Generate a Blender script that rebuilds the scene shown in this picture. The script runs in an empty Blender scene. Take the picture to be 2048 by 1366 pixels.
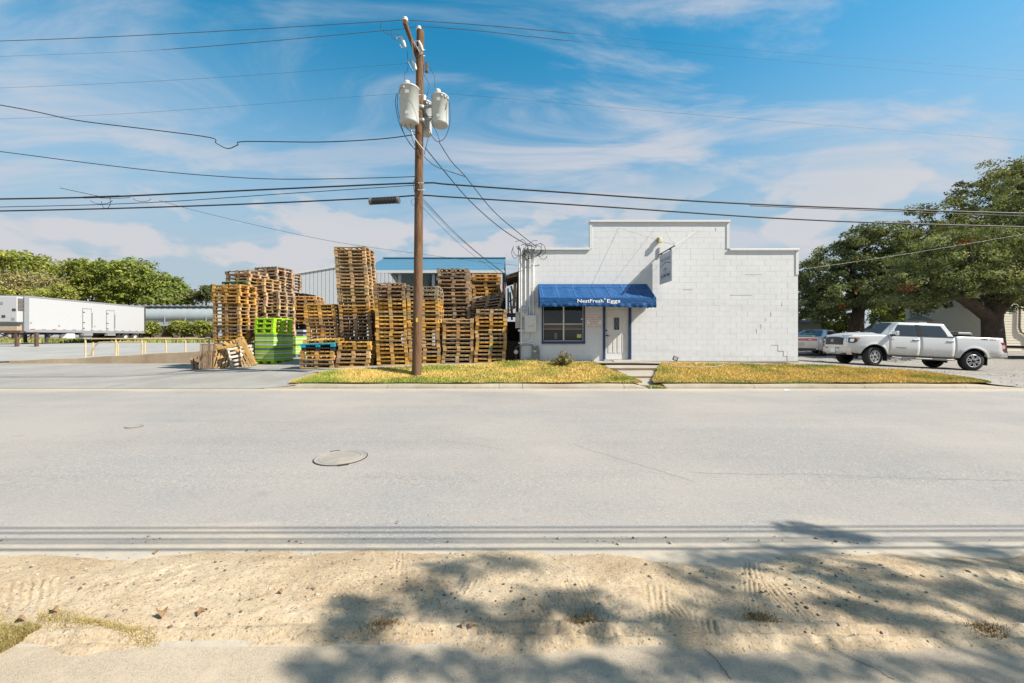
import bpy, bmesh, math, random
import numpy as np
from mathutils import Vector, Matrix, Euler

R = math.radians
random.seed(7)
rng = np.random.default_rng(7)
scene = bpy.context.scene
COL = scene.collection

# ---------------------------------------------------------------- camera, sky, sun, exposure
F, CX, HY, CAMZ = 770.0, 1024.0, 673.0, 1.42      # focal length, centre column, horizon row (photo pixels), camera height
cam_d = bpy.data.cameras.new('camera')
cam_d.sensor_width = 36.0
cam_d.lens = 36.0 * F / 2048.0
cam_d.shift_y = -(683.0 - HY) / 2048.0
cam_d.clip_start = 0.05
cam_d.clip_end = 3000.0
cam = bpy.data.objects.new('camera', cam_d)
COL.objects.link(cam)
cam.location = (0, 0, CAMZ)
cam.rotation_euler = (R(90), 0, 0)
scene.camera = cam

SUN_TO = Vector((-2.7, 1.0, -2.67)).normalized()  # direction the light travels
SUN_EL = math.asin(-SUN_TO.z)
SUN_ROT = math.atan2(-SUN_TO.x, -SUN_TO.y)

world = bpy.data.worlds.new('World')
scene.world = world
world.use_nodes = True
wt = world.node_tree
wt.nodes.clear()


def wn(kind, **kw):
    n = wt.nodes.new(kind)
    for k, v in kw.items():
        setattr(n, k, v)
    return n


def wl(a, b):
    wt.links.new(a, b)


def wmath(op, a, b=None, clamp=False):
    n = wn('ShaderNodeMath', operation=op, use_clamp=clamp)
    for i, v in enumerate((a, b)):
        if v is None:
            continue
        if isinstance(v, (int, float)):
            n.inputs[i].default_value = v
        else:
            wl(v, n.inputs[i])
    return n.outputs[0]


w_out = wn('ShaderNodeOutputWorld')
w_bg = wn('ShaderNodeBackground')
w_bg.inputs['Strength'].default_value = 0.1
sky = wn('ShaderNodeTexSky', sky_type='NISHITA', sun_disc=False, sun_elevation=SUN_EL, sun_rotation=SUN_ROT,
         altitude=100.0, air_density=1.0, dust_density=0.6, ozone_density=2.2)
hsv = wn('ShaderNodeHueSaturation')
hsv.inputs['Hue'].default_value = 0.474
hsv.inputs['Saturation'].default_value = 1.40
hsv.inputs['Value'].default_value = 1.0
wl(sky.outputs[0], hsv.inputs['Color'])
# thin high cloud: noise on the plane of the cloud layer; low heaped cloud along the horizon
tc = wn('ShaderNodeTexCoord')
sep = wn('ShaderNodeSeparateXYZ')
wl(tc.outputs['Generated'], sep.inputs[0])
zc = wmath('ADD', wmath('MAXIMUM', sep.outputs[2], 0.0), 0.16)
cu = wmath('DIVIDE', sep.outputs[0], zc)
cv = wmath('DIVIDE', sep.outputs[1], zc)
comb = wn('ShaderNodeCombineXYZ')
wl(cu, comb.inputs[0]); wl(cv, comb.inputs[1])
mp = wn('ShaderNodeMapping')
mp.inputs['Rotation'].default_value = (0, 0, R(-24))
mp.inputs['Scale'].default_value = (0.75, 1.9, 1.0)
mp.inputs['Location'].default_value = (3.1, 1.7, 0.0)
wl(comb.outputs[0], mp.inputs[0])
n1 = wn('ShaderNodeTexNoise')
n1.inputs['Scale'].default_value = 1.25
n1.inputs['Detail'].default_value = 12.0
n1.inputs['Roughness'].default_value = 0.61
n1.inputs['Distortion'].default_value = 0.9
wl(mp.outputs[0], n1.inputs['Vector'])
r1 = wn('ShaderNodeMapRange', interpolation_type='SMOOTHSTEP')
r1.inputs['From Min'].default_value = 0.42
r1.inputs['From Max'].default_value = 0.66
wl(n1.outputs['Fac'], r1.inputs['Value'])
n2 = wn('ShaderNodeTexNoise')
n2.inputs['Scale'].default_value = 0.55
n2.inputs['Detail'].default_value = 4.0
wl(comb.outputs[0], n2.inputs['Vector'])
bias = wmath('MULTIPLY', sep.outputs[0], 0.16)            # cloudier towards the right
r2 = wn('ShaderNodeMapRange', interpolation_type='SMOOTHSTEP')
r2.inputs['From Min'].default_value = 0.26
r2.inputs['From Max'].default_value = 0.60
r2.inputs['To Min'].default_value = 0.30
wl(wmath('ADD', n2.outputs['Fac'], bias), r2.inputs['Value'])
cirrus = wmath('MULTIPLY', wmath('MULTIPLY', r1.outputs[0], r2.outputs[0]), 0.95)
mp3 = wn('ShaderNodeMapping')
mp3.inputs['Scale'].default_value = (4.2, 4.2, 8.5)
mp3.inputs['Location'].default_value = (0.4, 2.2, 0.35)
wl(tc.outputs['Generated'], mp3.inputs[0])
n3 = wn('ShaderNodeTexNoise')
n3.inputs['Scale'].default_value = 1.25
n3.inputs['Detail'].default_value = 7.0
n3.inputs['Roughness'].default_value = 0.5
wl(mp3.outputs[0], n3.inputs['Vector'])
low = wn('ShaderNodeMapRange', interpolation_type='SMOOTHSTEP')
low.inputs['From Min'].default_value = 0.40
low.inputs['From Max'].default_value = 0.24
wl(sep.outputs[2], low.inputs['Value'])
r3 = wn('ShaderNodeMapRange', interpolation_type='SMOOTHSTEP')
r3.inputs['From Min'].default_value = 0.50
r3.inputs['From Max'].default_value = 0.57
wl(n3.outputs['Fac'], r3.inputs['Value'])
cumulus = wmath('MULTIPLY', wmath('MULTIPLY', r3.outputs[0], low.outputs[0]), 0.85)
cloud = cirrus
mixc = wn('ShaderNodeMix', data_type='RGBA', blend_type='MIX')
wl(cloud, mixc.inputs[0])
hzr = wn('ShaderNodeMapRange', interpolation_type='SMOOTHSTEP')     # pale haze low over the horizon
hzr.inputs['From Min'].default_value = 0.62
hzr.inputs['From Max'].default_value = 0.10
hzr.inputs['To Max'].default_value = 0.93
wl(sep.outputs[2], hzr.inputs['Value'])
mixh = wn('ShaderNodeMix', data_type='RGBA', blend_type='MIX')
wl(hzr.outputs[0], mixh.inputs[0])
wl(hsv.outputs[0], mixh.inputs[6])
mixh.inputs[7].default_value = (2.30, 2.68, 3.05, 1.0)
wl(mixh.outputs[2], mixc.inputs[6])
mixc.inputs[7].default_value = (3.05, 3.25, 3.65, 1.0)
mixk = wn('ShaderNodeMix', data_type='RGBA', blend_type='MIX')
wl(cumulus, mixk.inputs[0])
wl(mixc.outputs[2], mixk.inputs[6])
mixk.inputs[7].default_value = (3.45, 3.42, 3.55, 1.0)
wl(mixk.outputs[2], w_bg.inputs['Color'])
wl(w_bg.outputs[0], w_out.inputs['Surface'])

sun_d = bpy.data.lights.new('sun', 'SUN')
sun_d.energy = 4.9
sun_d.angle = R(0.45)
sun_d.color = (1.0, 0.93, 0.82)
sun = bpy.data.objects.new('sun', sun_d)
COL.objects.link(sun)
sun.location = (40, -15, 40)
sun.rotation_euler = SUN_TO.to_track_quat('-Z', 'Y').to_euler()

vs = scene.view_settings
vs.view_transform = 'Standard'
vs.look = 'None'
vs.exposure = 0.95
vs.gamma = 1.0
vs.use_curve_mapping = False
scene.cycles.use_denoising = True
scene.cycles.max_bounces = 6
scene.cycles.diffuse_bounces = 3
scene.cycles.glossy_bounces = 3
scene.cycles.transmission_bounces = 4
scene.cycles.transparent_max_bounces = 6


# ---------------------------------------------------------------- helpers
def P(px, py, y):
    """photo pixel at depth y -> world point"""
    return Vector(((px - CX) * y / F, y, CAMZ + (HY - py) * y / F))


def lerp(a, b, t):
    return a + (b - a) * t


def smooth(a, b, x):
    t = np.clip((x - a) / (b - a), 0, 1)
    return t * t * (3 - 2 * t)


def _hash2(ix, iy, s):
    h = np.sin(ix * 127.1 + iy * 311.7 + s * 74.7) * 43758.5453
    return h - np.floor(h)


def vnoise(x, y, s=0.0):
    x = np.asarray(x, float); y = np.asarray(y, float)
    ix = np.floor(x); iy = np.floor(y)
    fx = x - ix; fy = y - iy
    fx = fx * fx * (3 - 2 * fx); fy = fy * fy * (3 - 2 * fy)
    a = _hash2(ix, iy, s); b = _hash2(ix + 1, iy, s)
    c = _hash2(ix, iy + 1, s); d = _hash2(ix + 1, iy + 1, s)
    return (a * (1 - fx) + b * fx) * (1 - fy) + (c * (1 - fx) + d * fx) * fy


def fbm(x, y, o=4, s=0.0):
    v = 0; a = 0.5; f = 1.0
    for i in range(o):
        v = v + a * vnoise(np.asarray(x) * f, np.asarray(y) * f, s + i * 3.3)
        a *= 0.5; f *= 2.03
    return v


def tag(o, label=None, cat=None, group=None, kind=None):
    if label: o['label'] = label
    if cat: o['category'] = cat
    if group: o['group'] = group
    if kind: o['kind'] = kind
    return o


def link(o, parent=None):
    COL.objects.link(o)
    if parent is not None:
        o.parent = parent
    return o


def empty(name, loc=(0, 0, 0), rot=(0, 0, 0), label=None, cat=None, group=None):
    o = bpy.data.objects.new(name, None)
    o.empty_display_size = 0.2
    o.location = loc
    o.rotation_euler = rot
    link(o)
    return tag(o, label, cat, group)


def np_mesh(name, verts, faces, mat=None, smooth_shade=False):
    me = bpy.data.meshes.new(name)
    verts = np.asarray(verts, dtype=np.float32)
    faces = np.asarray(faces, dtype=np.int32)
    k = faces.shape[1]
    me.vertices.add(len(verts)); me.vertices.foreach_set('co', verts.ravel())
    me.loops.add(faces.size); me.loops.foreach_set('vertex_index', faces.ravel())
    me.polygons.add(len(faces))
    me.polygons.foreach_set('loop_start', np.arange(0, faces.size, k, dtype=np.int32))
    me.polygons.foreach_set('loop_total', np.full(len(faces), k, dtype=np.int32))
    if smooth_shade:
        me.polygons.foreach_set('use_smooth', np.ones(len(faces), dtype=bool))
    me.update(calc_edges=True)
    if mat: me.materials.append(mat)
    return me


class MB:
    """collects simple shapes into ONE mesh"""
    def __init__(self):
        self.v = []; self.f = []; self.sm = []

    def add(self, vs, fs, sm=False):
        n = len(self.v)
        self.v += [tuple(p) for p in vs]
        self.f += [tuple(i + n for i in q) for q in fs]
        self.sm += [sm] * len(fs)
        return self

    def box(self, c, s, rot=None, taper=1.0):
        hx, hy, hz_ = s[0] / 2, s[1] / 2, s[2] / 2
        m = rot.to_matrix() if isinstance(rot, Euler) else (rot if rot is not None else None)
        vs = []
        for dz in (-1, 1):
            t = taper if dz > 0 else 1.0
            for dx, dy in ((-1, -1), (1, -1), (1, 1), (-1, 1)):
                p = Vector((dx * hx * t, dy * hy * t, dz * hz_))
                if m is not None: p = m @ p
                vs.append((p.x + c[0], p.y + c[1], p.z + c[2]))
        self.add(vs, [(0, 3, 2, 1), (4, 5, 6, 7), (0, 1, 5, 4), (1, 2, 6, 5), (2, 3, 7, 6), (3, 0, 4, 7)])
        return self

    def bar(self, a, b, w, h, up=(0, 0, 1)):
        """box from a to b, width w, height h"""
        a = Vector(a); b = Vector(b); d = (b - a); L = d.length; d.normalize()
        u = Vector(up); s = d.cross(u)
        if s.length < 1e-4: s = d.cross(Vector((0, 1, 0)))
        s.normalize(); u = s.cross(d)
        vs = []
        for p in (a, b):
            for i, j in ((-1, -1), (1, -1), (1, 1), (-1, 1)):
                vs.append(p + s * (i * w / 2) + u * (j * h / 2))
        self.add(vs, [(0, 3, 2, 1), (4, 5, 6, 7), (0, 1, 5, 4), (1, 2, 6, 5), (2, 3, 7, 6), (3, 0, 4, 7)])
        return self

    def tube(self, pts, r, n=8, cap=True, sm=True):
        pts = [Vector(p) for p in pts]
        rs = r if isinstance(r, (list, tuple)) else [r] * len(pts)
        rings = []
        prev = None
        for i, p in enumerate(pts):
            d = (pts[min(i + 1, len(pts) - 1)] - pts[max(i - 1, 0)])
            if d.length < 1e-9: d = Vector((0, 0, 1))
            d.normalize()
            if prev is None:
                a = d.cross(Vector((0, 0, 1)))
                if a.length < 0.05: a = d.cross(Vector((1, 0, 0)))
            else:
                a = prev - d * prev.dot(d)
                if a.length < 1e-5: a = d.cross(Vector((1, 0, 0)))
            a.normalize(); b = d.cross(a); prev = a
            rings.append([p + (a * math.cos(2 * math.pi * k / n) + b * math.sin(2 * math.pi * k / n)) * rs[i] for k in range(n)])
        vs = [q for rg in rings for q in rg]
        fs = []
        for i in range(len(pts) - 1):
            for k in range(n):
                k2 = (k + 1) % n
                fs.append((i * n + k, i * n + k2, (i + 1) * n + k2, (i + 1) * n + k))
        self.add(vs, fs, sm)
        if cap:
            m = (len(pts) - 1) * n
            self.add(rings[0], [tuple(range(n - 1, -1, -1))])
            self.add(rings[-1], [tuple(range(n))])
        return self

    def lathe(self, prof, n=16, origin=(0, 0, 0), axis='z', sm=True, cap=True):
        """prof: list of (radius, height)"""
        vs = []
        for (r, h) in prof:
            for k in range(n):
                a = 2 * math.pi * k / n
                c, s = r * math.cos(a), r * math.sin(a)
                q = (c, s, h) if axis == 'z' else ((h, c, s) if axis == 'x' else (s, h, c))
                vs.append((q[0] + origin[0], q[1] + origin[1], q[2] + origin[2]))
        fs = []
        for i in range(len(prof) - 1):
            for k in range(n):
                k2 = (k + 1) % n
                fs.append((i * n + k, i * n + k2, (i + 1) * n + k2, (i + 1) * n + k))
        if cap:
            fs.append(tuple(range(n - 1, -1, -1)))
            m = (len(prof) - 1) * n
            fs.append(tuple(m + k for k in range(n)))
        self.add(vs, fs, sm)
        return self

    def prism(self, poly, a, b, axis='y'):
        """closed polygon of 2-D points extruded from a to b along the axis; poly is (x,z) for y, (y,z) for x, (x,y) for z"""
        def q(p, t):
            return (p[0], t, p[1]) if axis == 'y' else ((t, p[0], p[1]) if axis == 'x' else (p[0], p[1], t))
        n = len(poly)
        vs = [q(p, a) for p in poly] + [q(p, b) for p in poly]
        fs = [tuple(range(n - 1, -1, -1)), tuple(range(n, 2 * n))]
        for i in range(n):
            j = (i + 1) % n
            fs.append((i, j, n + j, n + i))
        self.add(vs, fs)
        return self

    def mesh(self, name, mat=None, fix=True):
        me = bpy.data.meshes.new(name)
        me.from_pydata(self.v, [], self.f)
        if any(self.sm):
            me.polygons.foreach_set('use_smooth', self.sm)
        if fix:
            bm = bmesh.new(); bm.from_mesh(me)
            bmesh.ops.recalc_face_normals(bm, faces=bm.faces)
            bm.to_mesh(me); bm.free()
        me.update()
        if mat: me.materials.append(mat)
        return me

    def build(self, name, mat=None, parent=None, loc=None, rot=None, bevel=0.0, seg=2, smooth_angle=None):
        o = bpy.data.objects.new(name, self.mesh(name, mat))
        link(o, parent)
        if loc is not None: o.location = loc
        if rot is not None: o.rotation_euler = rot
        if bevel > 0:
            m = o.modifiers.new('bevel', 'BEVEL'); m.width = bevel; m.segments = seg; m.limit_method = 'ANGLE'; m.angle_limit = R(35)
        return o


def text_obj(name, body, size, mat, parent=None, loc=(0, 0, 0), rot=(R(90), 0, 0), extrude=0.002, align='CENTER', bold=0.0, sx=1.0, shear=0.0):
    cu_ = bpy.data.curves.new(name, 'FONT')
    cu_.body = body; cu_.size = size; cu_.extrude = extrude; cu_.align_x = align; cu_.align_y = 'CENTER'
    cu_.offset = bold; cu_.resolution_u = 2; cu_.shear = shear
    tmp = bpy.data.objects.new(name + '_tmp', cu_)
    COL.objects.link(tmp)
    dg = bpy.context.evaluated_depsgraph_get()
    me = bpy.data.meshes.new_from_object(tmp.evaluated_get(dg))
    bpy.data.objects.remove(tmp)
    bpy.data.curves.remove(cu_)
    me.name = name
    me.materials.clear(); me.materials.append(mat)
    o = bpy.data.objects.new(name, me)
    link(o, parent)
    o.location = loc; o.rotation_euler = rot; o.scale = (sx, 1, 1)
    return o


# ---------------------------------------------------------------- materials
MATS = {}


class NT:
    def __init__(self, name):
        m = bpy.data.materials.new(name)
        m.use_nodes = True
        self.m = m; self.t = m.node_tree
        self.b = self.t.nodes['Principled BSDF']
        self.out = self.t.nodes['Material Output']

    def n(self, kind, **kw):
        x = self.t.nodes.new(kind)
        for k, v in kw.items(): setattr(x, k, v)
        return x

    def l(self, a, b): self.t.links.new(a, b)

    def setin(self, sock, v):
        if isinstance(v, (int, float)): sock.default_value = v
        elif isinstance(v, (tuple, list)): sock.default_value = tuple(v) + ((1.0,) if len(v) == 3 and sock.type == 'RGBA' else ())
        else: self.l(v, sock)

    def coord(self, kind='Object', scale=(1, 1, 1), rot=(0, 0, 0), loc=(0, 0, 0)):
        c = self.n('ShaderNodeTexCoord')
        src = c.outputs[kind]
        if kind == 'World':
            pass
        mpn = self.n('ShaderNodeMapping')
        mpn.inputs['Scale'].default_value = scale; mpn.inputs['Rotation'].default_value = rot; mpn.inputs['Location'].default_value = loc
        self.l(src, mpn.inputs[0])
        return mpn.outputs[0]

    def world(self, scale=(1, 1, 1), loc=(0, 0, 0), rot=(0, 0, 0)):
        g = self.n('ShaderNodeNewGeometry')
        mpn = self.n('ShaderNodeMapping')
        mpn.inputs['Scale'].default_value = scale; mpn.inputs['Location'].default_value = loc; mpn.inputs['Rotation'].default_value = rot
        self.l(g.outputs['Position'], mpn.inputs[0])
        return mpn.outputs[0]

    def noise(self, vec, scale, detail=4.0, rough=0.55, dist=0.0):
        x = self.n('ShaderNodeTexNoise')
        x.inputs['Scale'].default_value = scale; x.inputs['Detail'].default_value = detail
        x.inputs['Roughness'].default_value = rough; x.inputs['Distortion'].default_value = dist
        self.l(vec, x.inputs['Vector'])
        return x.outputs['Fac']

    def voro(self, vec, scale, feature='F1', out='Distance'):
        x = self.n('ShaderNodeTexVoronoi', feature=feature)
        x.inputs['Scale'].default_value = scale
        self.l(vec, x.inputs['Vector'])
        return x.outputs[out]

    def rng(self, v, a, b, c=0.0, d=1.0, kind='LINEAR'):
        x = self.n('ShaderNodeMapRange', interpolation_type=kind)
        self.setin(x.inputs['Value'], v)
        x.inputs['From Min'].default_value = a; x.inputs['From Max'].default_value = b
        x.inputs['To Min'].default_value = c; x.inputs['To Max'].default_value = d
        return x.outputs[0]

    def math(self, op, a, b=None):
        x = self.n('ShaderNodeMath', operation=op)
        self.setin(x.inputs[0], a)
        if b is not None: self.setin(x.inputs[1], b)
        return x.outputs[0]

    def mix(self, fac, a, b, blend='MIX'):
        x = self.n('ShaderNodeMix', data_type='RGBA', blend_type=blend)
        self.setin(x.inputs[0], fac); self.setin(x.inputs[6], a); self.setin(x.inputs[7], b)
        return x.outputs[2]

    def bump(self, h, strength=0.3, dist=0.01, normal=None):
        x = self.n('ShaderNodeBump')
        x.inputs['Strength'].default_value = strength; x.inputs['Distance'].default_value = dist
        self.l(h, x.inputs['Height'])
        if normal is not None: self.l(normal, x.inputs['Normal'])
        return x.outputs[0]

    def done(self, color=None, rough=None, normal=None, metal=None, spec=None):
        if color is not None: self.setin(self.b.inputs['Base Color'], color)
        if rough is not None: self.setin(self.b.inputs['Roughness'], rough)
        if normal is not None: self.l(normal, self.b.inputs['Normal'])
        if metal is not None: self.b.inputs['Metallic'].default_value = metal
        if spec is not None: self.b.inputs['Specular IOR Level'].default_value = spec
        return self.m


def plain(name, color, rough=0.6, metal=0.0, var=0.12, scale=6.0, spec=0.4, dirt=None, bump=0.0):
    """a flat colour with broad and fine unevenness"""
    if name in MATS: return MATS[name]
    t = NT(name)
    v = t.coord('Object')
    n = t.noise(v, scale, 5.0, 0.6)
    k = t.rng(n, 0.25, 0.75, 1.0 - var, 1.0 + var * 0.6)
    col = t.mix(1.0, color, (1, 1, 1), 'MULTIPLY')
    cmb = t.n('ShaderNodeCombineXYZ')
    for i in range(3): t.l(k, cmb.inputs[i])
    col = t.mix(1.0, color, cmb.outputs[0], 'MULTIPLY')
    if dirt:
        d = t.rng(t.noise(v, scale * 0.6, 6.0, 0.65), 0.5, 0.75, 0.0, dirt[1])
        col = t.mix(d, col, dirt[0])
    nm = None
    if bump > 0:
        nm = t.bump(t.noise(v, scale * 8, 4.0), 0.4, bump)
    m = t.done(col, rough, nm, metal, spec)
    MATS[name] = m
    return m

# ---------------------------------------------------------------- ground materials
def mat_asphalt():
    t = NT('worn_asphalt')
    w = t.world()
    big = t.noise(t.world((0.10, 0.45, 1)), 1.0, 5.0, 0.6, 0.4)
    streak = t.noise(t.world((0.05, 2.4, 1)), 1.0, 4.0, 0.6)
    fine = t.noise(w, 95.0, 3.0, 0.7)
    stone = t.voro(w, 85.0, 'F1', 'Color')
    sx = t.n('ShaderNodeSeparateColor'); t.l(stone, sx.inputs[0])
    col = t.mix(t.rng(big, 0.3, 0.7), (0.232, 0.220, 0.203), (0.310, 0.293, 0.270))
    col = t.mix(t.math('MULTIPLY', t.rng(streak, 0.48, 0.75), 0.5), col, (0.210, 0.209, 0.206))
    col = t.mix(t.rng(fine, 0.3, 0.7, 0.0, 0.30), col, (0.20, 0.195, 0.185))
    col = t.mix(t.math('MULTIPLY', t.rng(sx.outputs[0], 0.70, 0.98), 0.45), col, (0.46, 0.45, 0.43))
    col = t.mix(t.math('MULTIPLY', t.rng(sx.outputs[1], 0.80, 0.98), 0.55), col, (0.10, 0.10, 0.10))
    lane = t.noise(t.world((0.012, 0.55, 1)), 1.0, 3.0, 0.5)
    col = t.mix(t.rng(lane, 0.44, 0.62, 0.0, 0.45), col, (0.235, 0.232, 0.226))
    warm = t.noise(t.world((0.3, 0.3, 1)), 1.0, 4.0, 0.6)
    col = t.mix(t.rng(warm, 0.42, 0.62, 0.0, 0.5), col, (0.345, 0.312, 0.275))
    spot = t.noise(t.world((1.0, 1.3, 1)), 1.9, 5.0, 0.6)
    col = t.mix(t.rng(spot, 0.64, 0.74, 0.0, 0.40), col, (0.17, 0.16, 0.15))
    # blown sand lying in the gutter and along the near shoulder
    g = t.n('ShaderNodeNewGeometry'); sp = t.n('ShaderNodeSeparateXYZ'); t.l(g.outputs['Position'], sp.inputs[0])
    edge = t.math('ADD', sp.outputs[1], t.rng(t.noise(t.world((0.7, 2.5, 1)), 1.0, 5.0), 0.0, 1.0, -0.55, 0.55))
    gut = t.rng(edge, 9.75, 10.4, 0.0, 0.75, 'SMOOTHSTEP')
    sand = t.rng(edge, 2.95, 2.45, 0.0, 0.75, 'SMOOTHSTEP')
    near = t.math('MULTIPLY', t.rng(sp.outputs[1], 2.2, 2.6), 1.0)
    grain = t.rng(t.noise(w, 9.0, 6.0, 0.7), 0.35, 0.6)
    dirtf = t.math('MULTIPLY', t.math('MAXIMUM', gut, sand), t.rng(grain, 0, 1, 0.55, 1.0))
    col = t.mix(dirtf, col, (0.46, 0.39, 0.29))
    nm = t.bump(t.math('ADD', t.noise(w, 140.0, 2.0, 0.7), t.math('MULTIPLY', sx.outputs[0], 0.5)), 0.45, 0.006)
    return t.done(col, t.rng(fine, 0.3, 0.7, 0.78, 0.95), nm, spec=0.25)


def mat_concrete(name, base=(0.36, 0.34, 0.30), dark=(0.24, 0.225, 0.195)):
    t = NT(name)
    w = t.world()
    a = t.noise(w, 0.55, 6.0, 0.62, 0.5)
    b = t.noise(w, 6.0, 6.0, 0.7)
    c = t.noise(w, 120.0, 3.0, 0.7)
    col = t.mix(t.rng(a, 0.32, 0.70), base, dark)
    col = t.mix(t.rng(b, 0.45, 0.8, 0.0, 0.45), col, (dark[0] * 0.8, dark[1] * 0.76, dark[2] * 0.7))
    col = t.mix(t.rng(c, 0.35, 0.7, 0.0, 0.25), col, (0.16, 0.15, 0.13))
    nm = t.bump(t.math('ADD', c, t.math('MULTIPLY', b, 0.8)), 0.35, 0.006)
    return t.done(col, 0.9, nm, spec=0.2)


def mat_dirt():
    t = NT('sandy_dirt')
    w = t.world()
    a = t.noise(w, 1.5, 6.0, 0.6, 0.6)
    b = t.noise(w, 14.0, 6.0, 0.7)
    c = t.noise(w, 170.0, 3.0, 0.75)
    v = t.voro(w, 130.0, 'F1', 'Color')
    sx = t.n('ShaderNodeSeparateColor'); t.l(v, sx.inputs[0])
    col = t.mix(t.rng(a, 0.3, 0.7), (0.545, 0.442, 0.308), (0.445, 0.338, 0.214))
    col = t.mix(t.rng(b, 0.42, 0.75, 0.0, 0.6), col, (0.36, 0.275, 0.18))
    big = t.noise(t.world((1.0, 2.2, 1)), 1.1, 6.0, 0.65, 0.8)
    col = t.mix(t.rng(big, 0.46, 0.66, 0.0, 0.85), col, (0.335, 0.235, 0.135))
    col = t.mix(t.rng(t.noise(w, 38.0, 4.0, 0.7), 0.58, 0.70, 0.0, 0.55), col, (0.20, 0.145, 0.09))
    col = t.mix(t.rng(c, 0.4, 0.7, 0.0, 0.35), col, (0.25, 0.195, 0.13))
    col = t.mix(t.math('MULTIPLY', t.rng(sx.outputs[0], 0.78, 1.0), 0.6), col, (0.50, 0.45, 0.37))
    col = t.mix(t.math('MULTIPLY', t.rng(sx.outputs[1], 0.86, 1.0), 0.7), col, (0.12, 0.09, 0.065))
    nm = t.bump(t.math('ADD', c, t.math('MULTIPLY', sx.outputs[0], 0.8)), 0.6, 0.006)
    nm = t.bump(b, 0.5, 0.02, nm)
    return t.done(col, 0.95, nm, spec=0.15)


def mat_gravel():
    t = NT('pale_gravel')
    w = t.world()
    a = t.noise(w, 0.5, 5.0, 0.6)
    v = t.voro(w, 26.0, 'F1', 'Color')
    sx = t.n('ShaderNodeSeparateColor'); t.l(v, sx.inputs[0])
    c = t.noise(w, 60.0, 3.0)
    col = t.mix(t.rng(a, 0.3, 0.7), (0.30, 0.285, 0.26), (0.22, 0.20, 0.175))
    col = t.mix(t.rng(sx.outputs[0], 0.1, 0.9, 0.0, 0.45), col, (0.38, 0.36, 0.33))
    col = t.mix(t.math('MULTIPLY', t.rng(sx.outputs[1], 0.6, 1.0), 0.6), col, (0.12, 0.11, 0.10))
    nm = t.bump(t.math('ADD', sx.outputs[0], c), 0.7, 0.02)
    return t.done(col, 0.95, nm, spec=0.15)


def mat_lawn_soil():
    t = NT('dry_turf')
    w = t.world()
    a = t.noise(w, 1.1, 5.0, 0.6)
    b = t.noise(w, 30.0, 5.0, 0.7)
    col = t.mix(t.rng(a, 0.35, 0.65), (0.36, 0.25, 0.08), (0.24, 0.22, 0.06))
    col = t.mix(t.rng(b, 0.4, 0.7, 0.0, 0.7), col, (0.095, 0.07, 0.03))
    return t.done(col, 0.95, t.bump(b, 0.8, 0.03), spec=0.1)


def mat_far_ground():
    t = NT('yard_ground')
    w = t.world()
    a = t.noise(w, 0.16, 6.0, 0.6)
    b = t.noise(w, 5.0, 6.0, 0.7)
    col = t.mix(t.rng(a, 0.4, 0.6), (0.145, 0.135, 0.05), (0.25, 0.205, 0.125))
    col = t.mix(t.rng(b, 0.4, 0.75, 0.0, 0.6), col, (0.10, 0.105, 0.035))
    return t.done(col, 0.95, t.bump(b, 0.6, 0.05), spec=0.1)


M_ASPH = mat_asphalt()
M_CONC = mat_concrete('driveway_concrete', (0.315, 0.305, 0.285), (0.225, 0.215, 0.198))
M_WALK = mat_concrete('walkway_concrete', (0.40, 0.365, 0.31), (0.28, 0.25, 0.205))
M_KERB = mat_concrete('kerb_concrete', (0.40, 0.36, 0.29), (0.27, 0.23, 0.17))
M_OLDC = mat_concrete('stained_concrete', (0.44, 0.355, 0.25), (0.27, 0.195, 0.12))
M_DIRT = mat_dirt()
M_GRAV = mat_gravel()
M_LOT = mat_concrete('pale_lot_paving', (0.335, 0.335, 0.325), (0.255, 0.25, 0.238))
M_TURF = mat_lawn_soil()
M_FAR = mat_far_ground()


# ---------------------------------------------------------------- terrain height
_XP = [-60, -14, -12, -10, -9, -7, -5, -3, -1, 0.3, 4, 10.2, 12.5, 15.4, 19, 30]
_PP = [0.0, 0.02, 0.11, 0.19, 0.23, 0.30, 0.38, 0.45, 0.48, 0.535, 0.535, 0.44, 0.33, 0.16, 0.0, -0.05]
_XR = [-14, -7, -6.2, -5.8, -3, 0.6, 4, 10.3, 11.2, 12.8, 13.4, 16, 25]
_YR = [13.6, 13.4, 11.6, 11.7, 12.0, 12.75, 12.75, 12.6, 12.9, 11.9, 11.6, 13.4, 14.0]


def hz(x, y):
    x = np.asarray(x, float); y = np.asarray(y, float)
    p = np.interp(x, _XP, _PP)
    yr = np.interp(x, _XR, _YR)
    k = smooth(-6.6, -6.1, x) * (1 - smooth(13.2, 13.8, x))
    z0 = 0.10 * k
    y0 = 10.46 + 0.26 * k
    t = np.clip((y - y0) / np.maximum(yr - y0, 0.1), 0, 1)
    z = lerp(z0, p, t)
    # yard rising behind the pallets
    g = 0.075 * (1 - smooth(-8.5, -5.5, x)) * smooth(-13.5, -11.0, x)
    z = z + g * np.clip(y - 14.6, 0, 4.0)
    # upper lot on the left behind the low retaining wall
    wt_ = np.interp(x, [-200, -34, -27, -22.2, -16.2, -13.0, -12.0], [0.06, 0.06, 0.10, 0.30, 0.64, 0.66, 0.62])
    lot = lerp(wt_, 0.76, np.clip((y - 20.2) / 12.0, 0, 1))
    left = (x < -12.0) & (y > 20.1)
    z = np.where(left, lot, z)
    # right lot rises towards the back
    rr = smooth(10.0, 13.0, x)
    z = z + rr * np.clip((y - 18.0) / 2.6, 0, 1) * np.maximum(0.34 - p, 0) * 1.0
    mid = (x >= -12.0)
    z = np.where(mid, lerp(z, 0.66, np.clip((y - 22.0) / 12.0, 0, 1)), z)
    z = np.where(y <= 10.46, 0.0, z)
    return z


def hz1(x, y):
    return float(hz(x, y))


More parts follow.
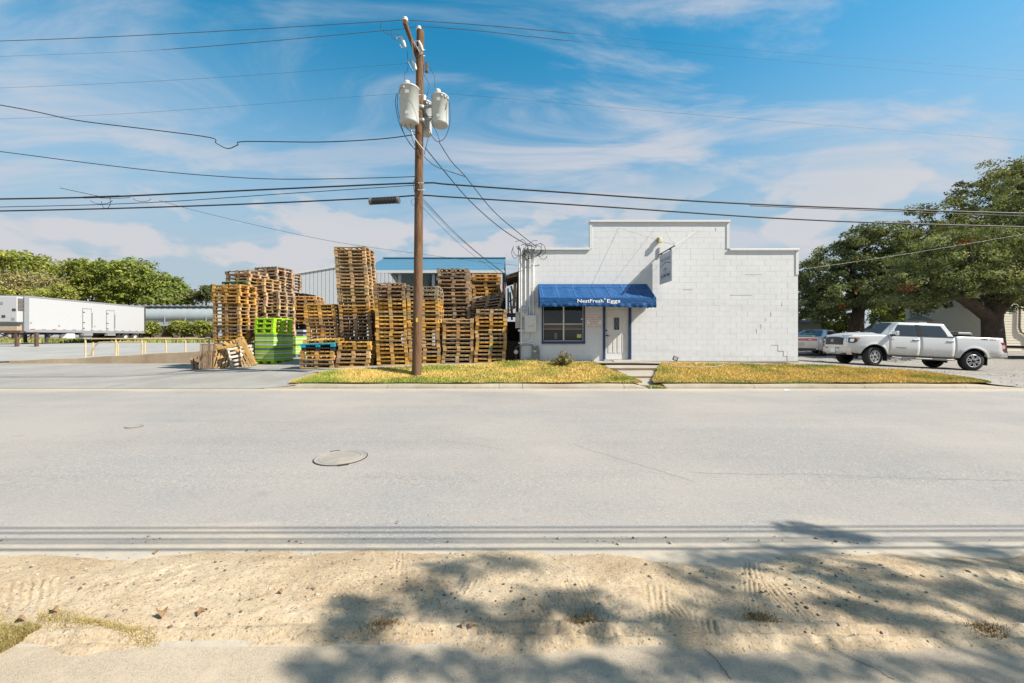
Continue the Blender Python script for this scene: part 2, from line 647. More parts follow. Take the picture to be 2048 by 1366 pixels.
def on(px, py, y0=8.0, y1=60.0):
    """the ground point seen at a photo pixel (walks along the ray until it meets the terrain)"""
    prev = y0
    y = y0
    while y < y1:
        q = P(px, py, y)
        if q.z <= hz1(q.x, y): 
            lo, hi = prev, y
            for _ in range(30):
                m = (lo + hi) / 2
                q = P(px, py, m)
                if q.z <= hz1(q.x, m): hi = m
                else: lo = m
            return P(px, py, hi)
        prev = y; y += 0.05
    return P(px, py, y1)


def grid_obj(name, xs, ys, zf, mat, kind='structure', parent=None, smooth_shade=True):
    X, Y = np.meshgrid(xs, ys)
    Z = zf(X, Y)
    v = np.stack([X.ravel(), Y.ravel(), Z.ravel()], 1)
    nx, ny = len(xs), len(ys)
    i = np.arange(nx * ny).reshape(ny, nx)
    f = np.stack([i[:-1, :-1].ravel(), i[:-1, 1:].ravel(), i[1:, 1:].ravel(), i[1:, :-1].ravel()], 1)
    o = bpy.data.objects.new(name, np_mesh(name, v, f, mat, smooth_shade))
    link(o, parent)
    if kind: o['kind'] = kind
    return o


def strip_obj(name, xs, yf, yb, nv, mat, zoff=0.0, kind='structure', zf=None):
    """sheet between two curves y=yf(x) and y=yb(x), laid on the terrain"""
    xs = np.asarray(xs, float)
    a = np.array([yf(x) for x in xs]); b = np.array([yb(x) for x in xs])
    T = np.linspace(0, 1, nv)[:, None]
    Y = a[None, :] * (1 - T) + b[None, :] * T
    X = np.repeat(xs[None, :], nv, 0)
    Z = (zf or hz)(X, Y) + zoff
    v = np.stack([X.ravel(), Y.ravel(), Z.ravel()], 1)
    i = np.arange(v.shape[0]).reshape(nv, len(xs))
    f = np.stack([i[:-1, :-1].ravel(), i[:-1, 1:].ravel(), i[1:, 1:].ravel(), i[1:, :-1].ravel()], 1)
    o = bpy.data.objects.new(name, np_mesh(name, v, f, mat, True))
    link(o)
    if kind: o['kind'] = kind
    return o


xs_far = np.unique(np.concatenate([-np.geomspace(60, 900, 14), np.linspace(-60, 45, 421), np.geomspace(45, 900, 14), [-12.02, -11.98]]))
ys_far = np.unique(np.concatenate([np.linspace(10.3, 24, 92), np.linspace(24, 60, 37), np.geomspace(60, 1500, 14), [20.08, 20.12]]))
grid_obj('ground', xs_far, ys_far, lambda X, Y: hz(X, Y) - 0.06 - 0.3 * (Y < 10.4) - 0.3 * ((X > 3.2) & (X < 4.3) & (Y < 12.6)), M_FAR)
grid_obj('ground', np.linspace(-900, 900, 3), np.array([-900.0, -60.0, -10.0]), lambda X, Y: X * 0 - 0.05, M_FAR).name = 'ground_behind'
grid_obj('road', np.linspace(-300, 300, 61), np.linspace(-10.0, 10.46, 24), lambda X, Y: X * 0.0, M_ASPH)

yb_lawn = lambda x: float(np.interp(x, _XR, _YR))
strip_obj('driveway', np.linspace(-80, -5.9, 140), lambda x: 10.46 + 0.02, lambda x: 20.05 if x < -12 else 20.05, 40, M_CONC, 0.004)
strip_obj('sidewalk', np.linspace(-6.02, 10.35, 70), lambda x: yb_lawn(x) - 0.02, lambda x: 21.0, 24, M_WALK, 0.010)
strip_obj('upper_lot', np.linspace(-120, -12.02, 120), lambda x: 20.16, lambda x: 40.0, 40, M_LOT, 0.0)

# expansion joints cut in the driveway (dark filled grooves)
M_JOINT = plain('joint_filler', (0.07, 0.065, 0.055), 0.95)


def ground_line(name, pts, w, mat, zoff=0.009, kind='structure'):
    v = []; f = []
    for i, (x, y) in enumerate(pts):
        a = pts[max(i - 1, 0)]; b = pts[min(i + 1, len(pts) - 1)]
        dx, dy = b[0] - a[0], b[1] - a[1]
        L = math.hypot(dx, dy) or 1
        nx, ny = -dy / L, dx / L
        for s in (-1, 1):
            q = (x + nx * w / 2 * s, y + ny * w / 2 * s)
            v.append((q[0], q[1], hz1(*q) + zoff))
        if i: 
            k = 2 * i
            f.append((k - 2, k - 1, k + 1, k))
    o = bpy.data.objects.new(name, np_mesh(name, v, f, mat)); link(o); o['kind'] = kind
    return o


ground_line('joint_line', [(x, 13.2) for x in np.linspace(-60, -6.4, 80)], 0.022, M_JOINT)
ground_line('joint_line', [(-6.4 - 0.55 * t, 11.9 + 2.6 * t) for t in np.linspace(0, 1, 14)], 0.02, M_JOINT)
for gx in (-11.2, -16.5, -22.0):
    ground_line('joint_line', [(gx - 0.2 * t, 10.6 + 5.2 * t) for t in np.linspace(0, 1, 20)], 0.016, M_JOINT)

# long wandering cracks in the road
rs = np.random.default_rng(3)
M_CRACK = plain('crack', (0.06, 0.055, 0.048), 0.95)
for (x0, y0, x1, y1) in ((1150, 890, 1390, 965), (1380, 945, 2040, 960), (330, 842, 620, 846), (880, 880, 1010, 900), (1640, 790, 1900, 800)):
    a = CAMZ * F / (y0 - HY); b = CAMZ * F / (y1 - HY)
    pa = ((x0 - CX) * a / F, a); pb = ((x1 - CX) * b / F, b)
    n = 36
    pts = []
    off = 0
    for i in range(n + 1):
        t = i / n
        off = off * 0.86 + rs.normal(0, 0.012)
        pts.append((lerp(pa[0], pb[0], t), lerp(pa[1], pb[1], t) + off))
    ground_line('crack', pts, 0.0032, M_CRACK, 0.003)

# ---------------------------------------------------------------- kerb: cast lengths with open joints
kerb = tag(empty('kerb'), 'pale concrete kerb in long cast lengths edging the lawn', 'kerb')
kerb['kind'] = 'structure'
KP = [(10.455, -0.02), (10.475, 0.055), (10.50, 0.092), (10.54, 0.105), (10.70, 0.108), (10.74, 0.06), (10.74, -0.02)]


def kerb_len(x0, x1, drop0=0.0, drop1=0.0):
    n = max(2, int((x1 - x0) / 0.25))
    v = []; f = []
    m = len(KP)
    for i in range(n + 1):
        x = lerp(x0, x1, i / n)
        k = 1.0
        if drop0 and x < x0 + drop0: k = 0.12 + 0.88 * smooth(0, 1, (x - x0) / drop0)
        if drop1 and x > x1 - drop1: k = 0.12 + 0.88 * smooth(0, 1, (x1 - x) / drop1)
        for (y, z) in KP:
            v.append((x, y + 0.006 * math.sin(x * 3.1) * (z > 0.01), z * k + 0.006 * math.sin(x * 2.3 + y * 9)))
    for i in range(n):
        for j in range(m - 1):
            f.append((i * m + j, (i + 1) * m + j, (i + 1) * m + j + 1, i * m + j + 1))
    b = MB(); b.add(v, f); b.add([v[j] for j in range(m)], [tuple(range(m))]); b.add([v[n * m + j] for j in range(m)], [tuple(range(m - 1, -1, -1))])
    return b.build('kerb_length', M_KERB, kerb)


ks = [-6.75, -3.4, -0.35, 0.29, 3.05, 3.72, 4.15, 6.6, 9.6, 12.35, 13.95]
for i in range(len(ks) - 1):
    if i == 5: 
        continue
    kerb_len(ks[i] + 0.006, ks[i + 1] - 0.006, 0.9 if i == 0 else 0, 1.4 if i == len(ks) - 2 else (0.25 if i == 4 else 0))
# the broken length in front of the steps: a few tilted lumps of concrete
for (lx, ly, s, a) in ((3.80, 10.52, 0.16, 0.5), (3.98, 10.6, 0.2, 1.2), (4.09, 10.53, 0.12, 2.0), (3.9, 10.66, 0.14, 0.1)):
    MB().box((0, 0, 0), (s, s * 0.8, 0.07), taper=0.8).build('kerb_fragment', M_KERB, kerb, (lx, ly, 0.02), (0.12, -0.1, a), 0.012)

# ---------------------------------------------------------------- front walk: two worn steps down to the kerb
walk = tag(empty('front_walk'), 'worn concrete walk with two shallow steps down to the kerb', 'steps')
walk['kind'] = 'structure'


def slab4(name, pts_top, thick, mat, parent, bevel=0.012):
    """four top corners (front-left, front-right, back-right, back-left) given as points"""
    b = MB()
    top = [tuple(p) for p in pts_top]
    bot = [(p[0], p[1], p[2] - thick) for p in pts_top]
    b.add(bot + top, [(0, 3, 2, 1), (4, 5, 6, 7), (0, 1, 5, 4), (1, 2, 6, 5), (2, 3, 7, 6), (3, 0, 4, 7)])
    return b.build(name, mat, parent, bevel=bevel)


def pxq(px, py, y):
    p = P(px, py, y); return (p.x, p.y, p.z)


slab4('landing', [pxq(1216, 735.5, 12.35), pxq(1324, 735.5, 12.35), pxq(1330, 727, 13.0), pxq(1206, 727, 13.0)], 0.3, M_WALK, walk, 0.02)
slab4('tread', [pxq(1257, 751.8, 11.55), pxq(1323, 752, 11.55), pxq(1325, 739.6, 12.37), pxq(1232, 740.2, 12.37)], 0.25, M_WALK, walk, 0.02)
slab4('tread', [pxq(1272, 768.8, 10.78), pxq(1342, 769, 10.78), pxq(1324, 755.2, 11.57), pxq(1263, 755.4, 11.57)], 0.25, M_WALK, walk, 0.02)

M_RISER = mat_concrete('stained_riser', (0.27, 0.20, 0.125), (0.15, 0.105, 0.065))
for (a, b_, top, bot, y_) in ((1217, 1323, 736.3, 741, 12.33), (1258, 1322, 752.6, 756.2, 11.53)):
    A0, A1 = P(a, top, y_), P(b_, bot, y_)
    MB().box(((A0.x + A1.x) / 2, y_, (A0.z + A1.z) / 2), (A1.x - A0.x, 0.03, A0.z - A1.z)).build('riser', M_RISER, walk)

# ---------------------------------------------------------------- lawns: turf sheet + blades
lawn_a_f = lambda x: 10.73
lawn_b = lambda x: yb_lawn(x)
xsA = np.linspace(-6.2, 3.62, 110)
xsB = np.linspace(3.95, 13.35, 110)


def backA(x):
    y = yb_lawn(x)
    if x > 2.75: y = min(y, float(np.interp(x, [2.75, 3.05, 3.62], [12.6, 11.9, 10.80])))
    if x < -5.0: y = min(y, float(np.interp(x, [-6.2, -5.6, -5.0], [10.80, 11.6, 11.8])))
    return y


def backB(x):
    y = yb_lawn(x)
    if x > 10.4: y = min(y, float(np.interp(x, [10.4, 11.0, 12.8, 13.35], [12.65, 12.85, 11.8, 10.82])))
    if x < 4.9: y = min(y, float(np.interp(x, [3.95, 4.35, 4.85], [10.85, 11.6, 12.6])))
    return y


strip_obj('gravel_lot', np.concatenate([np.linspace(10.2, 14, 77), np.linspace(14.2, 60, 110)]), lambda x: 10.47 if x > 13.9 else (10.72 if x > 13.3 else backB(x) - 0.08), lambda x: 30.0, 70, M_GRAV, 0.004)


def lawn_z(X, Y):
    return hz(X, Y) + 0.02 + 0.035 * fbm(X * 2.2, Y * 2.2, 3, 5.0)


strip_obj('lawn', xsA, lawn_a_f, backA, 30, M_TURF, 0.0, 'structure', lawn_z)
strip_obj('lawn', xsB, lawn_a_f, backB, 30, M_TURF, 0.0, 'structure', lawn_z)


def mat_grass():
    t = NT('grass_blade')
    at = t.n('ShaderNodeAttribute'); at.attribute_name = 'tint'
    m = t.done(at.outputs['Color'], 0.75, spec=0.2)
    return m


M_GRASS = mat_grass()


def blades(name, X, Y, zf, h, tintf, label, lean=0.5, width=0.006):
    n = len(X)
    Z = zf(X, Y)
    ang = rng.uniform(0, 2 * math.pi, n)
    hh = h * rng.uniform(0.5, 1.25, n)
    ln = rng.uniform(0.1, lean, n) * hh
    la = rng.uniform(0, 2 * math.pi, n)
    w = width * rng.uniform(0.6, 1.4, n)
    dx, dy = np.cos(ang) * w, np.sin(ang) * w
    v = np.empty((n, 5, 3), np.float32)
    v[:, 0] = np.stack([X - dx, Y - dy, Z - 0.005], 1)
    v[:, 1] = np.stack([X + dx, Y + dy, Z - 0.005], 1)
    mx, my = X + np.cos(la) * ln * 0.35, Y + np.sin(la) * ln * 0.35
    v[:, 2] = np.stack([mx + dx * 0.7, my + dy * 0.7, Z + hh * 0.6], 1)
    v[:, 3] = np.stack([mx - dx * 0.7, my - dy * 0.7, Z + hh * 0.6], 1)
    v[:, 4] = np.stack([X + np.cos(la) * ln, Y + np.sin(la) * ln, Z + hh], 1)
    b = (np.arange(n) * 5)[:, None]
    tri = np.concatenate([b + [[0, 1, 2]], b + [[0, 2, 3]], b + [[3, 2, 4]]], 0)
    me = np_mesh(name, v.reshape(-1, 3), tri, M_GRASS)
    c = tintf(X, Y)
    col = np.repeat(c, 5, 0)
    col = np.concatenate([col, np.ones((len(col), 1))], 1).astype(np.float32)
    a = me.color_attributes.new('tint', 'FLOAT_COLOR', 'POINT')
    a.data.foreach_set('color', col.ravel())
    o = bpy.data.objects.new(name, me); link(o)
    return tag(o, label, 'grass', kind='stuff')


def tint_lawn(green_bias):
    def f(X, Y):
        k = fbm(X * 0.9, Y * 1.6, 4, 2.0)
        e = smooth(11.25, 10.8, Y) * 0.25                # greener by the kerb
        g = np.clip((k - 0.47) * 3.2 + green_bias + e + rng.normal(0, 0.18, len(X)), 0, 1)[:, None]
        dry = np.array([[0.42, 0.285, 0.075]]); straw = np.array([[0.50, 0.37, 0.13]]); gr = np.array([[0.165, 0.205, 0.035]])
        s = rng.random((len(X), 1))
        c = (dry * (1 - s) + straw * s) * (1 - g) + gr * g
        brown = (fbm(X * 3.1, Y * 3.3, 3, 9.0) > 0.60)[:, None] & (rng.random((len(X), 1)) < 0.6)
        c = np.where(brown, c * 0.6, c)
        return np.minimum(c * 1.55 * rng.uniform(0.75, 1.2, (len(X), 1)), 0.8)
    return f


def scatter_lawn(x0, x1, back, n):
    X = rng.uniform(x0, x1, n)
    B = np.array([back(x) for x in np.linspace(x0, x1, 300)])
    Bx = np.interp(X, np.linspace(x0, x1, 300), B)
    Y = 10.72 + (Bx + 0.06 - 10.72) * rng.random(n)
    keep = (Y < Bx + 0.05 * rng.random(n))
    return X[keep], Y[keep]


Xa, Ya = scatter_lawn(-6.2, 3.62, backA, 52000)
blades('grass_blades', Xa, Ya, lawn_z, 0.050, tint_lawn(0.22), 'yellow green mown grass on the verge by the utility pole')
Xb, Yb = scatter_lawn(3.95, 13.35, backB, 50000)
blades('grass_blades', Xb, Yb, lawn_z, 0.050, tint_lawn(0.06), 'dry straw coloured grass on the verge right of the steps')
# weeds in the kerb gap and tufts along the slab and kerb edges
n = 1500
blades('weeds', rng.uniform(3.72, 4.2, n), rng.uniform(10.45, 10.74, n), lambda X, Y: X * 0 + 0.01, 0.06, tint_lawn(0.5), 'weeds growing in the broken kerb gap')
n = 1400
blades('weeds', rng.uniform(-0.6, 0.9, n), rng.normal(12.95, 0.05, n), lambda X, Y: hz(X, Y) + 0.01, 0.09, tint_lawn(0.7), 'weeds along the slab edge by the gas meter')

# ---------------------------------------------------------------- near shoulder: dirt with wheel ruts, tread prints, footprints
YD0, YD1 = 1.70, 2.62


def gp(px, py):
    y = CAMZ * F / (py - HY)
    return ((px - CX) * y / F, y)


prints = [((1060, 1215), (1092, 1292), 5, 0.026), ((1150, 1172), (1205, 1288), 5, 0.026), ((1310, 1180), (1322, 1286), 4, 0.030),
          ((1350, 1222), (1385, 1278), 4, 0.026), ((1392, 1190), (1412, 1272), 4, 0.028), ((1500, 1172), (1512, 1240), 4, 0.024),
          ((1548, 1178), (1606, 1242), 6, 0.026), ((700, 1182), (768, 1226), 5, 0.028), ((955, 1170), (925, 1235), 6, 0.030),
          ((48, 1172), (46, 1232), 3, 0.035), ((92, 1168), (78, 1228), 3, 0.035), ((1495, 1090), (1505, 1165), 4, 0.026),
          ((1060, 1100), (1120, 1150), 5, 0.024), ((300, 1200), (345, 1235), 4, 0.03), ((800, 1060), (795, 1180), 2, 0.03)]


def dirt_z(X, Y):
    z = -0.012 + 0.040 * smooth(YD1 - 0.02, YD1 - 0.40, Y + 0.42 * (fbm(X * 1.6, Y * 2.5, 4, 1.0) - 0.47)) * smooth(YD0 - 0.02, YD0 + 0.12, Y - 0.30 * (fbm(X * 1.5, Y * 2, 4, 21.0) - 0.47))
    amp = smooth(2.45, 2.2, Y) * smooth(YD0, YD0 + 0.1, Y)
    z = z + 0.022 * (fbm(X * 4.0, Y * 6.0, 4, 4.0) - 0.45) * amp
    z = z + 0.007 * (fbm(X * 26.0, Y * 26.0, 2, 6.0) - 0.4) * (0.3 + amp)
    rough = smooth(0.42, 0.58, fbm(X * 1.6, Y * 3.0, 3, 12.0))
    z = z + rough * amp * 0.042 * (fbm(X * 16, Y * 18, 3, 15.0) - 0.45)
    for (a, b, n, sp) in prints:
        ax, ay = gp(*a); bx, by = gp(*b)
        dx, dy = bx - ax, by - ay
        L = math.hypot(dx, dy); ux, uy = dx / L, dy / L
        s = (X - ax) * ux + (Y - ay) * uy
        c = (X - ax) * (-uy) + (Y - ay) * ux + 0.008 * (vnoise(X * 12, Y * 12, 3) - .5)
        inside = smooth(0.30, 0.5, fbm(X * 3.0, Y * 3.0, 3, 41.0)) * smooth(-0.03, 0.02, s) * smooth(L + 0.03, L - 0.02, s) * smooth(n * sp / 2 + 0.02, n * sp / 2, np.abs(c))
        z = z + inside * (-0.003 + 0.0055 * (0.4 + 1.2 * vnoise(X * 5, Y * 7, 31)) * np.cos(c / sp * 2 * math.pi) * (0.75 + 0.25 * np.sign(np.sin(s / 0.035))))
    # long rut along the pavement edge
    for (yy, d) in ((1.79, 0.016), (1.83, -0.010), (1.87, 0.010)):
        cc = Y - yy - 0.03 * np.sin(X * 0.8 + 1)
        z = z - d * np.exp(-(cc / 0.012) ** 2) * (0.4 + 0.6 * vnoise(X * 2, Y * 0 + yy * 7, 2))
    return z + 0.002


xs_d = np.concatenate([np.linspace(-9, -3.2, 120)[:-1], np.linspace(-3.2, 3.4, 760), np.linspace(3.4, 9, 120)[1:]])
grid_obj('dirt_shoulder', xs_d, np.linspace(YD0 - 0.02, YD1, 150), dirt_z, M_DIRT, 'structure')
# worn pavement at the photographer's feet
def mat_near_pave():
    t = NT('pitted_pavement')
    w = t.world()
    a = t.noise(w, 1.2, 5.0, 0.6)
    v = t.voro(w, 240.0, 'F1', 'Color')
    sx = t.n('ShaderNodeSeparateColor'); t.l(v, sx.inputs[0])
    c = t.noise(w, 220.0, 3.0, 0.7)
    col = t.mix(t.rng(a, 0.3, 0.7), (0.455, 0.378, 0.282), (0.365, 0.295, 0.212))
    col = t.mix(t.rng(sx.outputs[0], 0.2, 0.9, 0.0, 0.4), col, (0.50, 0.44, 0.36))
    col = t.mix(t.math('MULTIPLY', t.rng(sx.outputs[1], 0.70, 1.0), 0.5), col, (0.19, 0.15, 0.112))
    col = t.mix(t.rng(t.noise(w, 5.0, 6.0, 0.7), 0.48, 0.66, 0.0, 0.75), col, (0.50, 0.415, 0.30))
    nm = t.bump(t.math('ADD', t.math('MULTIPLY', sx.outputs[1], -1.0), c), 0.7, 0.006)
    return t.done(col, 0.95, nm, spec=0.15)


M_PAVE = mat_near_pave()
grid_obj('near_pavement', np.linspace(-9, 9, 90), np.linspace(-2.0, YD0 + 0.06, 24), lambda X, Y: X * 0 + 0.006 - 0.004 * smooth(YD0 - 0.1, YD0 + 0.05, Y), M_PAVE)
for pts in ([(1410, 1302), (1440, 1330), (1462, 1366)], [(1650, 1290), (1700, 1318), (1760, 1345), (1790, 1366)]):
    q = []
    for i in range(len(pts) - 1):
        a = gp(*pts[i]); b = gp(*pts[i + 1])
        for k in range(8):
            t_ = k / 8
            q.append((lerp(a[0], b[0], t_) + rs.normal(0, 0.004), lerp(a[1], b[1], t_)))
    ground_line('crack', q, 0.003, M_CRACK, 0.0085)


def near_z(X, Y):
    return np.where((Y > YD0) & (Y < YD1), dirt_z(X, Y), 0.004)


# gravel: many small stones, thickest on the shoulder
def stones(name, X, Y, Z, S, label, cols):
    t = (1 + 5 ** 0.5) / 2
    ico = np.array([[-1, t, 0], [1, t, 0], [-1, -t, 0], [1, -t, 0], [0, -1, t], [0, 1, t], [0, -1, -t], [0, 1, -t], [t, 0, -1], [t, 0, 1], [-t, 0, -1], [-t, 0, 1]])
    ico = ico / np.linalg.norm(ico[0])
    fi = np.array([[0, 11, 5], [0, 5, 1], [0, 1, 7], [0, 7, 10], [0, 10, 11], [1, 5, 9], [5, 11, 4], [11, 10, 2], [10, 7, 6], [7, 1, 8],
                   [3, 9, 4], [3, 4, 2], [3, 2, 6], [3, 6, 8], [3, 8, 9], [4, 9, 5], [2, 4, 11], [6, 2, 10], [8, 6, 7], [9, 8, 1]])
    n = len(X)
    v = ico[None] * (1 + rng.uniform(-0.25, 0.25, (n, 12, 1)))
    a = rng.uniform(0, 6.28, n)
    c, s = np.cos(a), np.sin(a)
    sc = np.stack([S * rng.uniform(0.8, 1.3, n), S * rng.uniform(0.7, 1.0, n), S * rng.uniform(0.45, 0.75, n)], 1)
    v = v * sc[:, None, :]
    vx = v[..., 0] * c[:, None] - v[..., 1] * s[:, None] + X[:, None]
    vy = v[..., 0] * s[:, None] + v[..., 1] * c[:, None] + Y[:, None]
    vz = v[..., 2] + (Z + sc[:, 2] * 0.35)[:, None]
    vv = np.stack([vx, vy, vz], 2).reshape(-1, 3)
    ff = (fi[None] + (np.arange(n) * 12)[:, None, None]).reshape(-1, 3)
    me = np_mesh(name, vv, ff, M_STONE)
    ci = np.array(cols)[rng.integers(0, len(cols), n)] * rng.uniform(0.7, 1.2, (n, 1))
    col = np.concatenate([np.repeat(ci, 12, 0), np.ones((n * 12, 1))], 1).astype(np.float32)
    at = me.color_attributes.new('tint', 'FLOAT_COLOR', 'POINT'); at.data.foreach_set('color', col.ravel())
    o = bpy.data.objects.new(name, me); link(o)
    return tag(o, label, 'gravel', kind='stuff')


def _stone():
    t = NT('loose_stone'); at = t.n('ShaderNodeAttribute'); at.attribute_name = 'tint'
    return t.done(at.outputs['Color'], 0.9, spec=0.2)


M_STONE = _stone()
n = 8000
X = rng.uniform(-4.2, 4.2, n); Y = 1.75 + (0.98) * rng.random(n) ** 0.75
keep = rng.random(n) < np.clip((fbm(X * 1.3, Y * 3, 3, 8.0) - 0.33) * 3.2, 0.05, 1) * np.where(Y > 2.62, 0.35, 1)
X, Y = X[keep], Y[keep]
S = 0.0024 + 0.0085 * rng.random(len(X)) ** 4
stones('gravel', X, Y, near_z(X, Y), S, 'loose gravel scattered over the dirt shoulder', [(0.40, 0.34, 0.26), (0.30, 0.24, 0.17), (0.20, 0.165, 0.12), (0.36, 0.30, 0.22), (0.13, 0.105, 0.08)])
n = 2600
X = rng.uniform(10.6, 24, n); Y = rng.uniform(10.6, 17, n)
keep = (Y > np.array([backB(x) if x < 13.35 else 10.5 for x in X]) + 0.05)
X, Y = X[keep], Y[keep]
stones('gravel', X, Y, hz(X, Y), 0.006 + 0.02 * rng.random(len(X)) ** 3, 'loose gravel around the parked pickup', [(0.34, 0.32, 0.29), (0.24, 0.22, 0.19), (0.14, 0.13, 0.12)])

# grass patch, bottom left, beside the concrete walk, and a dry fringe
def patch(n, tri):
    a, b, c = [np.array(q) for q in tri]
    u = rng.random((n, 2)); sw = u.sum(1) > 1; u[sw] = 1 - u[sw]
    p = a + u[:, :1] * (b - a) + u[:, 1:] * (c - a)
    return p[:, 0], p[:, 1]


def dull(f):
    return lambda X, Y: f(X, Y) * 0.42 + np.array([[0.06, 0.06, 0.03]])


q = [gp(-60, 1232), gp(85, 1262), gp(-60, 1345)]
X1, Y1 = patch(7000, q)
blades('grass_blades', X1, Y1, lambda X, Y: X * 0 + 0.012, 0.026, dull(tint_lawn(0.55)), 'green and straw grass patch beside the near concrete pavement', 1.3, 0.0013)
Xf = []; Yf = []
for i in range(2600):
    t_ = random.random()
    px = lerp(75, 318, t_); py = 1248 + 42 * t_ ** 1.2 + random.gauss(0, 7 + 4 * math.sin(t_ * 9)) - 8 * math.sin(t_ * 3.14)
    a = gp(px, py); Xf.append(a[0]); Yf.append(a[1])
blades('grass_blades', np.array(Xf), np.array(Yf), lambda X, Y: near_z(X, Y), 0.011, dull(tint_lawn(0.05)), 'dry creeping grass fringe along the near pavement edge', 2.2, 0.0011)
for (px, py, lab) in ((1172, 1252, 'small dry grass tuft in the dirt near the centre'), (1520, 1248, 'small dry grass tuft in the shaded dirt'), (765, 1262, 'flattened straw tuft on the sunlit dirt'), (1975, 1272, 'dry weed tuft at the right end of the dirt')):
    c = gp(px, py)
    Xt = rng.normal(c[0], 0.045, 260); Yt = rng.normal(c[1], 0.022, 260)
    blades('dry_tuft', Xt, Yt, lambda X, Y: near_z(X, Y), 0.020, lambda X, Y: np.array([[0.26, 0.17, 0.07]]) * rng.uniform(0.6, 1.3, (len(X), 1)), lab, 1.8, 0.0016)

# fallen leaves, each its own curled leaf
M_LEAF = plain('dead_leaf', (0.24, 0.135, 0.06), 0.7, var=0.35, scale=40)
leaf_spots = [(325, 1243, 0.05), (405, 1240, 0.045), (312, 1107, 0.03), (795, 1048, 0.022), (560, 1198, 0.028), (108, 1238, 0.04), (40, 1258, 0.04), (1455, 1082, 0.022), (925, 1268, 0.028), (945, 1270, 0.035)]
leaf_lab = ['large curled brown leaf on the sunlit dirt at lower left', 'crumpled pale leaf right of the large curled brown leaf', 'small brown leaf by the wire shadows at left', 'tiny yellow leaf on the road above the wire shadows', 'yellowed leaf on the sunlit dirt left of the shade', 'brown leaf on the dry grass fringe at lower left', 'rust brown leaf on the green grass patch at lower left', 'brown leaf in the tree shadow near the wire shadows', 'dull leaf in the shade below centre, smaller of two', 'dull leaf in the shade below centre, larger of two']
for (px, py, s), lab in zip(leaf_spots, leaf_lab):
    x, y = gp(px, py)
    b = MB(); nn = 7
    v = []; f = []
    for i in range(nn):
        t_ = i / (nn - 1)
        w_ = s * 0.42 * math.sin(math.pi * min(1, t_ * 0.96 + 0.03)) ** 0.8
        z_ = 0.35 * s * math.sin(t_ * 3.0) + s * 0.1
        for k in (-1, 0, 1):
            v.append((t_ * s - s / 2, k * w_, z_ + abs(k) * w_ * 0.7))
    for i in range(nn - 1):
        for k in range(2):
            a = i * 3 + k
            f.append((a, a + 1, a + 4, a + 3))
    b.add(v, f, True)
    o = b.build('fallen_leaf', M_LEAF, None, (x, y, float(near_z(np.array(x), np.array(y))) + 0.002), (0, 0, random.uniform(0, 6.28)))
    tag(o, lab, 'leaf', 'fallen leaves on the shoulder')

# manhole cover and small valve cover in the road
def mat_iron():
    t = NT('cast_iron')
    w = t.coord('Object')
    n = t.noise(w, 9.0, 5.0, 0.6)
    col = t.mix(t.rng(n, 0.3, 0.7), (0.22, 0.21, 0.195), (0.28, 0.26, 0.23))
    col = t.mix(t.rng(t.noise(w, 3.0, 4.0), 0.52, 0.7, 0.0, 0.6), col, (0.36, 0.29, 0.21))
    return t.done(col, 0.85, t.bump(t.noise(w, 60, 3), 0.5, 0.004), 0.0)


M_IRON = mat_iron()
M_GAP = plain('dark_gap', (0.035, 0.03, 0.026), 0.95)


def cover(name, px, py, r, lab, studs):
    x, y = gp(px, py)
    e = tag(empty(name, (x, y, 0.0), (0, 0, 0.3)), lab, 'manhole cover')
    MB().lathe([(r, 0.001), (r, 0.006), (r * 0.965, 0.007)], 40, sm=False).build('gap_ring', M_GAP, e)
    MB().lathe([(r * 0.965, 0.002), (r * 0.96, 0.011), (r * 0.90, 0.011), (r * 0.895, 0.008), (r * 0.80, 0.008), (r * 0.79, 0.0115), (r * 0.74, 0.0115), (r * 0.735, 0.008), (0.01, 0.0085)], 40, sm=False).build('lid', M_IRON, e)
    if studs:
        b = MB()
        for i in range(-7, 8):
            for j in range(-7, 8):
                qx, qy = i * r / 10, j * r / 10
                if math.hypot(qx, qy) < r * 0.70:
                    b.box((qx, qy, 0.010), (r * 0.055, r * 0.055, 0.005), taper=0.8)
        b.build('stud_pattern', M_IRON, e)
        for a in (1.9, 4.9):
            MB().box((math.cos(a) * r * 0.99, math.sin(a) * r * 0.99, 0.006), (0.11, 0.05, 0.008), Euler((0, 0, a + 1.57))).build('pry_notch', M_GAP, e)
    return e


cover('manhole_cover', 682, 915.5, 0.296, 'round cast iron manhole cover set in the road', True)
cover('valve_cover', 268, 853.5, 0.11, 'small round valve cover in the road at left', False)

# litter and small things by the kerb and lawn
M_SCRAP = plain('scrap_paper', (0.62, 0.64, 0.66), 0.7)
q = on(1571, 782, 8)
o = MB().add([(0, 0, 0), (0.14, 0.01, 0.02), (0.17, 0.09, 0.0), (0.06, 0.10, 0.035), (-0.02, 0.06, 0.01)], [(0, 1, 3, 4), (1, 2, 3)]).build('paper_scrap', M_SCRAP, None, (q.x, q.y, 0.006))
tag(o, 'crumpled white paper scrap lying in the gutter', 'litter')
q0 = [on(px, py) for px, py in ((1332, 735), (1365, 738.5), (1400, 739.5), (1430, 738), (1450, 734))]
o = MB().tube([Vector((a.x, a.y, hz1(a.x, a.y) + 0.075)) - q0[0] for a in q0], 0.009, 6).build('hose', plain('dull_hose', (0.45, 0.42, 0.34), 0.7), None, q0[0])
tag(o, 'short pale hose lying in the dry lawn', 'hose')

# ---------------------------------------------------------------- white painted block building
YW = 13.75                       # depth of the street wall
S_W = F / YW                     # photo pixels per metre on that wall


def wx(px): return (px - CX) / S_W
def wz(py): return CAMZ + (HY - py) / S_W


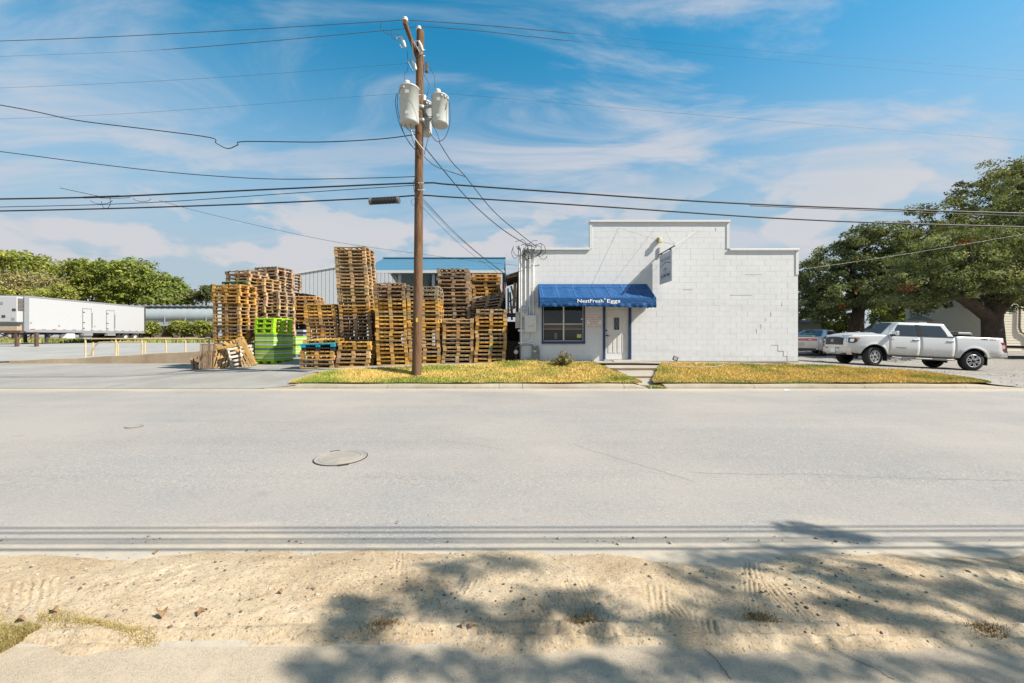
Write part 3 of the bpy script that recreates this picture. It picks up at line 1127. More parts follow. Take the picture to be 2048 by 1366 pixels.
def mat_paint_block():
    t = NT('white_masonry_paint')
    w = t.world()
    a = t.noise(w, 0.8, 5.0, 0.6)
    b = t.noise(t.world((1.0, 1.0, 0.35)), 3.0, 6.0, 0.65)
    oi = t.n('ShaderNodeObjectInfo')
    col = t.mix(t.rng(a, 0.3, 0.7), (0.600, 0.605, 0.61), (0.565, 0.575, 0.585))
    col = t.mix(t.rng(b, 0.50, 0.80, 0.0, 0.35), col, (0.47, 0.475, 0.47))
    col = t.mix(t.rng(oi.outputs['Random'], 0.0, 1.0, 0.0, 0.22), col, (0.49, 0.50, 0.515))
    # splash-back dirt close to the slab
    g = t.n('ShaderNodeNewGeometry'); sp = t.n('ShaderNodeSeparateXYZ'); t.l(g.outputs['Position'], sp.inputs[0])
    sb = t.math('MULTIPLY', t.rng(sp.outputs[2], 0.95, 0.50, 0.0, 0.5), t.rng(t.noise(w, 5.0, 5.0), 0.35, 0.7))
    col = t.mix(sb, col, (0.42, 0.385, 0.33))
    nm = t.bump(t.noise(w, 60.0, 4.0, 0.7), 0.35, 0.004)
    return t.done(col, 0.65, nm, spec=0.3)


M_BLOCK = mat_paint_block()
M_MORTAR = plain('painted_mortar', (0.52, 0.525, 0.53), 0.8, var=0.2, scale=2.5)
M_TRIM = plain('white_trim_metal', (0.57, 0.575, 0.575), 0.45, var=0.06)
M_NAVY = plain('navy_paint', (0.018, 0.035, 0.115), 0.5, var=0.15)
M_WFRAME = plain('window_frame_grey', (0.62, 0.61, 0.57), 0.5)
M_STEEL = plain('galvanised_steel', (0.50, 0.51, 0.51), 0.45, 0.6, var=0.15)
M_BLACK = plain('black_plastic', (0.015, 0.015, 0.016), 0.5)
M_WHITE = plain('white_paint', (0.74, 0.74, 0.73), 0.5, var=0.06)


def mat_glass(name, col=(0.012, 0.014, 0.016), rough=0.06):
    t = NT(name)
    return t.done(col, rough, spec=0.6)


M_DGLASS = mat_glass('dark_window_glass')

XL, XR_ = wx(1040), wx(1596)
ZB = 0.50
Z_LOW, Z_HIGH = wz(497.5), wz(442)
X1, X2 = wx(1180), wx(1458)
bld = tag(empty('block_building', ((XL + XR_) / 2, YW, ZB)), 'white painted concrete block building with stepped front wall', 'building')
bo = Vector(bld.location)


def bb(mb, name, mat, parent=None, **kw):
    """build a mesh given in world coordinates as a child of the building"""
    o = mb.build(name, mat, parent or bld, **kw)
    if parent is None or parent is bld: o.location = -bo
    return o


# shell behind the blocks: front core with the openings left out, side and rear walls, roof
win = (wx(1083.5), wx(1170), 1.165, 2.62)
door = (wx(1206), wx(1262), 0.585, 2.66)
front = MB()
yc0, yc1 = YW + 0.006, YW + 0.20


def wall_box(x0, x1, z0, z1, mb=front):
    mb.box(((x0 + x1) / 2, (yc0 + yc1) / 2, (z0 + z1) / 2), (x1 - x0, yc1 - yc0, z1 - z0))


wall_box(XL, win[0], ZB, Z_LOW)
wall_box(win[0], win[1], ZB, win[2]); wall_box(win[0], win[1], win[3], Z_LOW)
wall_box(win[1], door[0], ZB, Z_LOW)
wall_box(door[0], door[1], ZB, door[2]); wall_box(door[0], door[1], door[3], Z_LOW)
wall_box(door[1], XR_, ZB, Z_LOW)
wall_box(X1, X2, Z_LOW, Z_HIGH)
bb(front, 'front_wall', M_MORTAR)
bk = MB()
D_B = 17.0
for x in (XL + 0.1, XR_ - 0.1):
    bk.box((x, YW + 0.2 + D_B / 2, (ZB + Z_LOW - 0.1) / 2), (0.2, D_B, Z_LOW - 0.1 - ZB))
bk.box(((XL + XR_) / 2, YW + 0.2 + D_B, (ZB + Z_LOW) / 2), (XR_ - XL - 0.01, 0.2, Z_LOW - ZB - 0.3))
bb(bk, 'side_wall', M_BLOCK)
bb(MB().box(((XL + XR_) / 2, YW + 0.25 + D_B / 2, Z_LOW - 0.45), (XR_ - XL - 0.42, D_B - 0.1, 0.1)), 'roof', plain('roofing', (0.3, 0.3, 0.3), 0.9))
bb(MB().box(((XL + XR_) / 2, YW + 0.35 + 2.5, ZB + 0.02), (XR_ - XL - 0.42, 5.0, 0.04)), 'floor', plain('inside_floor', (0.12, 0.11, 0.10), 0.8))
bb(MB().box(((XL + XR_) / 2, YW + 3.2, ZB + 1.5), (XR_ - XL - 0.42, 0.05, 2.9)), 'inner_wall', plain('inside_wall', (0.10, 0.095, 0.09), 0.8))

# concrete blocks: running bond; the 300 on the sunlit part are single parts, the rest one part
CH, CL = 0.2032, 0.4064
JT = 0.003
openings = [win, door]
cells = []
row = 0
z = ZB
while z < Z_HIGH - 0.02:
    z1 = min(z + CH, Z_HIGH if True else 0)
    spans = [(XL, XR_)] if z1 <= Z_LOW + 0.001 else ([(X1, X2)] if z >= Z_LOW - 0.001 else None)
    if spans is None:
        cells.append((XL, XR_, z, Z_LOW)); z = Z_LOW; 
        continue
    for (a, b) in spans:
        x = a - (0.2032 if row % 2 else 0.0)
        while x < b - 0.01:
            x0, x1 = max(x, a), min(x + CL, b)
            x += CL
            segs = [(x0, x1)]
            for (ox0, ox1, oz0, oz1) in openings:
                if z1 > oz0 + 0.05 and z < oz1 - 0.05:
                    ns = []
                    for (s0, s1) in segs:
                        if s1 <= ox0 or s0 >= ox1: ns.append((s0, s1))
                        else:
                            if s0 < ox0: ns.append((s0, ox0))
                            if s1 > ox1: ns.append((ox1, s1))
                    segs = ns
            for (s0, s1) in segs:
                if s1 - s0 > 0.03: cells.append((s0, s1, z, z1))
    z = z1; row += 1
wide = [c for c in cells if c[1] - c[0] > 2.0]
cells = [c for c in cells if c[1] - c[0] <= 2.0]
for c in wide:      # the cut course under the parapet step
    x = c[0]
    while x < c[1] - 0.01:
        cells.append((x, min(x + CL, c[1]), c[2], c[3])); x += CL
ry = random.Random(5)
aw_x0, aw_x1, aw_z0, aw_z1 = wx(1076), wx(1312), wz(618), wz(568)
rest = MB()
block_mesh = {}
count = 0
cells.sort(key=lambda c: -c[0])
for (x0, x1, z0, z1) in cells:
    w_, h_ = round(x1 - x0 - JT, 3), round(z1 - z0 - JT, 3)
    if w_ < 0.02 or h_ < 0.02: continue
    yo = ry.uniform(-0.0012, 0.0012)
    cx_, cz_ = (x0 + x1) / 2, (z0 + z1) / 2
    hidden = aw_x0 < cx_ < aw_x1 and aw_z0 < cz_ < aw_z1
    if count < 300 and not hidden:
        k = (w_, h_)
        if k not in block_mesh:
            hx, hh, bv = w_ / 2, h_ / 2, 0.0022
            b = MB()
            v = [(-hx, 0.007, -hh), (hx, 0.007, -hh), (hx, 0.007, hh), (-hx, 0.007, hh),
                 (-hx, 0.0016, -hh), (hx, 0.0016, -hh), (hx, 0.0016, hh), (-hx, 0.0016, hh),
                 (-hx + bv, 0, -hh + bv), (hx - bv, 0, -hh + bv), (hx - bv, 0, hh - bv), (-hx + bv, 0, hh - bv)]
            f = [(8, 9, 10, 11)]
            for i in range(4):
                j = (i + 1) % 4
                f += [(4 + i, 4 + j, 8 + j, 8 + i), (i, j, 4 + j, 4 + i)]
            b.add(v, f)
            block_mesh[k] = b.mesh('block', M_BLOCK)
        o = bpy.data.objects.new('block', block_mesh[k]); link(o, bld)
        o.location = (cx_ - bo.x, yo + YW - bo.y, cz_ - bo.z)
        count += 1
    else:
        rest.box((cx_, YW + 0.0042 + yo, cz_), (w_, 0.008, h_))
o = bb(rest, 'blocks', M_BLOCK); o['kind'] = 'stuff'
# stepped crack running down through the joints at the right
crk = MB()
cpts = [(1543, 690), (1556, 690), (1556, 702), (1567, 702), (1567, 712), (1574, 712), (1575, 722)]
for i in range(len(cpts) - 1):
    a, b = cpts[i], cpts[i + 1]
    crk.bar((wx(a[0]), YW - 0.002, wz(a[1])), (wx(b[0]), YW - 0.002, wz(b[1])), 0.004, 0.012, (0, 1, 0))
for (px, py, dx, dy) in ((1564, 604, 0, 9), (1542, 625, 0, 9), (1532, 637, 0, 5), (1522, 648, 0, 9), (1513, 658, 0, 9), (1432, 456, 0, 6), (1490, 549, 34, 0), (1366, 579, 20, 0), (1460, 590, 44, 0)):
    crk.bar((wx(px), YW - 0.0025, wz(py)), (wx(px + dx), YW - 0.0025, wz(py + dy)), 0.004, 0.008, (0, 1, 0))
bb(crk, 'crack', plain('wall_crack', (0.33, 0.32, 0.31), 0.9))
# metal coping and corner trim
cop = MB()
t_ = 0.075
for (a, b, zz) in ((XL - 0.02, X1, Z_LOW), (X1 - 0.02, X2 + 0.02, Z_HIGH), (X2, XR_ + 0.02, Z_LOW - 0.02)):
    cop.box(((a + b) / 2, YW + 0.08, zz + 0.012 - t_ / 2 + 0.01), (b - a, 0.28, t_))
bb(cop, 'coping', M_TRIM, bevel=0.008)
for (c_, s_) in (((X1 + 0.03, YW - 0.006, (Z_LOW + Z_HIGH) / 2 - 0.03), (0.09, 0.03, Z_HIGH - Z_LOW - 0.07)),
    ((X2 - 0.04, YW - 0.006, (Z_LOW + Z_HIGH) / 2 - 0.03), (0.10, 0.03, Z_HIGH - Z_LOW - 0.07)), ((XR_ - 0.04, YW - 0.006, Z_LOW - 0.51), (0.10, 0.03, 0.84))):
    bb(MB().box(c_, s_), 'corner_trim', M_TRIM)
bb(MB().box(((XL + XR_) / 2, YW + 0.03, ZB + 0.02), (XR_ - XL + 0.02, 0.10, 0.06)), 'footing', M_WALK)

# window: navy surround, grey aluminium frame, four panes, dim room behind
wd = empty('window', (0, 0, 0)); wd.parent = bld; wd.location = -bo
x0, x1, z0, z1 = win
fr = MB()
yf = YW + 0.04
fr.box((x0 + 0.025, yf, (z0 + z1) / 2), (0.05, 0.12, z1 - z0)); fr.box((x1 - 0.025, yf, (z0 + z1) / 2), (0.05, 0.12, z1 - z0))
fr.box(((x0 + x1) / 2, yf, z1 - 0.025), (x1 - x0 - 0.1, 0.12, 0.05))
fr.build('surround', M_NAVY, wd)
MB().box(((x0 + x1) / 2, YW + 0.02, z0 + 0.04), (x1 - x0 + 0.01, 0.16, 0.085)).build('sill', M_NAVY, wd, bevel=0.006)
al = MB()
ax0, ax1, az0, az1 = x0 + 0.05, x1 - 0.05, z0 + 0.085, z1 - 0.05
xm = wx(1127.5); zm = wz(648)
ya = YW + 0.07
for xx in (ax0 + 0.012, ax1 - 0.012): al.box((xx, ya, (az0 + az1) / 2), (0.024, 0.05, az1 - az0))
al.box((xm, ya, (az0 + az1) / 2), (0.05, 0.06, az1 - az0))
for zz in (az0 + 0.012, az1 - 0.012, zm): al.box(((ax0 + ax1) / 2, ya + 0.004, zz), (ax1 - ax0, 0.045, 0.03))
al.build('frame', M_WFRAME, wd)
M_SCREEN = plain('insect_screen', (0.055, 0.052, 0.05), 0.7)
M_BLIND = plain('drawn_blind', (0.12, 0.105, 0.09), 0.8)
for (a, b, c, d, m) in ((ax0, xm, zm, az1, M_DGLASS), (xm, ax1, zm, az1, M_DGLASS), (ax0, xm, az0, zm, M_SCREEN), (xm, ax1, az0, zm, M_DGLASS)):
    MB().box(((a + b) / 2, ya + 0.012, (c + d) / 2), (b - a - 0.02, 0.006, d - c - 0.02)).build('pane', m, wd)
for (a, b, c, d) in ((ax0, xm, wz(644), az1), (xm, ax1, wz(644), az1)):
    MB().box(((a + b) / 2, ya + 0.003, wz(658)), (b - a - 0.05, 0.006, 0.012)).build('sash_rail', M_WFRAME, wd)
    MB().box(((a + b) / 2, ya + 0.006, (wz(657) + zm) / 2), (b - a - 0.05, 0.004, zm - wz(657) - 0.02)).build('blind', M_BLIND, wd)
MB().box((wx(1159), ya + 0.002, wz(672)), (0.16, 0.004, 0.13)).build('notice', plain('yellow_notice', (0.55, 0.55, 0.20), 0.7), wd)
MB().box((wx(1112), ya + 0.003, wz(672)), (0.10, 0.003, 0.22)).build('inside_box', plain('pale_box', (0.16, 0.16, 0.155), 0.7), wd)
MB().lathe([(0.035, 0), (0.035, 0.004)], 14, (wx(1164.5), ya - 0.003, wz(638)), 'y').build('sticker', M_WHITE, wd)

# door: navy jambs, white panelled slab with a small leaded light
dr = empty('door', (0, 0, 0)); dr.parent = bld; dr.location = -bo
x0, x1, z0, z1 = door
j = MB()
for xx in (x0 + 0.038, x1 - 0.038): j.box((xx, YW + 0.015, (z0 + z1) / 2), (0.076, 0.13, z1 - z0))
j.box(((x0 + x1) / 2, YW + 0.015, z1 - 0.03), (x1 - x0 - 0.15, 0.13, 0.06))
j.build('jamb', M_NAVY, dr)
M_DOORW = plain('white_door_paint', (0.60, 0.585, 0.56), 0.5, var=0.05, dirt=((0.45, 0.41, 0.35), 0.35))
sx0, sx1, sz0, sz1 = x0 + 0.076, x1 - 0.076, z0 + 0.02, z1 - 0.06
slab = MB().box(((sx0 + sx1) / 2, YW + 0.065, (sz0 + sz1) / 2), (sx1 - sx0 - 0.006, 0.05, sz1 - sz0)).build('slab', M_DOORW, dr)
pn = MB()
cxd = (sx0 + sx1) / 2
for k in range(4):          # tall lower panels: raised fields with shadowed grooves
    xx = sx0 + 0.17 + k * 0.165
    pn.box((xx, YW + 0.036, sz0 + 0.56), (0.115, 0.016, 0.66))
for xx in (sx0 + 0.14, sx1 - 0.14): pn.box((xx, YW + 0.036, sz0 + 1.28), (0.13, 0.016, 0.52))
for k, xx in enumerate((cxd - 0.23, cxd, cxd + 0.23)):
    pn.prism([(xx - 0.085, sz0 + 1.70), (xx + 0.085, sz0 + 1.70), (xx + 0.085, sz0 + (1.80 if k == 1 else (1.79 if k == 0 else 1.75))), (xx - 0.085, sz0 + (1.80 if k == 1 else (1.75 if k == 0 else 1.79)))], YW + 0.028, YW + 0.044)
pn.build('panel', M_DOORW, dr, bevel=0.006)
MB().box((wx(1233.5), YW + 0.032, wz(647.5)), (0.225, 0.02, 0.48)).build('light_frame', M_DOORW, dr, bevel=0.005)
lt = MB().box((wx(1233.5), YW + 0.024, wz(647.5)), (0.185, 0.012, 0.44)).build('light_pane', mat_glass('leaded_glass', (0.03, 0.042, 0.045), 0.25), dr)
ld = MB()
for (a, b) in (((0, 0.12), (0.045, 0)), ((0.045, 0), (0, -0.12)), ((0, -0.12), (-0.045, 0)), ((-0.045, 0), (0, 0.12)), ((0, 0.12), (0, 0.21)), ((0, -0.12), (0, -0.21))):
    ld.bar((wx(1233.5) + a[0], YW + 0.016, wz(647.5) + a[1]), (wx(1233.5) + b[0], YW + 0.016, wz(647.5) + b[1]), 0.004, 0.008, (0, 1, 0))
ld.build('leading', plain('lead_grey', (0.32, 0.34, 0.33), 0.4), lt)
hd = MB()
hd.lathe([(0.028, 0), (0.028, 0.03), (0.02, 0.05)], 12, (sx0 + 0.07, YW - 0.01, wz(671)), 'y')
hd.bar((sx0 + 0.07, YW - 0.02, wz(671)), (sx0 + 0.17, YW - 0.025, wz(672)), 0.02, 0.018)
hd.lathe([(0.026, 0), (0.026, 0.03)], 12, (sx0 + 0.055, YW + 0.012, wz(661)), 'y')
hd.build('handle', plain('dark_bronze', (0.06, 0.05, 0.04), 0.35, 0.7), dr)
MB().box(((x0 + x1) / 2, YW - 0.02, z0 - 0.012), (x1 - x0, 0.24, 0.045)).build('threshold', M_STEEL, dr, bevel=0.005)
bb(slab4('door_step', [(wx(1221), 13.25, 0.555), (wx(1266), 13.25, 0.555), (wx(1264), 13.66, 0.585), (wx(1224), 13.66, 0.585)], 0.10, M_WALK, None, 0.008) and MB().box((wx(1243), 13.7, 0.545), (0.7, 0.05, 0.02)), 'step_edge', M_WALK)
bpy.data.objects['door_step'].parent = bld
bpy.data.objects['door_step'].location = -bo

# ---------------------------------------------------------------- blue awning
def mat_canvas():
    t = NT('blue_canvas')
    w = t.coord('Object')
    a = t.noise(w, 1.6, 5.0, 0.6)
    b = t.noise(w, 14.0, 5.0, 0.65)
    col = t.mix(t.rng(a, 0.3, 0.7), (0.004, 0.055, 0.175), (0.008, 0.070, 0.205))
    col = t.mix(t.rng(b, 0.48, 0.74, 0.0, 0.55), col, (0.045, 0.125, 0.25))
    nm = t.bump(t.noise(w, 260.0, 2.0), 0.15, 0.002)
    nm = t.bump(t.noise(t.coord('Object', (1.2, 1, 3.0)), 2.6, 4.0), 0.7, 0.05, nm)
    m = t.done(col, 0.65, nm, spec=0.25)
    return m


M_CANVAS = mat_canvas()
AX0, AX1 = wx(1076.5), wx(1293.4)
YF = 12.84
ZT = CAMZ + (HY - 568) / S_W
kf = YF / F
ZF1 = CAMZ + (HY - 595.3) * kf
ZF0 = CAMZ + (HY - 607.2) * kf
ZV = CAMZ + (HY - 614.6) * kf
aw = tag(empty('awning', ((AX0 + AX1) / 2, YW, ZF0)), 'bright blue canvas awning over the window and door', 'awning')
ao = Vector(aw.location)


def ab(mb, name, mat, parent=None, **kw):
    o = mb.build(name, mat, parent or aw, **kw)
    if parent is None: o.location = -ao
    return o


def awn_pt(u, v, sag=0.03):
    x = lerp(AX0, AX1, u)
    y = lerp(YW - 0.01, YF, v)
    z = lerp(ZT, ZF1, v)
    bay = (u * 8) % 1.0
    z -= sag * math.sin(math.pi * bay) * math.sin(math.pi * v) * 0.7
    return (x, y, z)


nu, nv = 97, 11
v = [awn_pt(i / (nu - 1), j / (nv - 1)) for j in range(nv) for i in range(nu)]
f = [(j * nu + i, j * nu + i + 1, (j + 1) * nu + i + 1, (j + 1) * nu + i) for j in range(nv - 1) for i in range(nu - 1)]
b = MB(); b.add(v, f, True); ab(b, 'top_panel', M_CANVAS)
b = MB()
n = 60
v = []; f = []
for i in range(n + 1):
    x = lerp(AX0, AX1, i / n)
    v += [(x, YF, ZF1), (x, YF - 0.004 + 0.003 * math.sin(i * 0.9), ZF0)]
    if i: f.append((2 * i - 2, 2 * i, 2 * i + 1, 2 * i - 1))
b.add(v, f, True); ab(b, 'front_band', M_CANVAS)
v = []; f = []
n = 240
for i in range(n + 1):
    x = lerp(AX0, AX1, i / n)
    u = i / n
    fold = 0.02 * math.sin(u * 41) * (0.5 + 0.5 * math.sin(u * 7 + 1)) + 0.012 * math.sin(u * 97)
    sc = 0.018 * abs(math.sin(u * math.pi * 22))
    lo = ZV + 0.02 * math.sin(u * 5.0) + sc
    v += [(x, YF - 0.012, ZF0 + 0.01), (x, YF - 0.025 + fold * 0.6, (ZF0 + lo) / 2), (x, YF - 0.005 + fold, lo)]
    if i:
        k = 3 * i
        f += [(k - 3, k, k + 1, k - 2), (k - 2, k + 1, k + 2, k - 1)]
b = MB(); b.add(v, f, True); ab(b, 'valance', M_CANVAS)
for k, x in enumerate((AX0, AX1)):
    b = MB()
    b.add([(x, YW - 0.01, ZT), (x, YF, ZF1), (x, YF, ZF0), (x, YW - 0.01, ZF0)], [(0, 1, 2, 3)])
    n = 26
    v = []; f = []
    for i in range(n + 1):
        y = lerp(YF, YW - 0.01, i / n)
        v += [(x, y, ZF0 + 0.005), (x + 0.012 * math.sin(i * 1.1), y, ZV + 0.02 + 0.03 * abs(math.sin(i * 0.75)))]
        if i: f.append((2 * i - 2, 2 * i, 2 * i + 1, 2 * i - 1))
    b.add(v, f)
    ab(b, 'side_panel', M_CANVAS)
M_SEAM = plain('awning_seam', (0.05, 0.16, 0.36), 0.6)
for u in (0.02, 0.155, 0.305, 0.455, 0.605, 0.75, 0.86, 0.985):
    b = MB()
    pts = [Vector(awn_pt(u + 0.012 * (j / 10), j / 10)) + Vector((0, -0.004, 0.006)) for j in range(11)]
    for i in range(10): b.bar(pts[i], pts[i + 1], 0.018, 0.006, (0, -0.5, 1))
    ab(b, 'seam', M_SEAM)
b = MB()
for i in range(24):
    a = Vector(awn_pt(i / 24, 0.28)) + Vector((0, -0.003, 0.004)); c = Vector(awn_pt((i + 1) / 24, 0.28)) + Vector((0, -0.003, 0.004))
    b.bar(a, c, 0.01, 0.006)
ab(b, 'seam', M_CANVAS)
fr = MB()
for u in (0.01, 0.5, 0.99):
    x = lerp(AX0, AX1, u)
    fr.tube([(x, YW - 0.02, ZT - 0.05), (x, YF + 0.03, ZF1 - 0.04), (x, YF + 0.03, ZF0), (x, YW - 0.02, ZF0)], 0.014, 6)
fr.tube([(AX0, YF + 0.03, ZF0), (AX1, YF + 0.03, ZF0)], 0.014, 6)
ab(fr, 'frame', M_STEEL)
M_LETTER = plain('white_lettering', (0.80, 0.80, 0.80), 0.6, var=0.04)
zl = (ZF0 + ZF1) / 2
tx = lambda px: (px - CX) * (YF - 0.012) / F
t1 = text_obj('lettering', 'NestFresh', 0.165, M_LETTER, aw, (tx(1155), YF - 0.014, CAMZ + (HY - 602.2) * kf), align='LEFT', bold=0.0015)
t2 = text_obj('lettering', 'Eggs', 0.165, M_LETTER, aw, (tx(1213.5), YF - 0.014, CAMZ + (HY - 602.2) * kf), align='LEFT', bold=0.0015)
t3 = text_obj('lettering', '®', 0.075, M_LETTER, aw, (tx(1205.6), YF - 0.014, CAMZ + (HY - 598.4) * kf), align='LEFT', bold=0.001)
for tt, px0, px1 in ((t1, 1155, 1206.5), (t2, 1214, 1240.5), (t3, 1207.5, 1211.5)):
    xs_ = [vv.co.x for vv in tt.data.vertices]
    s_ = (tx(px1) - tx(px0)) / (max(xs_) - min(xs_))
    tt.scale = (s_, 1, 1)
    tt.location = (tx(px0) - min(xs_) * s_ - ao.x, tt.location.y - ao.y, tt.location.z - ao.z)

# ---------------------------------------------------------------- hanging sign on a bracket with guy wires
SX = wx(1318)
hb = tag(empty('hanging_sign', (SX, YW, wz(510))), 'pale grey hanging sign with blue lettering on a wall bracket', 'sign')
ho = Vector(hb.location)
M_SIGN = plain('sign_face', (0.48, 0.50, 0.53), 0.55, var=0.05)
M_SBLUE = plain('sign_blue', (0.03, 0.06, 0.17), 0.5)
M_SGREY = plain('sign_grey_blue', (0.16, 0.21, 0.29), 0.5)
tip = Vector((0, -1.31, 0.02))
br = MB()
br.tube([(0, 0.0, 0.0), tip], 0.022, 8)
br.build('bracket_arm', plain('bracket_brown', (0.10, 0.085, 0.075), 0.5, 0.3), hb)
MB().box((0, -0.02, 0.09), (0.06, 0.04, 0.34)).build('wall_plate', plain('bracket_grey', (0.33, 0.33, 0.33), 0.5), hb)
bd = MB().box((0, -0.61, -0.565), (0.035, 1.04, 1.02)).build('board', M_SIGN, hb, bevel=0.004)
for y in (-0.22, -0.98):
    MB().box((0, y, -0.005), (0.055, 0.05, 0.06)).tube([(0, y, -0.03), (0, y, -0.12)], 0.012, 6).build('hanger', M_BLACK, hb)
Mrot = (R(90), 0, R(-90))
xs_off = -0.0195
def side_text(body, size, mat, y, z, ang=0.0, sx=1.0, shear=0.0, bold=0.0):
    o = text_obj('lettering', body, size, mat, bd, (xs_off, y, z), (R(90), R(0), R(-90)), 0.0008, 'CENTER', bold, sx, shear)
    return o
side_text('Nestfresh', 0.245, M_SGREY, -0.60, -0.27, sx=0.86, shear=0.15)
pr = MB()
for (y0_, y1_, z_, h_) in ((-0.50, -0.70, -0.575, 0.018), (-0.44, -0.76, -0.61, 0.030), (-0.44, -0.76, -0.665, 0.018)):
    pr.box((xs_off - 0.0004, (y0_ + y1_) / 2, z_), (0.0016, abs(y1_ - y0_), h_))
pr.build('print_line', M_SGREY, bd)
pr = MB()
yy = -0.24
for wd_ in (0.05, 0.05, 0.05, -0.05, 0.05, 0.05, 0.05, 0.05, 0.05, -0.05, 0.05, 0.05, 0.05, 0.05, 0.05):
    if wd_ > 0: pr.box((xs_off - 0.0004, yy - 0.022, -0.855 + 0.035 * math.sin((yy + 0.16) / -0.89 * math.pi)), (0.0016, 0.036, 0.085))
    yy -= abs(wd_)
pr.build('print_line', M_SBLUE, bd)
sw = MB()
for i in range(16):
    a, c = i / 16, (i + 1) / 16
    f_ = lambda t: (xs_off - 0.0008, lerp(-0.12, -1.08, t), -0.505 + 0.11 * math.sin(t * math.pi * 0.95) ** 1.0)
    sw.bar(f_(a), f_(c), 0.016 + 0.012 * math.sin(a * 3.14), 0.0016, (1, 0, 0))
sw.build('swoosh', M_SBLUE, bd)
bx_ = MB()
for zz, am in ((-0.77, 0.045), (-0.945, 0.045)):
    for i in range(12):
        a, c = i / 12, (i + 1) / 12
        f_ = lambda t: (xs_off - 0.0008, lerp(-0.16, -1.05, t), zz + am * math.sin(t * math.pi))
        bx_.bar(f_(a), f_(c), 0.012, 0.0016, (1, 0, 0))
bx_.build('border', M_SGREY, bd)
gw = MB()
for (px, py) in ((1237, 456), (1319.5, 443.8), (1401, 457)):
    gw.tube([tip + Vector((0, 0, 0.02)), (wx(px) - SX, 0.0, wz(py) - wz(510))], 0.0045, 5)
gw.tube([tip + Vector((0, 0.02, 0)), tip + Vector((0, 0.02, 0.11))], 0.008, 5)
gw.build('guy_wire', M_STEEL, hb)

# wall light
wlgt = tag(empty('wall_light', (wx(1317), YW, wz(482))), 'small yellowed wall light high above the hanging sign', 'light')
MB().box((0, -0.05, 0.03), (0.12, 0.10, 0.16)).build('housing', plain('light_housing', (0.28, 0.24, 0.14), 0.6), wlgt, bevel=0.015)
MB().box((0.01, -0.13, -0.01), (0.13, 0.09, 0.19), taper=0.8).build('lens', plain('yellowed_lens', (0.62, 0.55, 0.26), 0.35), wlgt, bevel=0.02)

# notice by the door
nt = tag(empty('wall_notice', (wx(1188), YW - 0.004, wz(643.5))), 'white no entry notice with red and black lettering beside the door', 'sign')
NW, NH = 31.5 / S_W, 23.5 / S_W
pl = MB().box((0, 0, 0), (NW, 0.006, NH)).build('board', plain('notice_white', (0.74, 0.70, 0.66), 0.6, var=0.04), nt)
M_RED = plain('notice_red', (0.38, 0.035, 0.03), 0.6); M_INK = plain('notice_ink', (0.10, 0.05, 0.045), 0.6)
for (body, z, size, m, wid) in (('NO ENTRY ALLOWED', 0.142, 0.082, M_RED, 0.50), ('IF YOU HAVE BEEN ON A POULTRY', 0.075, 0.036, M_INK, 0.50), ('FARM IN THE PAST 48 HRS.', 0.022, 0.036, M_INK, 0.40), ('NO ENTRAR', -0.045, 0.072, M_RED, 0.29), ('SI USTED ESTUVO EN LA GRANJA', -0.112, 0.036, M_INK, 0.48), ('AVICOLA EN LAS ULTIMAS 48 HRS.', -0.165, 0.036, M_INK, 0.50)):
    o = text_obj('lettering', body, size, m, pl, (0, -0.0042, z), extrude=0.0006, bold=0.0012)
    xs_ = [q.co.x for q in o.data.vertices]
    o.scale = (wid / (max(xs_) - min(xs_)), 1, 1)
bd_ = MB()
for (c, s) in (((0, -0.0036, NH / 2 - 0.008), (NW - 0.01, 0.002, 0.006)), ((0, -0.0036, -NH / 2 + 0.008), (NW - 0.01, 0.002, 0.006)), ((NW / 2 - 0.008, -0.0036, 0), (0.006, 0.002, NH - 0.02)), ((-NW / 2 + 0.008, -0.0036, 0), (0.006, 0.002, NH - 0.02))): bd_.box(c, s)
bd_.build('border', M_RED, pl)

# little black yard sign tilted in the grass
ys_ = on(1345, 728.5)
yd = tag(empty('yard_sign', (ys_.x, ys_.y, ys_.z)), 'small black tilted yard sign at the lawn edge', 'sign')
MB().tube([(0, 0, -0.05), (0.07, 0, 0.12)], 0.006, 6).build('stake', M_BLACK, yd)
pv = MB().box((0, 0, 0), (0.17, 0.012, 0.145)).build('plate', M_BLACK, yd, (0.095, 0, 0.19), (0, R(22), 0))
for i, (w_, z_) in enumerate(((0.12, 0.045), (0.10, 0.015), (0.13, -0.015), (0.08, -0.045))):
    MB().box((0, -0.0075, z_), (w_, 0.002, 0.014)).build('print_line', M_WHITE, pv)

# ---------------------------------------------------------------- electrical gear at the left corner
M_BOX = plain('meter_grey', (0.58, 0.59, 0.58), 0.5, var=0.08)
M_PIPEW = plain('painted_conduit', (0.66, 0.66, 0.65), 0.5, var=0.1)
eb = tag(empty('electric_meter', (wx(1050), YW - 0.06, wz(625))), 'round glass electric meter on a grey box at the building corner', 'electric meter')
MB().box((0, 0.0, -0.01), (0.20, 0.12, 0.34)).build('box', M_BOX, eb, bevel=0.012)
MB().lathe([(0.088, -0.06), (0.088, -0.09), (0.078, -0.092)], 20, (0, 0, 0.06), 'y').build('ring', M_STEEL, eb)
MB().lathe([(0.076, -0.08), (0.074, -0.14), (0.055, -0.165), (0.02, -0.172)], 20, (0, 0, 0.06), 'y').build('glass_dome', plain('meter_glass', (0.45, 0.46, 0.45), 0.12, spec=0.6), eb)
MB().box((0, -0.176, 0.06), (0.07, 0.006, 0.022)).build('dial', M_BLACK, eb)
pb = tag(empty('electrical_cabinet', (wx(1060.5), YW - 0.1, wz(647.5))), 'grey electrical cabinet with a paper label below the meter', 'cabinet')
MB().box((0, 0, 0), (0.41, 0.2, 0.60)).build('case', M_BOX, pb, bevel=0.01)
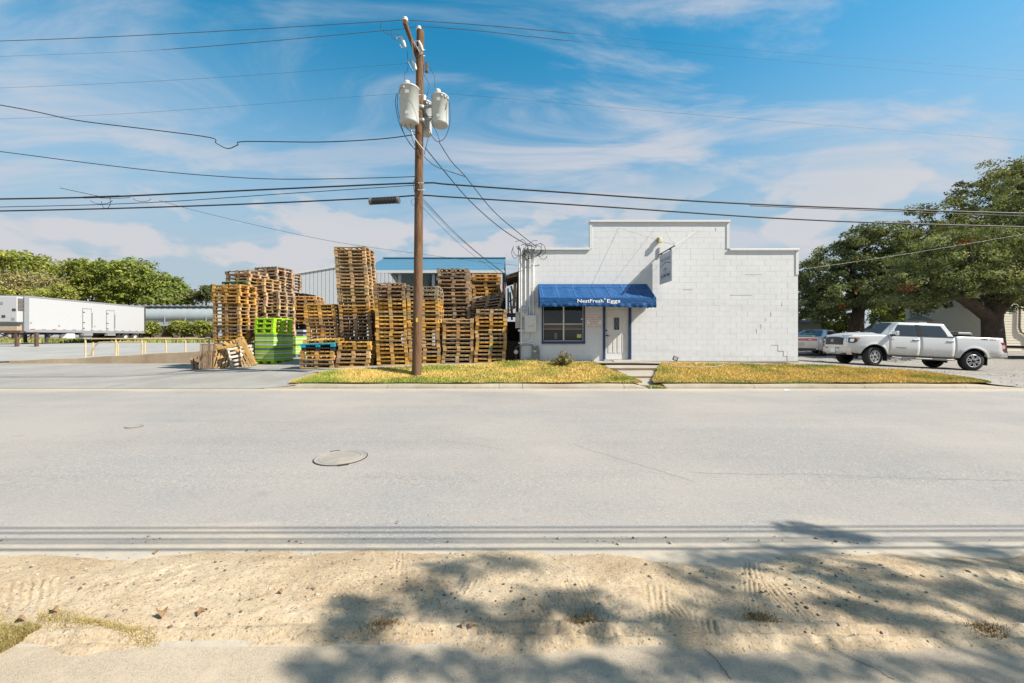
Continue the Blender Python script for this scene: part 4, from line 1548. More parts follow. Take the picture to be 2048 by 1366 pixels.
MB().box((0, -0.105, 0.0), (0.39, 0.012, 0.57)).build('cover', M_BOX, pb, bevel=0.006)
MB().box((0.01, -0.113, -0.09), (0.19, 0.003, 0.07), Euler((0, R(-4), 0))).build('paper_label', plain('paper_label', (0.62, 0.52, 0.33), 0.7), pb)
sb_ = tag(empty('disconnect_box', (wx(1035.5), YW + 0.1, wz(640))), 'weathered grey disconnect box at the building edge', 'box')
MB().box((0, 0, 0), (0.17, 0.22, 0.58)).build('case', plain('box_weathered', (0.44, 0.43, 0.37), 0.7, var=0.2), sb_, bevel=0.012)
MB().box((-0.0, -0.125, 0.08), (0.13, 0.05, 0.30)).build('hood', plain('box_weathered', None), sb_, bevel=0.015)
mast = tag(empty('service_conduits', (wx(1050), YW - 0.06, ZB + 1.6)), 'bundle of white service conduits up the building corner', 'conduit')
mo = Vector(mast.location)
for k, (px, top, bot, r) in enumerate(((1038.5, 497, 625, 0.028), (1042.5, 500, 720, 0.03), (1050.5, 520, 612, 0.028), (1059, 512, 630, 0.030), (1066.5, 508, 630, 0.028))):
    o = MB().tube([(wx(px), YW - 0.055, wz(bot)), (wx(px), YW - 0.055, wz(top))], r, 10).build('conduit', M_PIPEW, mast); o.location = -mo
for k, (px, py) in enumerate(((1056, 503), (1069, 504), (1052, 517), (1039, 497))):
    o = MB().lathe([(0.05, -0.05), (0.06, 0.02), (0.05, 0.08), (0.02, 0.11)], 10, (wx(px), YW - 0.07, wz(py))).build('weather_head', plain('weatherhead_grey', (0.30, 0.31, 0.31), 0.5), mast); o.location = -mo
o = MB().box((wx(1041), YW - 0.02, wz(560)), (0.10, 0.06, 2.2)).build('backboard', M_TRIM, mast); o.location = -mo
o = MB().tube([(wx(1064), YW - 0.06, wz(664)), (wx(1064), YW - 0.06, wz(676)), (wx(1061), YW - 0.06, wz(682)), (wx(1052), YW - 0.06, wz(685)), (wx(1037), YW - 0.06, wz(686))], 0.03, 10).build('elbow_conduit', M_PIPEW, mast); o.location = -mo
o = MB().tube([(wx(1049), YW - 0.06, wz(661)), (wx(1036), YW - 0.06, wz(661))], 0.035, 10).build('elbow_conduit', M_PIPEW, mast); o.location = -mo
for (px, py) in ((1050, 540), (1060, 603)):
    o = MB().box((wx(px + 4), YW - 0.05, wz(py)), (0.36, 0.03, 0.03)).build('strap', M_STEEL, mast); o.location = -mo
# tangle of spare cable at the weather heads
rt = random.Random(11)
cbl = tag(empty('cable_tangle', (wx(1050), YW - 0.12, wz(510))), 'tangle of black drip loops at the service mast', 'cable')
co = Vector(cbl.location)
loops = [((1040, 500), 26, 30), ((1046, 505), 20, 24), ((1070, 500), 26, 26), ((1078, 504), 22, 24), ((1060, 512), 26, 18), ((1056, 506), 14, 30), ((1086, 514), 14, 14), ((1030, 508), 12, 22), ((1064, 506), 34, 22)]
for (c, rx, rz_) in loops:
    a0 = rt.uniform(0, 6.28)
    pts = []
    for i in range(19):
        a = a0 + i / 18 * rt.uniform(4.6, 5.8)
        pts.append((wx(c[0] + rx * 0.55 * math.cos(a) + rt.uniform(-0.6, 0.6)), YW - 0.16 - 0.08 * math.sin(a * 0.7 + a0), wz(c[1] - 2 - rz_ * 0.55 * math.sin(a))))
    o = MB().tube(pts, 0.0085, 5).build('drip_loop', M_BLACK, cbl); o.location = -co
# gas meter
gm = tag(empty('gas_meter', (wx(1070), YW - 0.12, ZB)), 'grey gas meter with pipework against the wall near the shrub', 'gas meter')
go = Vector(gm.location)
M_GREYP = plain('gas_grey', (0.17, 0.175, 0.175), 0.55, var=0.15)
o = MB().box((wx(1070), YW - 0.12, wz(709)), (0.25, 0.16, 0.30), taper=0.82).build('body', M_GREYP, gm, bevel=0.03); o.location = -go
o = MB().box((wx(1069), YW - 0.20, wz(702)), (0.10, 0.02, 0.06)).build('dial', plain('gas_dial', (0.6, 0.55, 0.3), 0.5), gm); o.location = -go
o = MB().box((wx(1069), YW - 0.12, wz(696)), (0.21, 0.14, 0.10)).build('head', M_GREYP, gm, bevel=0.02); o.location = -go
o = MB().tube([(wx(1065), YW - 0.12, wz(698)), (wx(1065), YW - 0.12, wz(690)), (wx(1042), YW - 0.12, wz(690)), (wx(1041), YW - 0.12, wz(722))], 0.022, 8).build('inlet_pipe', M_GREYP, gm); o.location = -go
o = MB().tube([(wx(1073), YW - 0.12, wz(697)), (wx(1074), YW - 0.12, wz(690)), (wx(1078), YW - 0.12, wz(699)), (wx(1077.5), YW - 0.12, wz(722))], 0.016, 8).build('outlet_pipe', M_GREYP, gm); o.location = -go
o = MB().tube([(wx(1042), YW - 0.12, wz(719)), (wx(1063), YW - 0.12, wz(718))], 0.014, 6).build('cross_pipe', M_GREYP, gm); o.location = -go
o = MB().lathe([(0.05, -0.05), (0.09, -0.03), (0.09, 0.03), (0.05, 0.05)], 14, (wx(1032), YW + 0.05, wz(704)), 'y').build('regulator', M_STEEL, gm); o.location = -go
o = MB().tube([(wx(1032), YW + 0.05, wz(722)), (wx(1032), YW + 0.05, wz(696)), (wx(1038), YW + 0.02, wz(691))], 0.015, 6).build('riser_pipe', M_GREYP, gm); o.location = -go

# ---------------------------------------------------------------- pallets
def mat_pallet():
    t = NT('pallet_wood')
    oi = t.n('ShaderNodeObjectInfo')
    v = t.coord('Object', (3.0, 40.0, 40.0))
    g = t.noise(v, 1.6, 5.0, 0.6, 0.3)
    st = t.noise(t.coord('Object'), 5.0, 4.0, 0.6)
    # each piece starts its grain somewhere else
    off = t.n('ShaderNodeVectorMath', operation='ADD')
    t.l(oi.outputs['Location'], off.inputs[0])
    tcn = t.n('ShaderNodeTexCoord'); t.l(tcn.outputs['Object'], off.inputs[1])
    st = t.noise(off.outputs[0], 4.0, 5.0, 0.65)
    col = t.mix(t.rng(g, 0.3, 0.75, 0.0, 0.55), oi.outputs['Color'], t.mix(1.0, oi.outputs['Color'], (0.50, 0.42, 0.34), 'MULTIPLY'))
    k = t.rng(oi.outputs['Random'], 0.0, 1.0, 0.55, 1.15)
    cm = t.n('ShaderNodeCombineXYZ')
    for i in range(3): t.l(k, cm.inputs[i])
    col = t.mix(1.0, col, cm.outputs[0], 'MULTIPLY')
    col = t.mix(t.rng(st, 0.56, 0.74, 0.0, 0.55), col, t.mix(1.0, col, (0.30, 0.27, 0.25), 'MULTIPLY'))
    # weathered grey patches
    col = t.mix(t.rng(t.noise(off.outputs[0], 2.1, 3.0), 0.55, 0.75, 0.0, 0.35), col, (0.28, 0.235, 0.19))
    return t.done(col, 0.85, t.bump(g, 0.5, 0.003), spec=0.2)


def mat_tint_plastic(name, rough=0.45):
    t = NT(name)
    oi = t.n('ShaderNodeObjectInfo')
    n_ = t.noise(t.coord('Object'), 7.0, 5.0, 0.65)
    col = t.mix(t.rng(n_, 0.45, 0.8, 0.0, 0.4), oi.outputs['Color'], t.mix(1.0, oi.outputs['Color'], (0.55, 0.55, 0.5), 'MULTIPLY'))
    return t.done(col, rough, spec=0.4)


M_PAL = mat_pallet()
M_PPL = mat_tint_plastic('pallet_plastic')

PW, PD, PH = 1.14, 1.0, 0.142


def rough_box(sx, sy, sz, seed, mat):
    """a sawn board: box with slightly uneven ends and edges"""
    r = random.Random(seed)
    b = MB()
    v = []
    for dz in (-1, 1):
        for dx, dy in ((-1, -1), (1, -1), (1, 1), (-1, 1)):
            v.append((dx * sx / 2 + r.uniform(-1, 1) * min(0.006, sx * 0.03), dy * sy / 2 + r.uniform(-1, 1) * min(0.005, sy * 0.03), dz * sz / 2 + r.uniform(-0.0015, 0.0015)))
    b.add(v, [(0, 3, 2, 1), (4, 5, 6, 7), (0, 1, 5, 4), (1, 2, 6, 5), (2, 3, 7, 6), (3, 0, 4, 7)])
    return b.mesh('board', mat)


_deck = [rough_box(0.118, PD, 0.021, i, M_PAL) for i in range(4)]
_strg = [rough_box(PW, 0.10, 0.020, 10 + i, M_PAL) for i in range(3)]
_botm = [rough_box(PW, 0.10, 0.019, 20 + i, M_PAL) for i in range(3)]
_blk = [rough_box(0.118, 0.10, 0.082, 30 + i, M_PAL) for i in range(4)]

# tones (base colours of the wood)
T_YEL = (0.660, 0.385, 0.100)
T_ORA = (0.560, 0.315, 0.100)
T_TAN = (0.550, 0.375, 0.180)
T_BRN = (0.400, 0.260, 0.150)
T_GRY = (0.380, 0.300, 0.215)
T_PNK = (0.500, 0.350, 0.230)

ORD = ['lowest', 'second', 'third', 'fourth', 'fifth', 'sixth', 'seventh', 'eighth', 'ninth', 'tenth', 'eleventh', 'twelfth', 'thirteenth', 'fourteenth',
       'fifteenth', 'sixteenth', 'seventeenth', 'eighteenth', 'nineteenth', 'twentieth', 'twenty-first', 'twenty-second', 'twenty-third', 'twenty-fourth', 'twenty-fifth',
       'twenty-sixth', 'twenty-seventh', 'twenty-eighth', 'twenty-ninth', 'thirtieth', 'thirty-first', 'thirty-second', 'thirty-third', 'thirty-fourth', 'thirty-fifth', 'thirty-sixth']
rp = random.Random(21)
N_PAL = [0]


def tone_name(t):
    return {T_YEL: 'yellow', T_ORA: 'orange', T_TAN: 'tan', T_BRN: 'brown', T_GRY: 'grey-brown', T_PNK: 'pinkish'}.get(t, 'wooden')


def pallet(loc, rot, tone, label, group, scale=(1, 1, 1), missing=0.07, odd=None):
    e = empty('wooden_pallet', loc, rot, label, 'pallet', group)
    e.scale = scale
    jit = [rp.uniform(0.86, 1.14) for _ in range(3)]
    base = tuple(c * (0.7 * jit[0] + 0.3 * j_) for c, j_ in zip(tone, jit))
    if rp.random() < 0.34:        # an older, greyer pallet among the others
        k_ = rp.uniform(0.35, 0.75)
        base = tuple(lerp(c, g_, k_) for c, g_ in zip(base, (0.33, 0.265, 0.195)))
        if k_ > 0.5: e['label'] = 'weathered ' + label.split(' ', 1)[1]

    def piece(name, meshes, x, y, z, col=None):
        o = bpy.data.objects.new(name, meshes[rp.randrange(len(meshes))])
        o.parent = e
        o.location = (x + rp.uniform(-0.004, 0.004), y + rp.uniform(-0.006, 0.006), z)
        c = col or base
        k = rp.uniform(0.88, 1.12)
        o.color = (c[0] * k, c[1] * k, c[2] * k, 1)
        COL.objects.link(o)
        return o
    for y in (-PD / 2 + 0.05, 0, PD / 2 - 0.05):
        piece('bottom_board', _botm, 0, y, 0.0095)
        piece('stringer_board', _strg, 0, y, 0.111)
        for x in (-PW / 2 + 0.059, 0, PW / 2 - 0.059):
            c = None
            if odd and y < -0.1 and abs(x - odd[0]) < 0.1: c = odd[1]
            piece('block', _blk, x, y, 0.060, c)
    nb = 7
    for i in range(nb):
        if rp.random() < missing: continue
        piece('deck_board', _deck, lerp(-PW / 2 + 0.059, PW / 2 - 0.059, i / (nb - 1)), 0, 0.1315)
    N_PAL[0] += 1
    return e


def stack(where, group, px0, px1, y, ytop, z0, tones, n, yaw=0.0, lean_px=0.0, depth=1.0, jitter=0.012, start=0, shown_from=0, names=None, odd=None):
    """px0..px1: front face at its foot (photo pixels) at depth y; lean_px: how far the top has moved (pixels); n layers up to pixel row ytop"""
    s = F / y
    w = (px1 - px0) / s
    cx_ = ((px0 + px1) / 2 - CX) / s
    ztop = CAMZ + (HY - ytop) / s
    h = (ztop - z0) / n
    sx_ = w / PW
    cyaw = R(yaw)
    for i in range(n):
        if i < start: continue
        tone = tones[int(i * len(tones) / n)] if not callable(tones) else tones(i)
        t_ = (i + 0.5) / n
        dx = lean_px / s * t_ + rp.uniform(-jitter, jitter)
        dy = rp.uniform(-jitter, jitter) * 1.4
        # centre of the pallet lies half a depth behind the front face
        cx2 = cx_ + dx - math.sin(cyaw) * PD * depth / 2
        cy2 = y + dy + math.cos(cyaw) * PD * depth / 2
        lab = '%s pallet, %s from the top of %s' % (tone_name(tone), ORD[n - 1 - i], where) if i < n - 1 else '%s wooden pallet on top of %s' % (tone_name(tone), where)
        pallet((cx2, cy2, z0 + i * h), (0, 0, cyaw + R(rp.uniform(-2.2, 2.2))), tone, lab, group, (sx_, depth, h / PH), odd=odd.get(i) if odd else None)
    return z0 + n * h


def gz(px, y):
    x = (px - CX) * y / F
    return hz1(x, y) + 0.014


G1 = 'pallets in the front row of stacks'
G2 = 'pallets in the rear stacks right of the pole'
G3 = 'pallets in the stacks left of the tallest stack'

mixF = lambda a, b, p, seed: (lambda i, r=random.Random(seed): a if r.random() < p else b)
YFR = 13.5
# front row, left to right
stack('the short stack under the blue pallet', G1, 600, 666, 13.3, 702, gz(633, 13.3), [T_TAN, T_ORA], 4, 0, 0, 1.0, 0.03)
stack('the low six-high front stack', G1, 671, 737, 13.4, 683, gz(704, 13.4), [T_YEL, T_TAN, T_YEL], 6, 0, 5, 1.0, 0.03)
stack('the yellow stack just left of the pole', G1, 754, 817, YFR, 565, gz(785, YFR), lambda i: T_YEL if i < 16 else T_BRN, 20, 0, -7, 1.0, 0.012)
stack('the yellow stack behind the pole', G1, 818, 881, YFR, 572, gz(850, YFR), lambda i: T_YEL if i < 16 else T_GRY, 19, 0, -5, 1.0, 0.014)
stack('the front stack just right of the pole', G1, 884, 946, YFR, 637, gz(914, YFR), mixF(T_TAN, T_ORA, 0.6, 4), 11, 0, 1, 1.0, 0.02)
stack('the front stack nearest the building', G1, 948, 1010, YFR, 618, gz(980, YFR), mixF(T_TAN, T_YEL, 0.6, 5), 13, 0, 4, 1.0, 0.022, odd={3: (0.0, (0.03, 0.40, 0.50))})
# second row
stack('the weathered stack left of the shed opening', G2, 880, 943, 14.75, 537, gz(910, 14.75), mixF(T_GRY, T_BRN, 0.65, 6), 24, 0, -6, 1.0, 0.03, start=8)
zz0 = stack('the orange stack under the blue roof', G2, 944, 1000, 16.3, 547, gz(980, 16.3), lambda i: T_ORA, 22, 0, 0, 1.0, 0.03, start=12)
# heap of weathered pallets tilted on the rear of the front stack
yt = 14.75
base_t = P(974, 622, yt)
for i in range(6):
    pallet((base_t.x + 0.012 * i, yt + 0.55, base_t.z - 0.06 + i * 0.118), (R(9 + rp.uniform(-2, 2)), R(-7.5 + rp.uniform(-1.5, 1.5)), R(-14 + i * 2.5)), T_GRY,
           'grey-brown wooden pallet, %s up in the tilted heap' % ORD[i] if i else 'grey-brown wooden pallet lowest in the tilted heap', 'pallets in the tilted heap', (1.06, 1.0, 0.85))
for i in range(12):    # what carries the heap
    pallet((base_t.x, yt + 0.55, gz(974, yt) + i * 0.1365), (0, 0, R(rp.uniform(-3, 3))), T_GRY, '%s of two level grey-brown pallets under the tilted heap' % ('upper' if i == 11 else 'lower'), 'pallets carrying the tilted heap', (1.0, 1.0, 0.93)) if i > 9 else None
# tallest leaning stack and its neighbour
stack('the tallest stack, leaning left', G2, 686, 749, 14.9, 493, gz(715, 14.9), lambda i: T_BRN if i < 14 else (T_ORA if i < 18 else T_TAN), 34, -1, -19, 0.95, 0.018, start=4)
stack('the orange stack left of the tallest stack', G2, 621, 683, 15.0, 608, gz(650, 15.0), mixF(T_YEL, T_ORA, 0.6, 8), 17, 1, -14, 0.95, 0.02, start=3)
# left group
stack('the leftmost orange stack', G3, 426, 485, 15.9, 569, gz(455, 15.9), mixF(T_ORA, T_YEL, 0.7, 9), 22, -6, -5, 0.95, 0.02, start=1)
topL2 = stack('the stack carrying a green pallet', G3, 448, 507, 16.9, 541, gz(478, 16.9), mixF(T_PNK, T_TAN, 0.6, 10), 26, -13, -3, 1.0, 0.03, start=8)
stack('the narrow stack right of the green pallet', G3, 480, 537, 17.2, 557, gz(508, 17.2), mixF(T_PNK, T_TAN, 0.6, 11), 24, -9, -5, 1.0, 0.025, start=6)
stack('the highest stack of the left group', G3, 508, 562, 18.6, 534, gz(535, 18.6), mixF(T_PNK, T_GRY, 0.6, 12), 30, -14, -5, 1.0, 0.03, start=12)
stack('the pinkish stack behind the lime pallets', G3, 512, 564, 17.6, 583, gz(538, 17.6), mixF(T_PNK, T_TAN, 0.7, 13), 19, -11, -3, 1.0, 0.02, start=6)
stack('the rear stack right of the highest left stack', G3, 532, 580, 20.0, 545, gz(556, 20.0), mixF(T_PNK, T_GRY, 0.7, 14), 28, -15, -4, 1.0, 0.03, start=11)
stack('the small orange stack right of the black pallets', G3, 588, 632, 19.0, 592, gz(610, 19.0), lambda i: T_ORA, 17, 5, 0, 1.0, 0.03, start=9)

# green pallet in the second left stack
def coloured_pallet(name, loc, rot, col, label, group, scale=(1, 1, 1), solid=False):
    """moulded pallet: deck, three skids, nine feet"""
    e = empty(name, loc, rot, label, 'pallet', group)
    e.scale = scale

    def piece(nm, mb):
        o = mb.build(nm, M_PPL, e, bevel=0.008, seg=1); o.color = (*col, 1); return o
    d = MB()
    if solid: d.box((0, 0, 0.125), (PW, PD, 0.032))
    else:
        for i in range(6): d.box((lerp(-PW / 2 + 0.09, PW / 2 - 0.09, i / 5), 0, 0.125), (0.17, PD, 0.032))
        for yy in (-PD / 2 + 0.05, 0, PD / 2 - 0.05): d.box((0, yy, 0.108), (PW, 0.1, 0.03))
    piece('deck', d)
    for x in (-PW / 2 + 0.08, 0, PW / 2 - 0.08):
        piece('skid', MB().box((x, 0, 0.011), (0.15, PD, 0.022)))
        for y in (-PD / 2 + 0.08, 0, PD / 2 - 0.08): piece('foot', MB().box((x, y, 0.063), (0.15, 0.15, 0.085)))
    return e


L2 = P(476, 566, 16.9)
g_ = coloured_pallet('painted_pallet', (L2.x - 0.04, 17.36, P(0, 567.5, 16.9).z), (0, 0, R(-13)), (0.02, 0.17, 0.10), 'dark green pallet near the top of the left group', 'single coloured pallets', (1.16, 1.06, 0.72))
# blue, black and pale pallets on the short front stack
q = P(632, 702, 13.3)
coloured_pallet('plastic_pallet', (q.x + 0.03, 13.82, q.z + 0.004), (R(1), R(1), R(2)), (0.02, 0.022, 0.028), 'black plastic pallet under the bright blue one', 'single coloured pallets', (1.0, 1.0, 0.9))
coloured_pallet('plastic_pallet', (q.x + 0.03, 13.80, q.z + 0.138), (R(1), R(-1.5), R(3)), (0.010, 0.26, 0.36), 'bright blue plastic pallet on the short front stack', 'single coloured pallets', (1.02, 1.0, 0.95))
pallet((q.x + 0.10, 13.86, q.z + 0.285), (R(3), R(-2.2), R(4)), T_YEL, 'pale yellow wooden pallet tilted on the blue pallet', G1, (1.06, 1, 0.95))
# lime green plastic pallets: wrapped block below, three loose ones on top
M_WRAP = plain('stretch_film', (0.60, 0.66, 0.63), 0.25, var=0.1, spec=0.6)
LIME = (0.30, 0.56, 0.012)


def wrapped_stack(cx_px, w_px, y, z0, ztop_px, yaw, cols, lab, group, depth=1.0, n=12):
    s = F / y
    x = (cx_px - CX) / s
    w = w_px / s
    ztop = CAMZ + (HY - ztop_px) / s
    h = (ztop - z0 - 0.10) / n
    d = depth
    root = Vector((x - math.sin(R(yaw)) * d / 2, y + math.cos(R(yaw)) * d / 2, z0))
    r_ = random.Random(int(cx_px))
    for i in range(n):
        c = cols[i % len(cols)]
        e = empty('nested_pallet', (root.x + r_.uniform(-.006, .006), root.y + r_.uniform(-.006, .006), z0 + 0.0 + (0.10 if i else 0) + i * h), (0, 0, R(yaw)), ('%s nested pallet, %s from the bottom of %s' % (c[1], ORD[i], lab)) if i else '%s pallet on feet at the bottom of %s' % (c[1], lab), 'pallet', group)
        hh = h + (0.10 if i == 0 else 0)
        b = MB()
        if i == 0:
            b.box((0, 0, hh - h / 2), (w, d, h * 0.96))
            o = b.build('deck', M_PPL, e, bevel=0.006, seg=1); o.color = (*c[0], 1)
            for fx in (-w / 2 + 0.09, 0, w / 2 - 0.09):
                for fy in (-d / 2 + 0.09, 0, d / 2 - 0.09):
                    o = MB().box((fx, fy, (hh - h) / 2), (0.16, 0.16, hh - h)).build('foot', M_PPL, e); o.color = (*c[0], 1)
        else:
            o = b.box((0, 0, h * 0.5), (w * r_.uniform(0.985, 1.0), d, h * 0.90)).build('deck', M_PPL, e, bevel=0.006, seg=1); o.color = (*c[0], 1)
            o = MB().box((0, 0, h * 0.93), (w * 0.99, d * 0.99, h * 0.10)).build('lip', M_PPL, e); o.color = (c[0][0] * .5, c[0][1] * .5, c[0][2] * .5, 1)
    return root, z0 + 0.10 + n * h, w, d


limes = [(LIME, 'lime green'), ((0.46, 0.54, 0.42), 'film-wrapped pale'), (LIME, 'lime green'), ((0.50, 0.60, 0.36), 'film-wrapped pale'), ((0.34, 0.58, 0.08), 'lime green'), ((0.12, 0.16, 0.16), 'dark film-wrapped')]
yG = 15.9
rt_, ztopG, wG, dG = wrapped_stack(528.5, 44, yG, gz(528, yG), 665, -10, limes, 'the tall lime green stack', 'nested lime pallets', 1.08, 13)
for i in range(3):
    coloured_pallet('plastic_pallet', (rt_.x - 0.03 + 0.01 * i, rt_.y, ztopG + 0.004 + i * 0.200), (0, 0, R(-10 + i * 0.6)), LIME, '%s loose lime green pallet on the tall lime stack' % ('lowest', 'middle', 'topmost')[i], 'loose lime pallets', (wG / PW * 0.98, dG / PD, 1.40))
wrapped_stack(577, 33, 17.9, gz(577, 17.9), 673, -10, limes[::-1], 'the shorter lime green stack', 'nested lime pallets', 1.0, 12)
greys = [((0.42, 0.46, 0.52), 'grey'), ((0.02, 0.022, 0.027), 'black'), ((0.50, 0.53, 0.57), 'grey'), ((0.20, 0.23, 0.28), 'slate'), ((0.03, 0.03, 0.035), 'black')]
wrapped_stack(590, 36, 21.2, gz(590, 21.2), 655, -8, greys, 'the striped grey stack', 'nested grey pallets', 1.2, 12)
yB = 19.6
for i in range(9):
    coloured_pallet('plastic_pallet', (P(601, 0, yB).x, yB + 0.5, P(0, 655, yB).z - 0.1 + i * 0.205), (0, 0, R(-6)), (0.018, 0.019, 0.022), 'black plastic pallet, %s from the bottom of the black stack' % ORD[i] if i else 'black plastic pallet lowest in the black stack', 'black plastic pallets', (0.42, 1, 1.42))

# ---------------------------------------------------------------- pallets thrown in a heap at the left end
T_W = (0.60, 0.50, 0.36)
GP = 'pallets in the broken heap'
yP = 15.2


def standing(px, py, y, w, h, lean, yaw, roll, tone, label, nb=8, double=True):
    """pallet stood on edge: face of upright slats, stringers behind"""
    q_ = P(px, py, y)
    e = empty('wooden_pallet', q_, (R(lean), R(roll), R(yaw)), label, 'pallet', GP)
    def pc(nm, c, s):
        o = MB().box(c, s).build(nm, M_PAL, e)
        k = rp.uniform(0.85, 1.15); o.color = (tone[0] * k, tone[1] * k, tone[2] * k, 1)
    for i in range(nb):
        x = lerp(-w / 2 + 0.05, w / 2 - 0.05, i / (nb - 1))
        pc('slat', (x, 0, h / 2 + rp.uniform(-0.01, 0.01)), (w / nb * 0.56, 0.02, h))
        if double and i % 2 == 0: pc('slat', (x, 0.125, h / 2), (w / nb * 0.8, 0.02, h))
    for z in (0.045, h / 2, h - 0.045): pc('stringer', (0, 0.0625, z), (w, 0.10, 0.05))
    return e


ga = Vector((P(412, 0, 14.95).x, 14.95, 0))
standing(412, 737.5, ga.y, 33.5 * ga.y / F, 50.5 * ga.y / F, -4, -4, 0, (0.36, 0.25, 0.155), 'dark brown slatted pallet standing upright at the far left', 8, False)
standing(404, 736, ga.y + 0.35, 0.75, 0.62, -30, 18, -18, (0.26, 0.17, 0.10), 'dark broken pallet leaning behind the upright brown one', 6)
standing(441, 737, ga.y + 0.25, 0.62, 0.92, -16, 24, 9, (0.52, 0.345, 0.16), 'tan pallet with slanting slats right of the upright brown one', 6)
standing(473, 735, ga.y + 0.15, 0.88, 0.86, -48, 14, -1, (0.66, 0.60, 0.50), 'bleached pale pallet lying tilted with level slats', 6)
# turn the bleached one so that its slats run level
bpy.data.objects[[o.name for o in COL.objects if o.get('label') == 'bleached pale pallet lying tilted with level slats'][0]].rotation_euler = (R(-38), R(78), R(16))
bl = [o for o in COL.objects if o.get('label') == 'bleached pale pallet lying tilted with level slats'][0]
bl.location = P(459, 719, ga.y + 0.05)
standing(500, 733, ga.y + 0.42, 0.52, 1.25, -14, 28, -24, (0.55, 0.36, 0.15), 'tan pallet on end leaning left against the orange stack', 5)
standing(462, 722, ga.y + 0.65, 0.9, 0.78, -20, -20, 30, (0.50, 0.33, 0.14), 'broken pallet at the back of the heap', 6)
for (a, b, lab) in (((437, 697), (472, 690), 'loose orange board lying across the heap, lower one'), ((448, 684), (478, 702), 'loose orange board slanting across the heap'), ((478, 676), (508, 730), 'long tan board leaning at the right of the heap')):
    A = P(a[0], a[1], ga.y + 0.35); B = P(b[0], b[1], ga.y + (0.25 if a[0] != 478 else 0.0))
    o = MB().bar((0, 0, 0), B - A, 0.11, 0.025, (0.2, -1, 0.3)).build('loose_board', M_PAL, None, A)
    o.color = (0.56, 0.35, 0.11, 1)
    tag(o, lab, 'board', 'loose boards on the heap')
A = P(424, 677, 15.55); B = P(492, 673, 15.45)

# pallets crowded behind the front row: only dark slots of them show between the boards
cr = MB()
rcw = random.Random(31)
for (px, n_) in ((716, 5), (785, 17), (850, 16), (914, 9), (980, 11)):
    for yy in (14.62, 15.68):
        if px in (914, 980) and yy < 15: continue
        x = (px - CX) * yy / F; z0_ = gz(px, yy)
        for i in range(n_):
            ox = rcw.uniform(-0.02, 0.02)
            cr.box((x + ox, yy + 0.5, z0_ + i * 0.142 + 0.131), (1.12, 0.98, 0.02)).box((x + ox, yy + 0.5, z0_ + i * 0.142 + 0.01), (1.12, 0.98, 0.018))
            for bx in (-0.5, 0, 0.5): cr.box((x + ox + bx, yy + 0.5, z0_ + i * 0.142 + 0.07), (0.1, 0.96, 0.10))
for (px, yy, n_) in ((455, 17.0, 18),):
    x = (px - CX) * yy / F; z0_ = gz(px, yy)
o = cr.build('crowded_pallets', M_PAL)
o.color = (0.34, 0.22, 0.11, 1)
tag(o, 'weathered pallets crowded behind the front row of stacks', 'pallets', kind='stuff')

# ---------------------------------------------------------------- utility pole
def mat_pole():
    t = NT('weathered_pole')
    v = t.coord('Object', (1, 1, 0.12))
    n_ = t.noise(v, 26.0, 6.0, 0.65, 0.4)
    b_ = t.noise(t.coord('Object', (1, 1, 0.35)), 3.0, 4.0)
    col = t.mix(t.rng(n_, 0.3, 0.7), (0.185, 0.105, 0.055), (0.07, 0.038, 0.022))
    col = t.mix(t.rng(b_, 0.45, 0.7, 0.0, 0.5), col, (0.17, 0.12, 0.085))
    return t.done(col, 0.9, t.bump(n_, 0.8, 0.012), spec=0.15)


M_POLE = mat_pole()
M_XFMR = plain('transformer_grey', (0.44, 0.46, 0.45), 0.4, var=0.06, dirt=((0.36, 0.36, 0.33), 0.25))
M_PORC = plain('porcelain', (0.62, 0.60, 0.55), 0.25, var=0.08)
M_CABLE = plain('cable_black', (0.022, 0.021, 0.020), 0.6)
M_WIREG = plain('bare_wire', (0.09, 0.085, 0.08), 0.5, 0.3)
M_GALV = plain('pole_hardware', (0.33, 0.335, 0.33), 0.5, 0.4)

PB = on(833, 752)
YPOL = PB.y
pole = tag(empty('utility_pole', PB), 'tall brown wooden utility pole carrying three grey transformers', 'utility pole')


def pp(px, py, y=None):
    return P(px, py, y or YPOL) - PB


top = pp(842, 62)
b = MB()
npt = 24
pts = []; rr_ = []
for i in range(npt + 1):
    t_ = i / npt
    pts.append(Vector((lerp(0, top.x - 0.01, t_) + 0.01 * math.sin(t_ * 5), 0.012 * math.sin(t_ * 7), lerp(-0.3, top.z, t_))))
    rr_.append(lerp(0.140, 0.108, t_))
b.tube(pts, rr_, 18); b.build('shaft', M_POLE, pole)


def ptop(z):
    return Vector((lerp(0, top.x - 0.01, (z + 0.3) / (top.z + 0.3)), 0, z))


# arm reaching towards the street
za = pp(0, 104).z
a0 = ptop(za); a1 = Vector((P(810, 50, 10.28).x, 10.28, PB.z + za)) - PB
MB().bar(a0 + Vector((-0.14, 0.25, 0)), a1 + Vector((0, -0.06, 0)), 0.095, 0.12).build('crossarm', M_POLE, pole, bevel=0.006)
MB().bar(a0 + Vector((-0.14, -0.1, -0.55)), a0 + Vector((-0.10, -0.62, -0.06)), 0.03, 0.008).build('brace', M_GALV, pole)


def insulator(c, name='insulator', s=1.0):
    return MB().lathe([(0.02 * s, 0), (0.075 * s, 0.01 * s), (0.08 * s, 0.045 * s), (0.05 * s, 0.06 * s), (0.07 * s, 0.08 * s), (0.06 * s, 0.11 * s), (0.03 * s, 0.13 * s)], 12, tuple(c)).build(name, M_PORC, pole)


insulator(a1 + Vector((0, 0.03, 0.06)))
insulator(pp(838, 60) + Vector((0, 0, -0.02)))
ARMTIP = PB + a1 + Vector((0, 0.03, 0.19))
PTOP = PB + pp(838, 53)


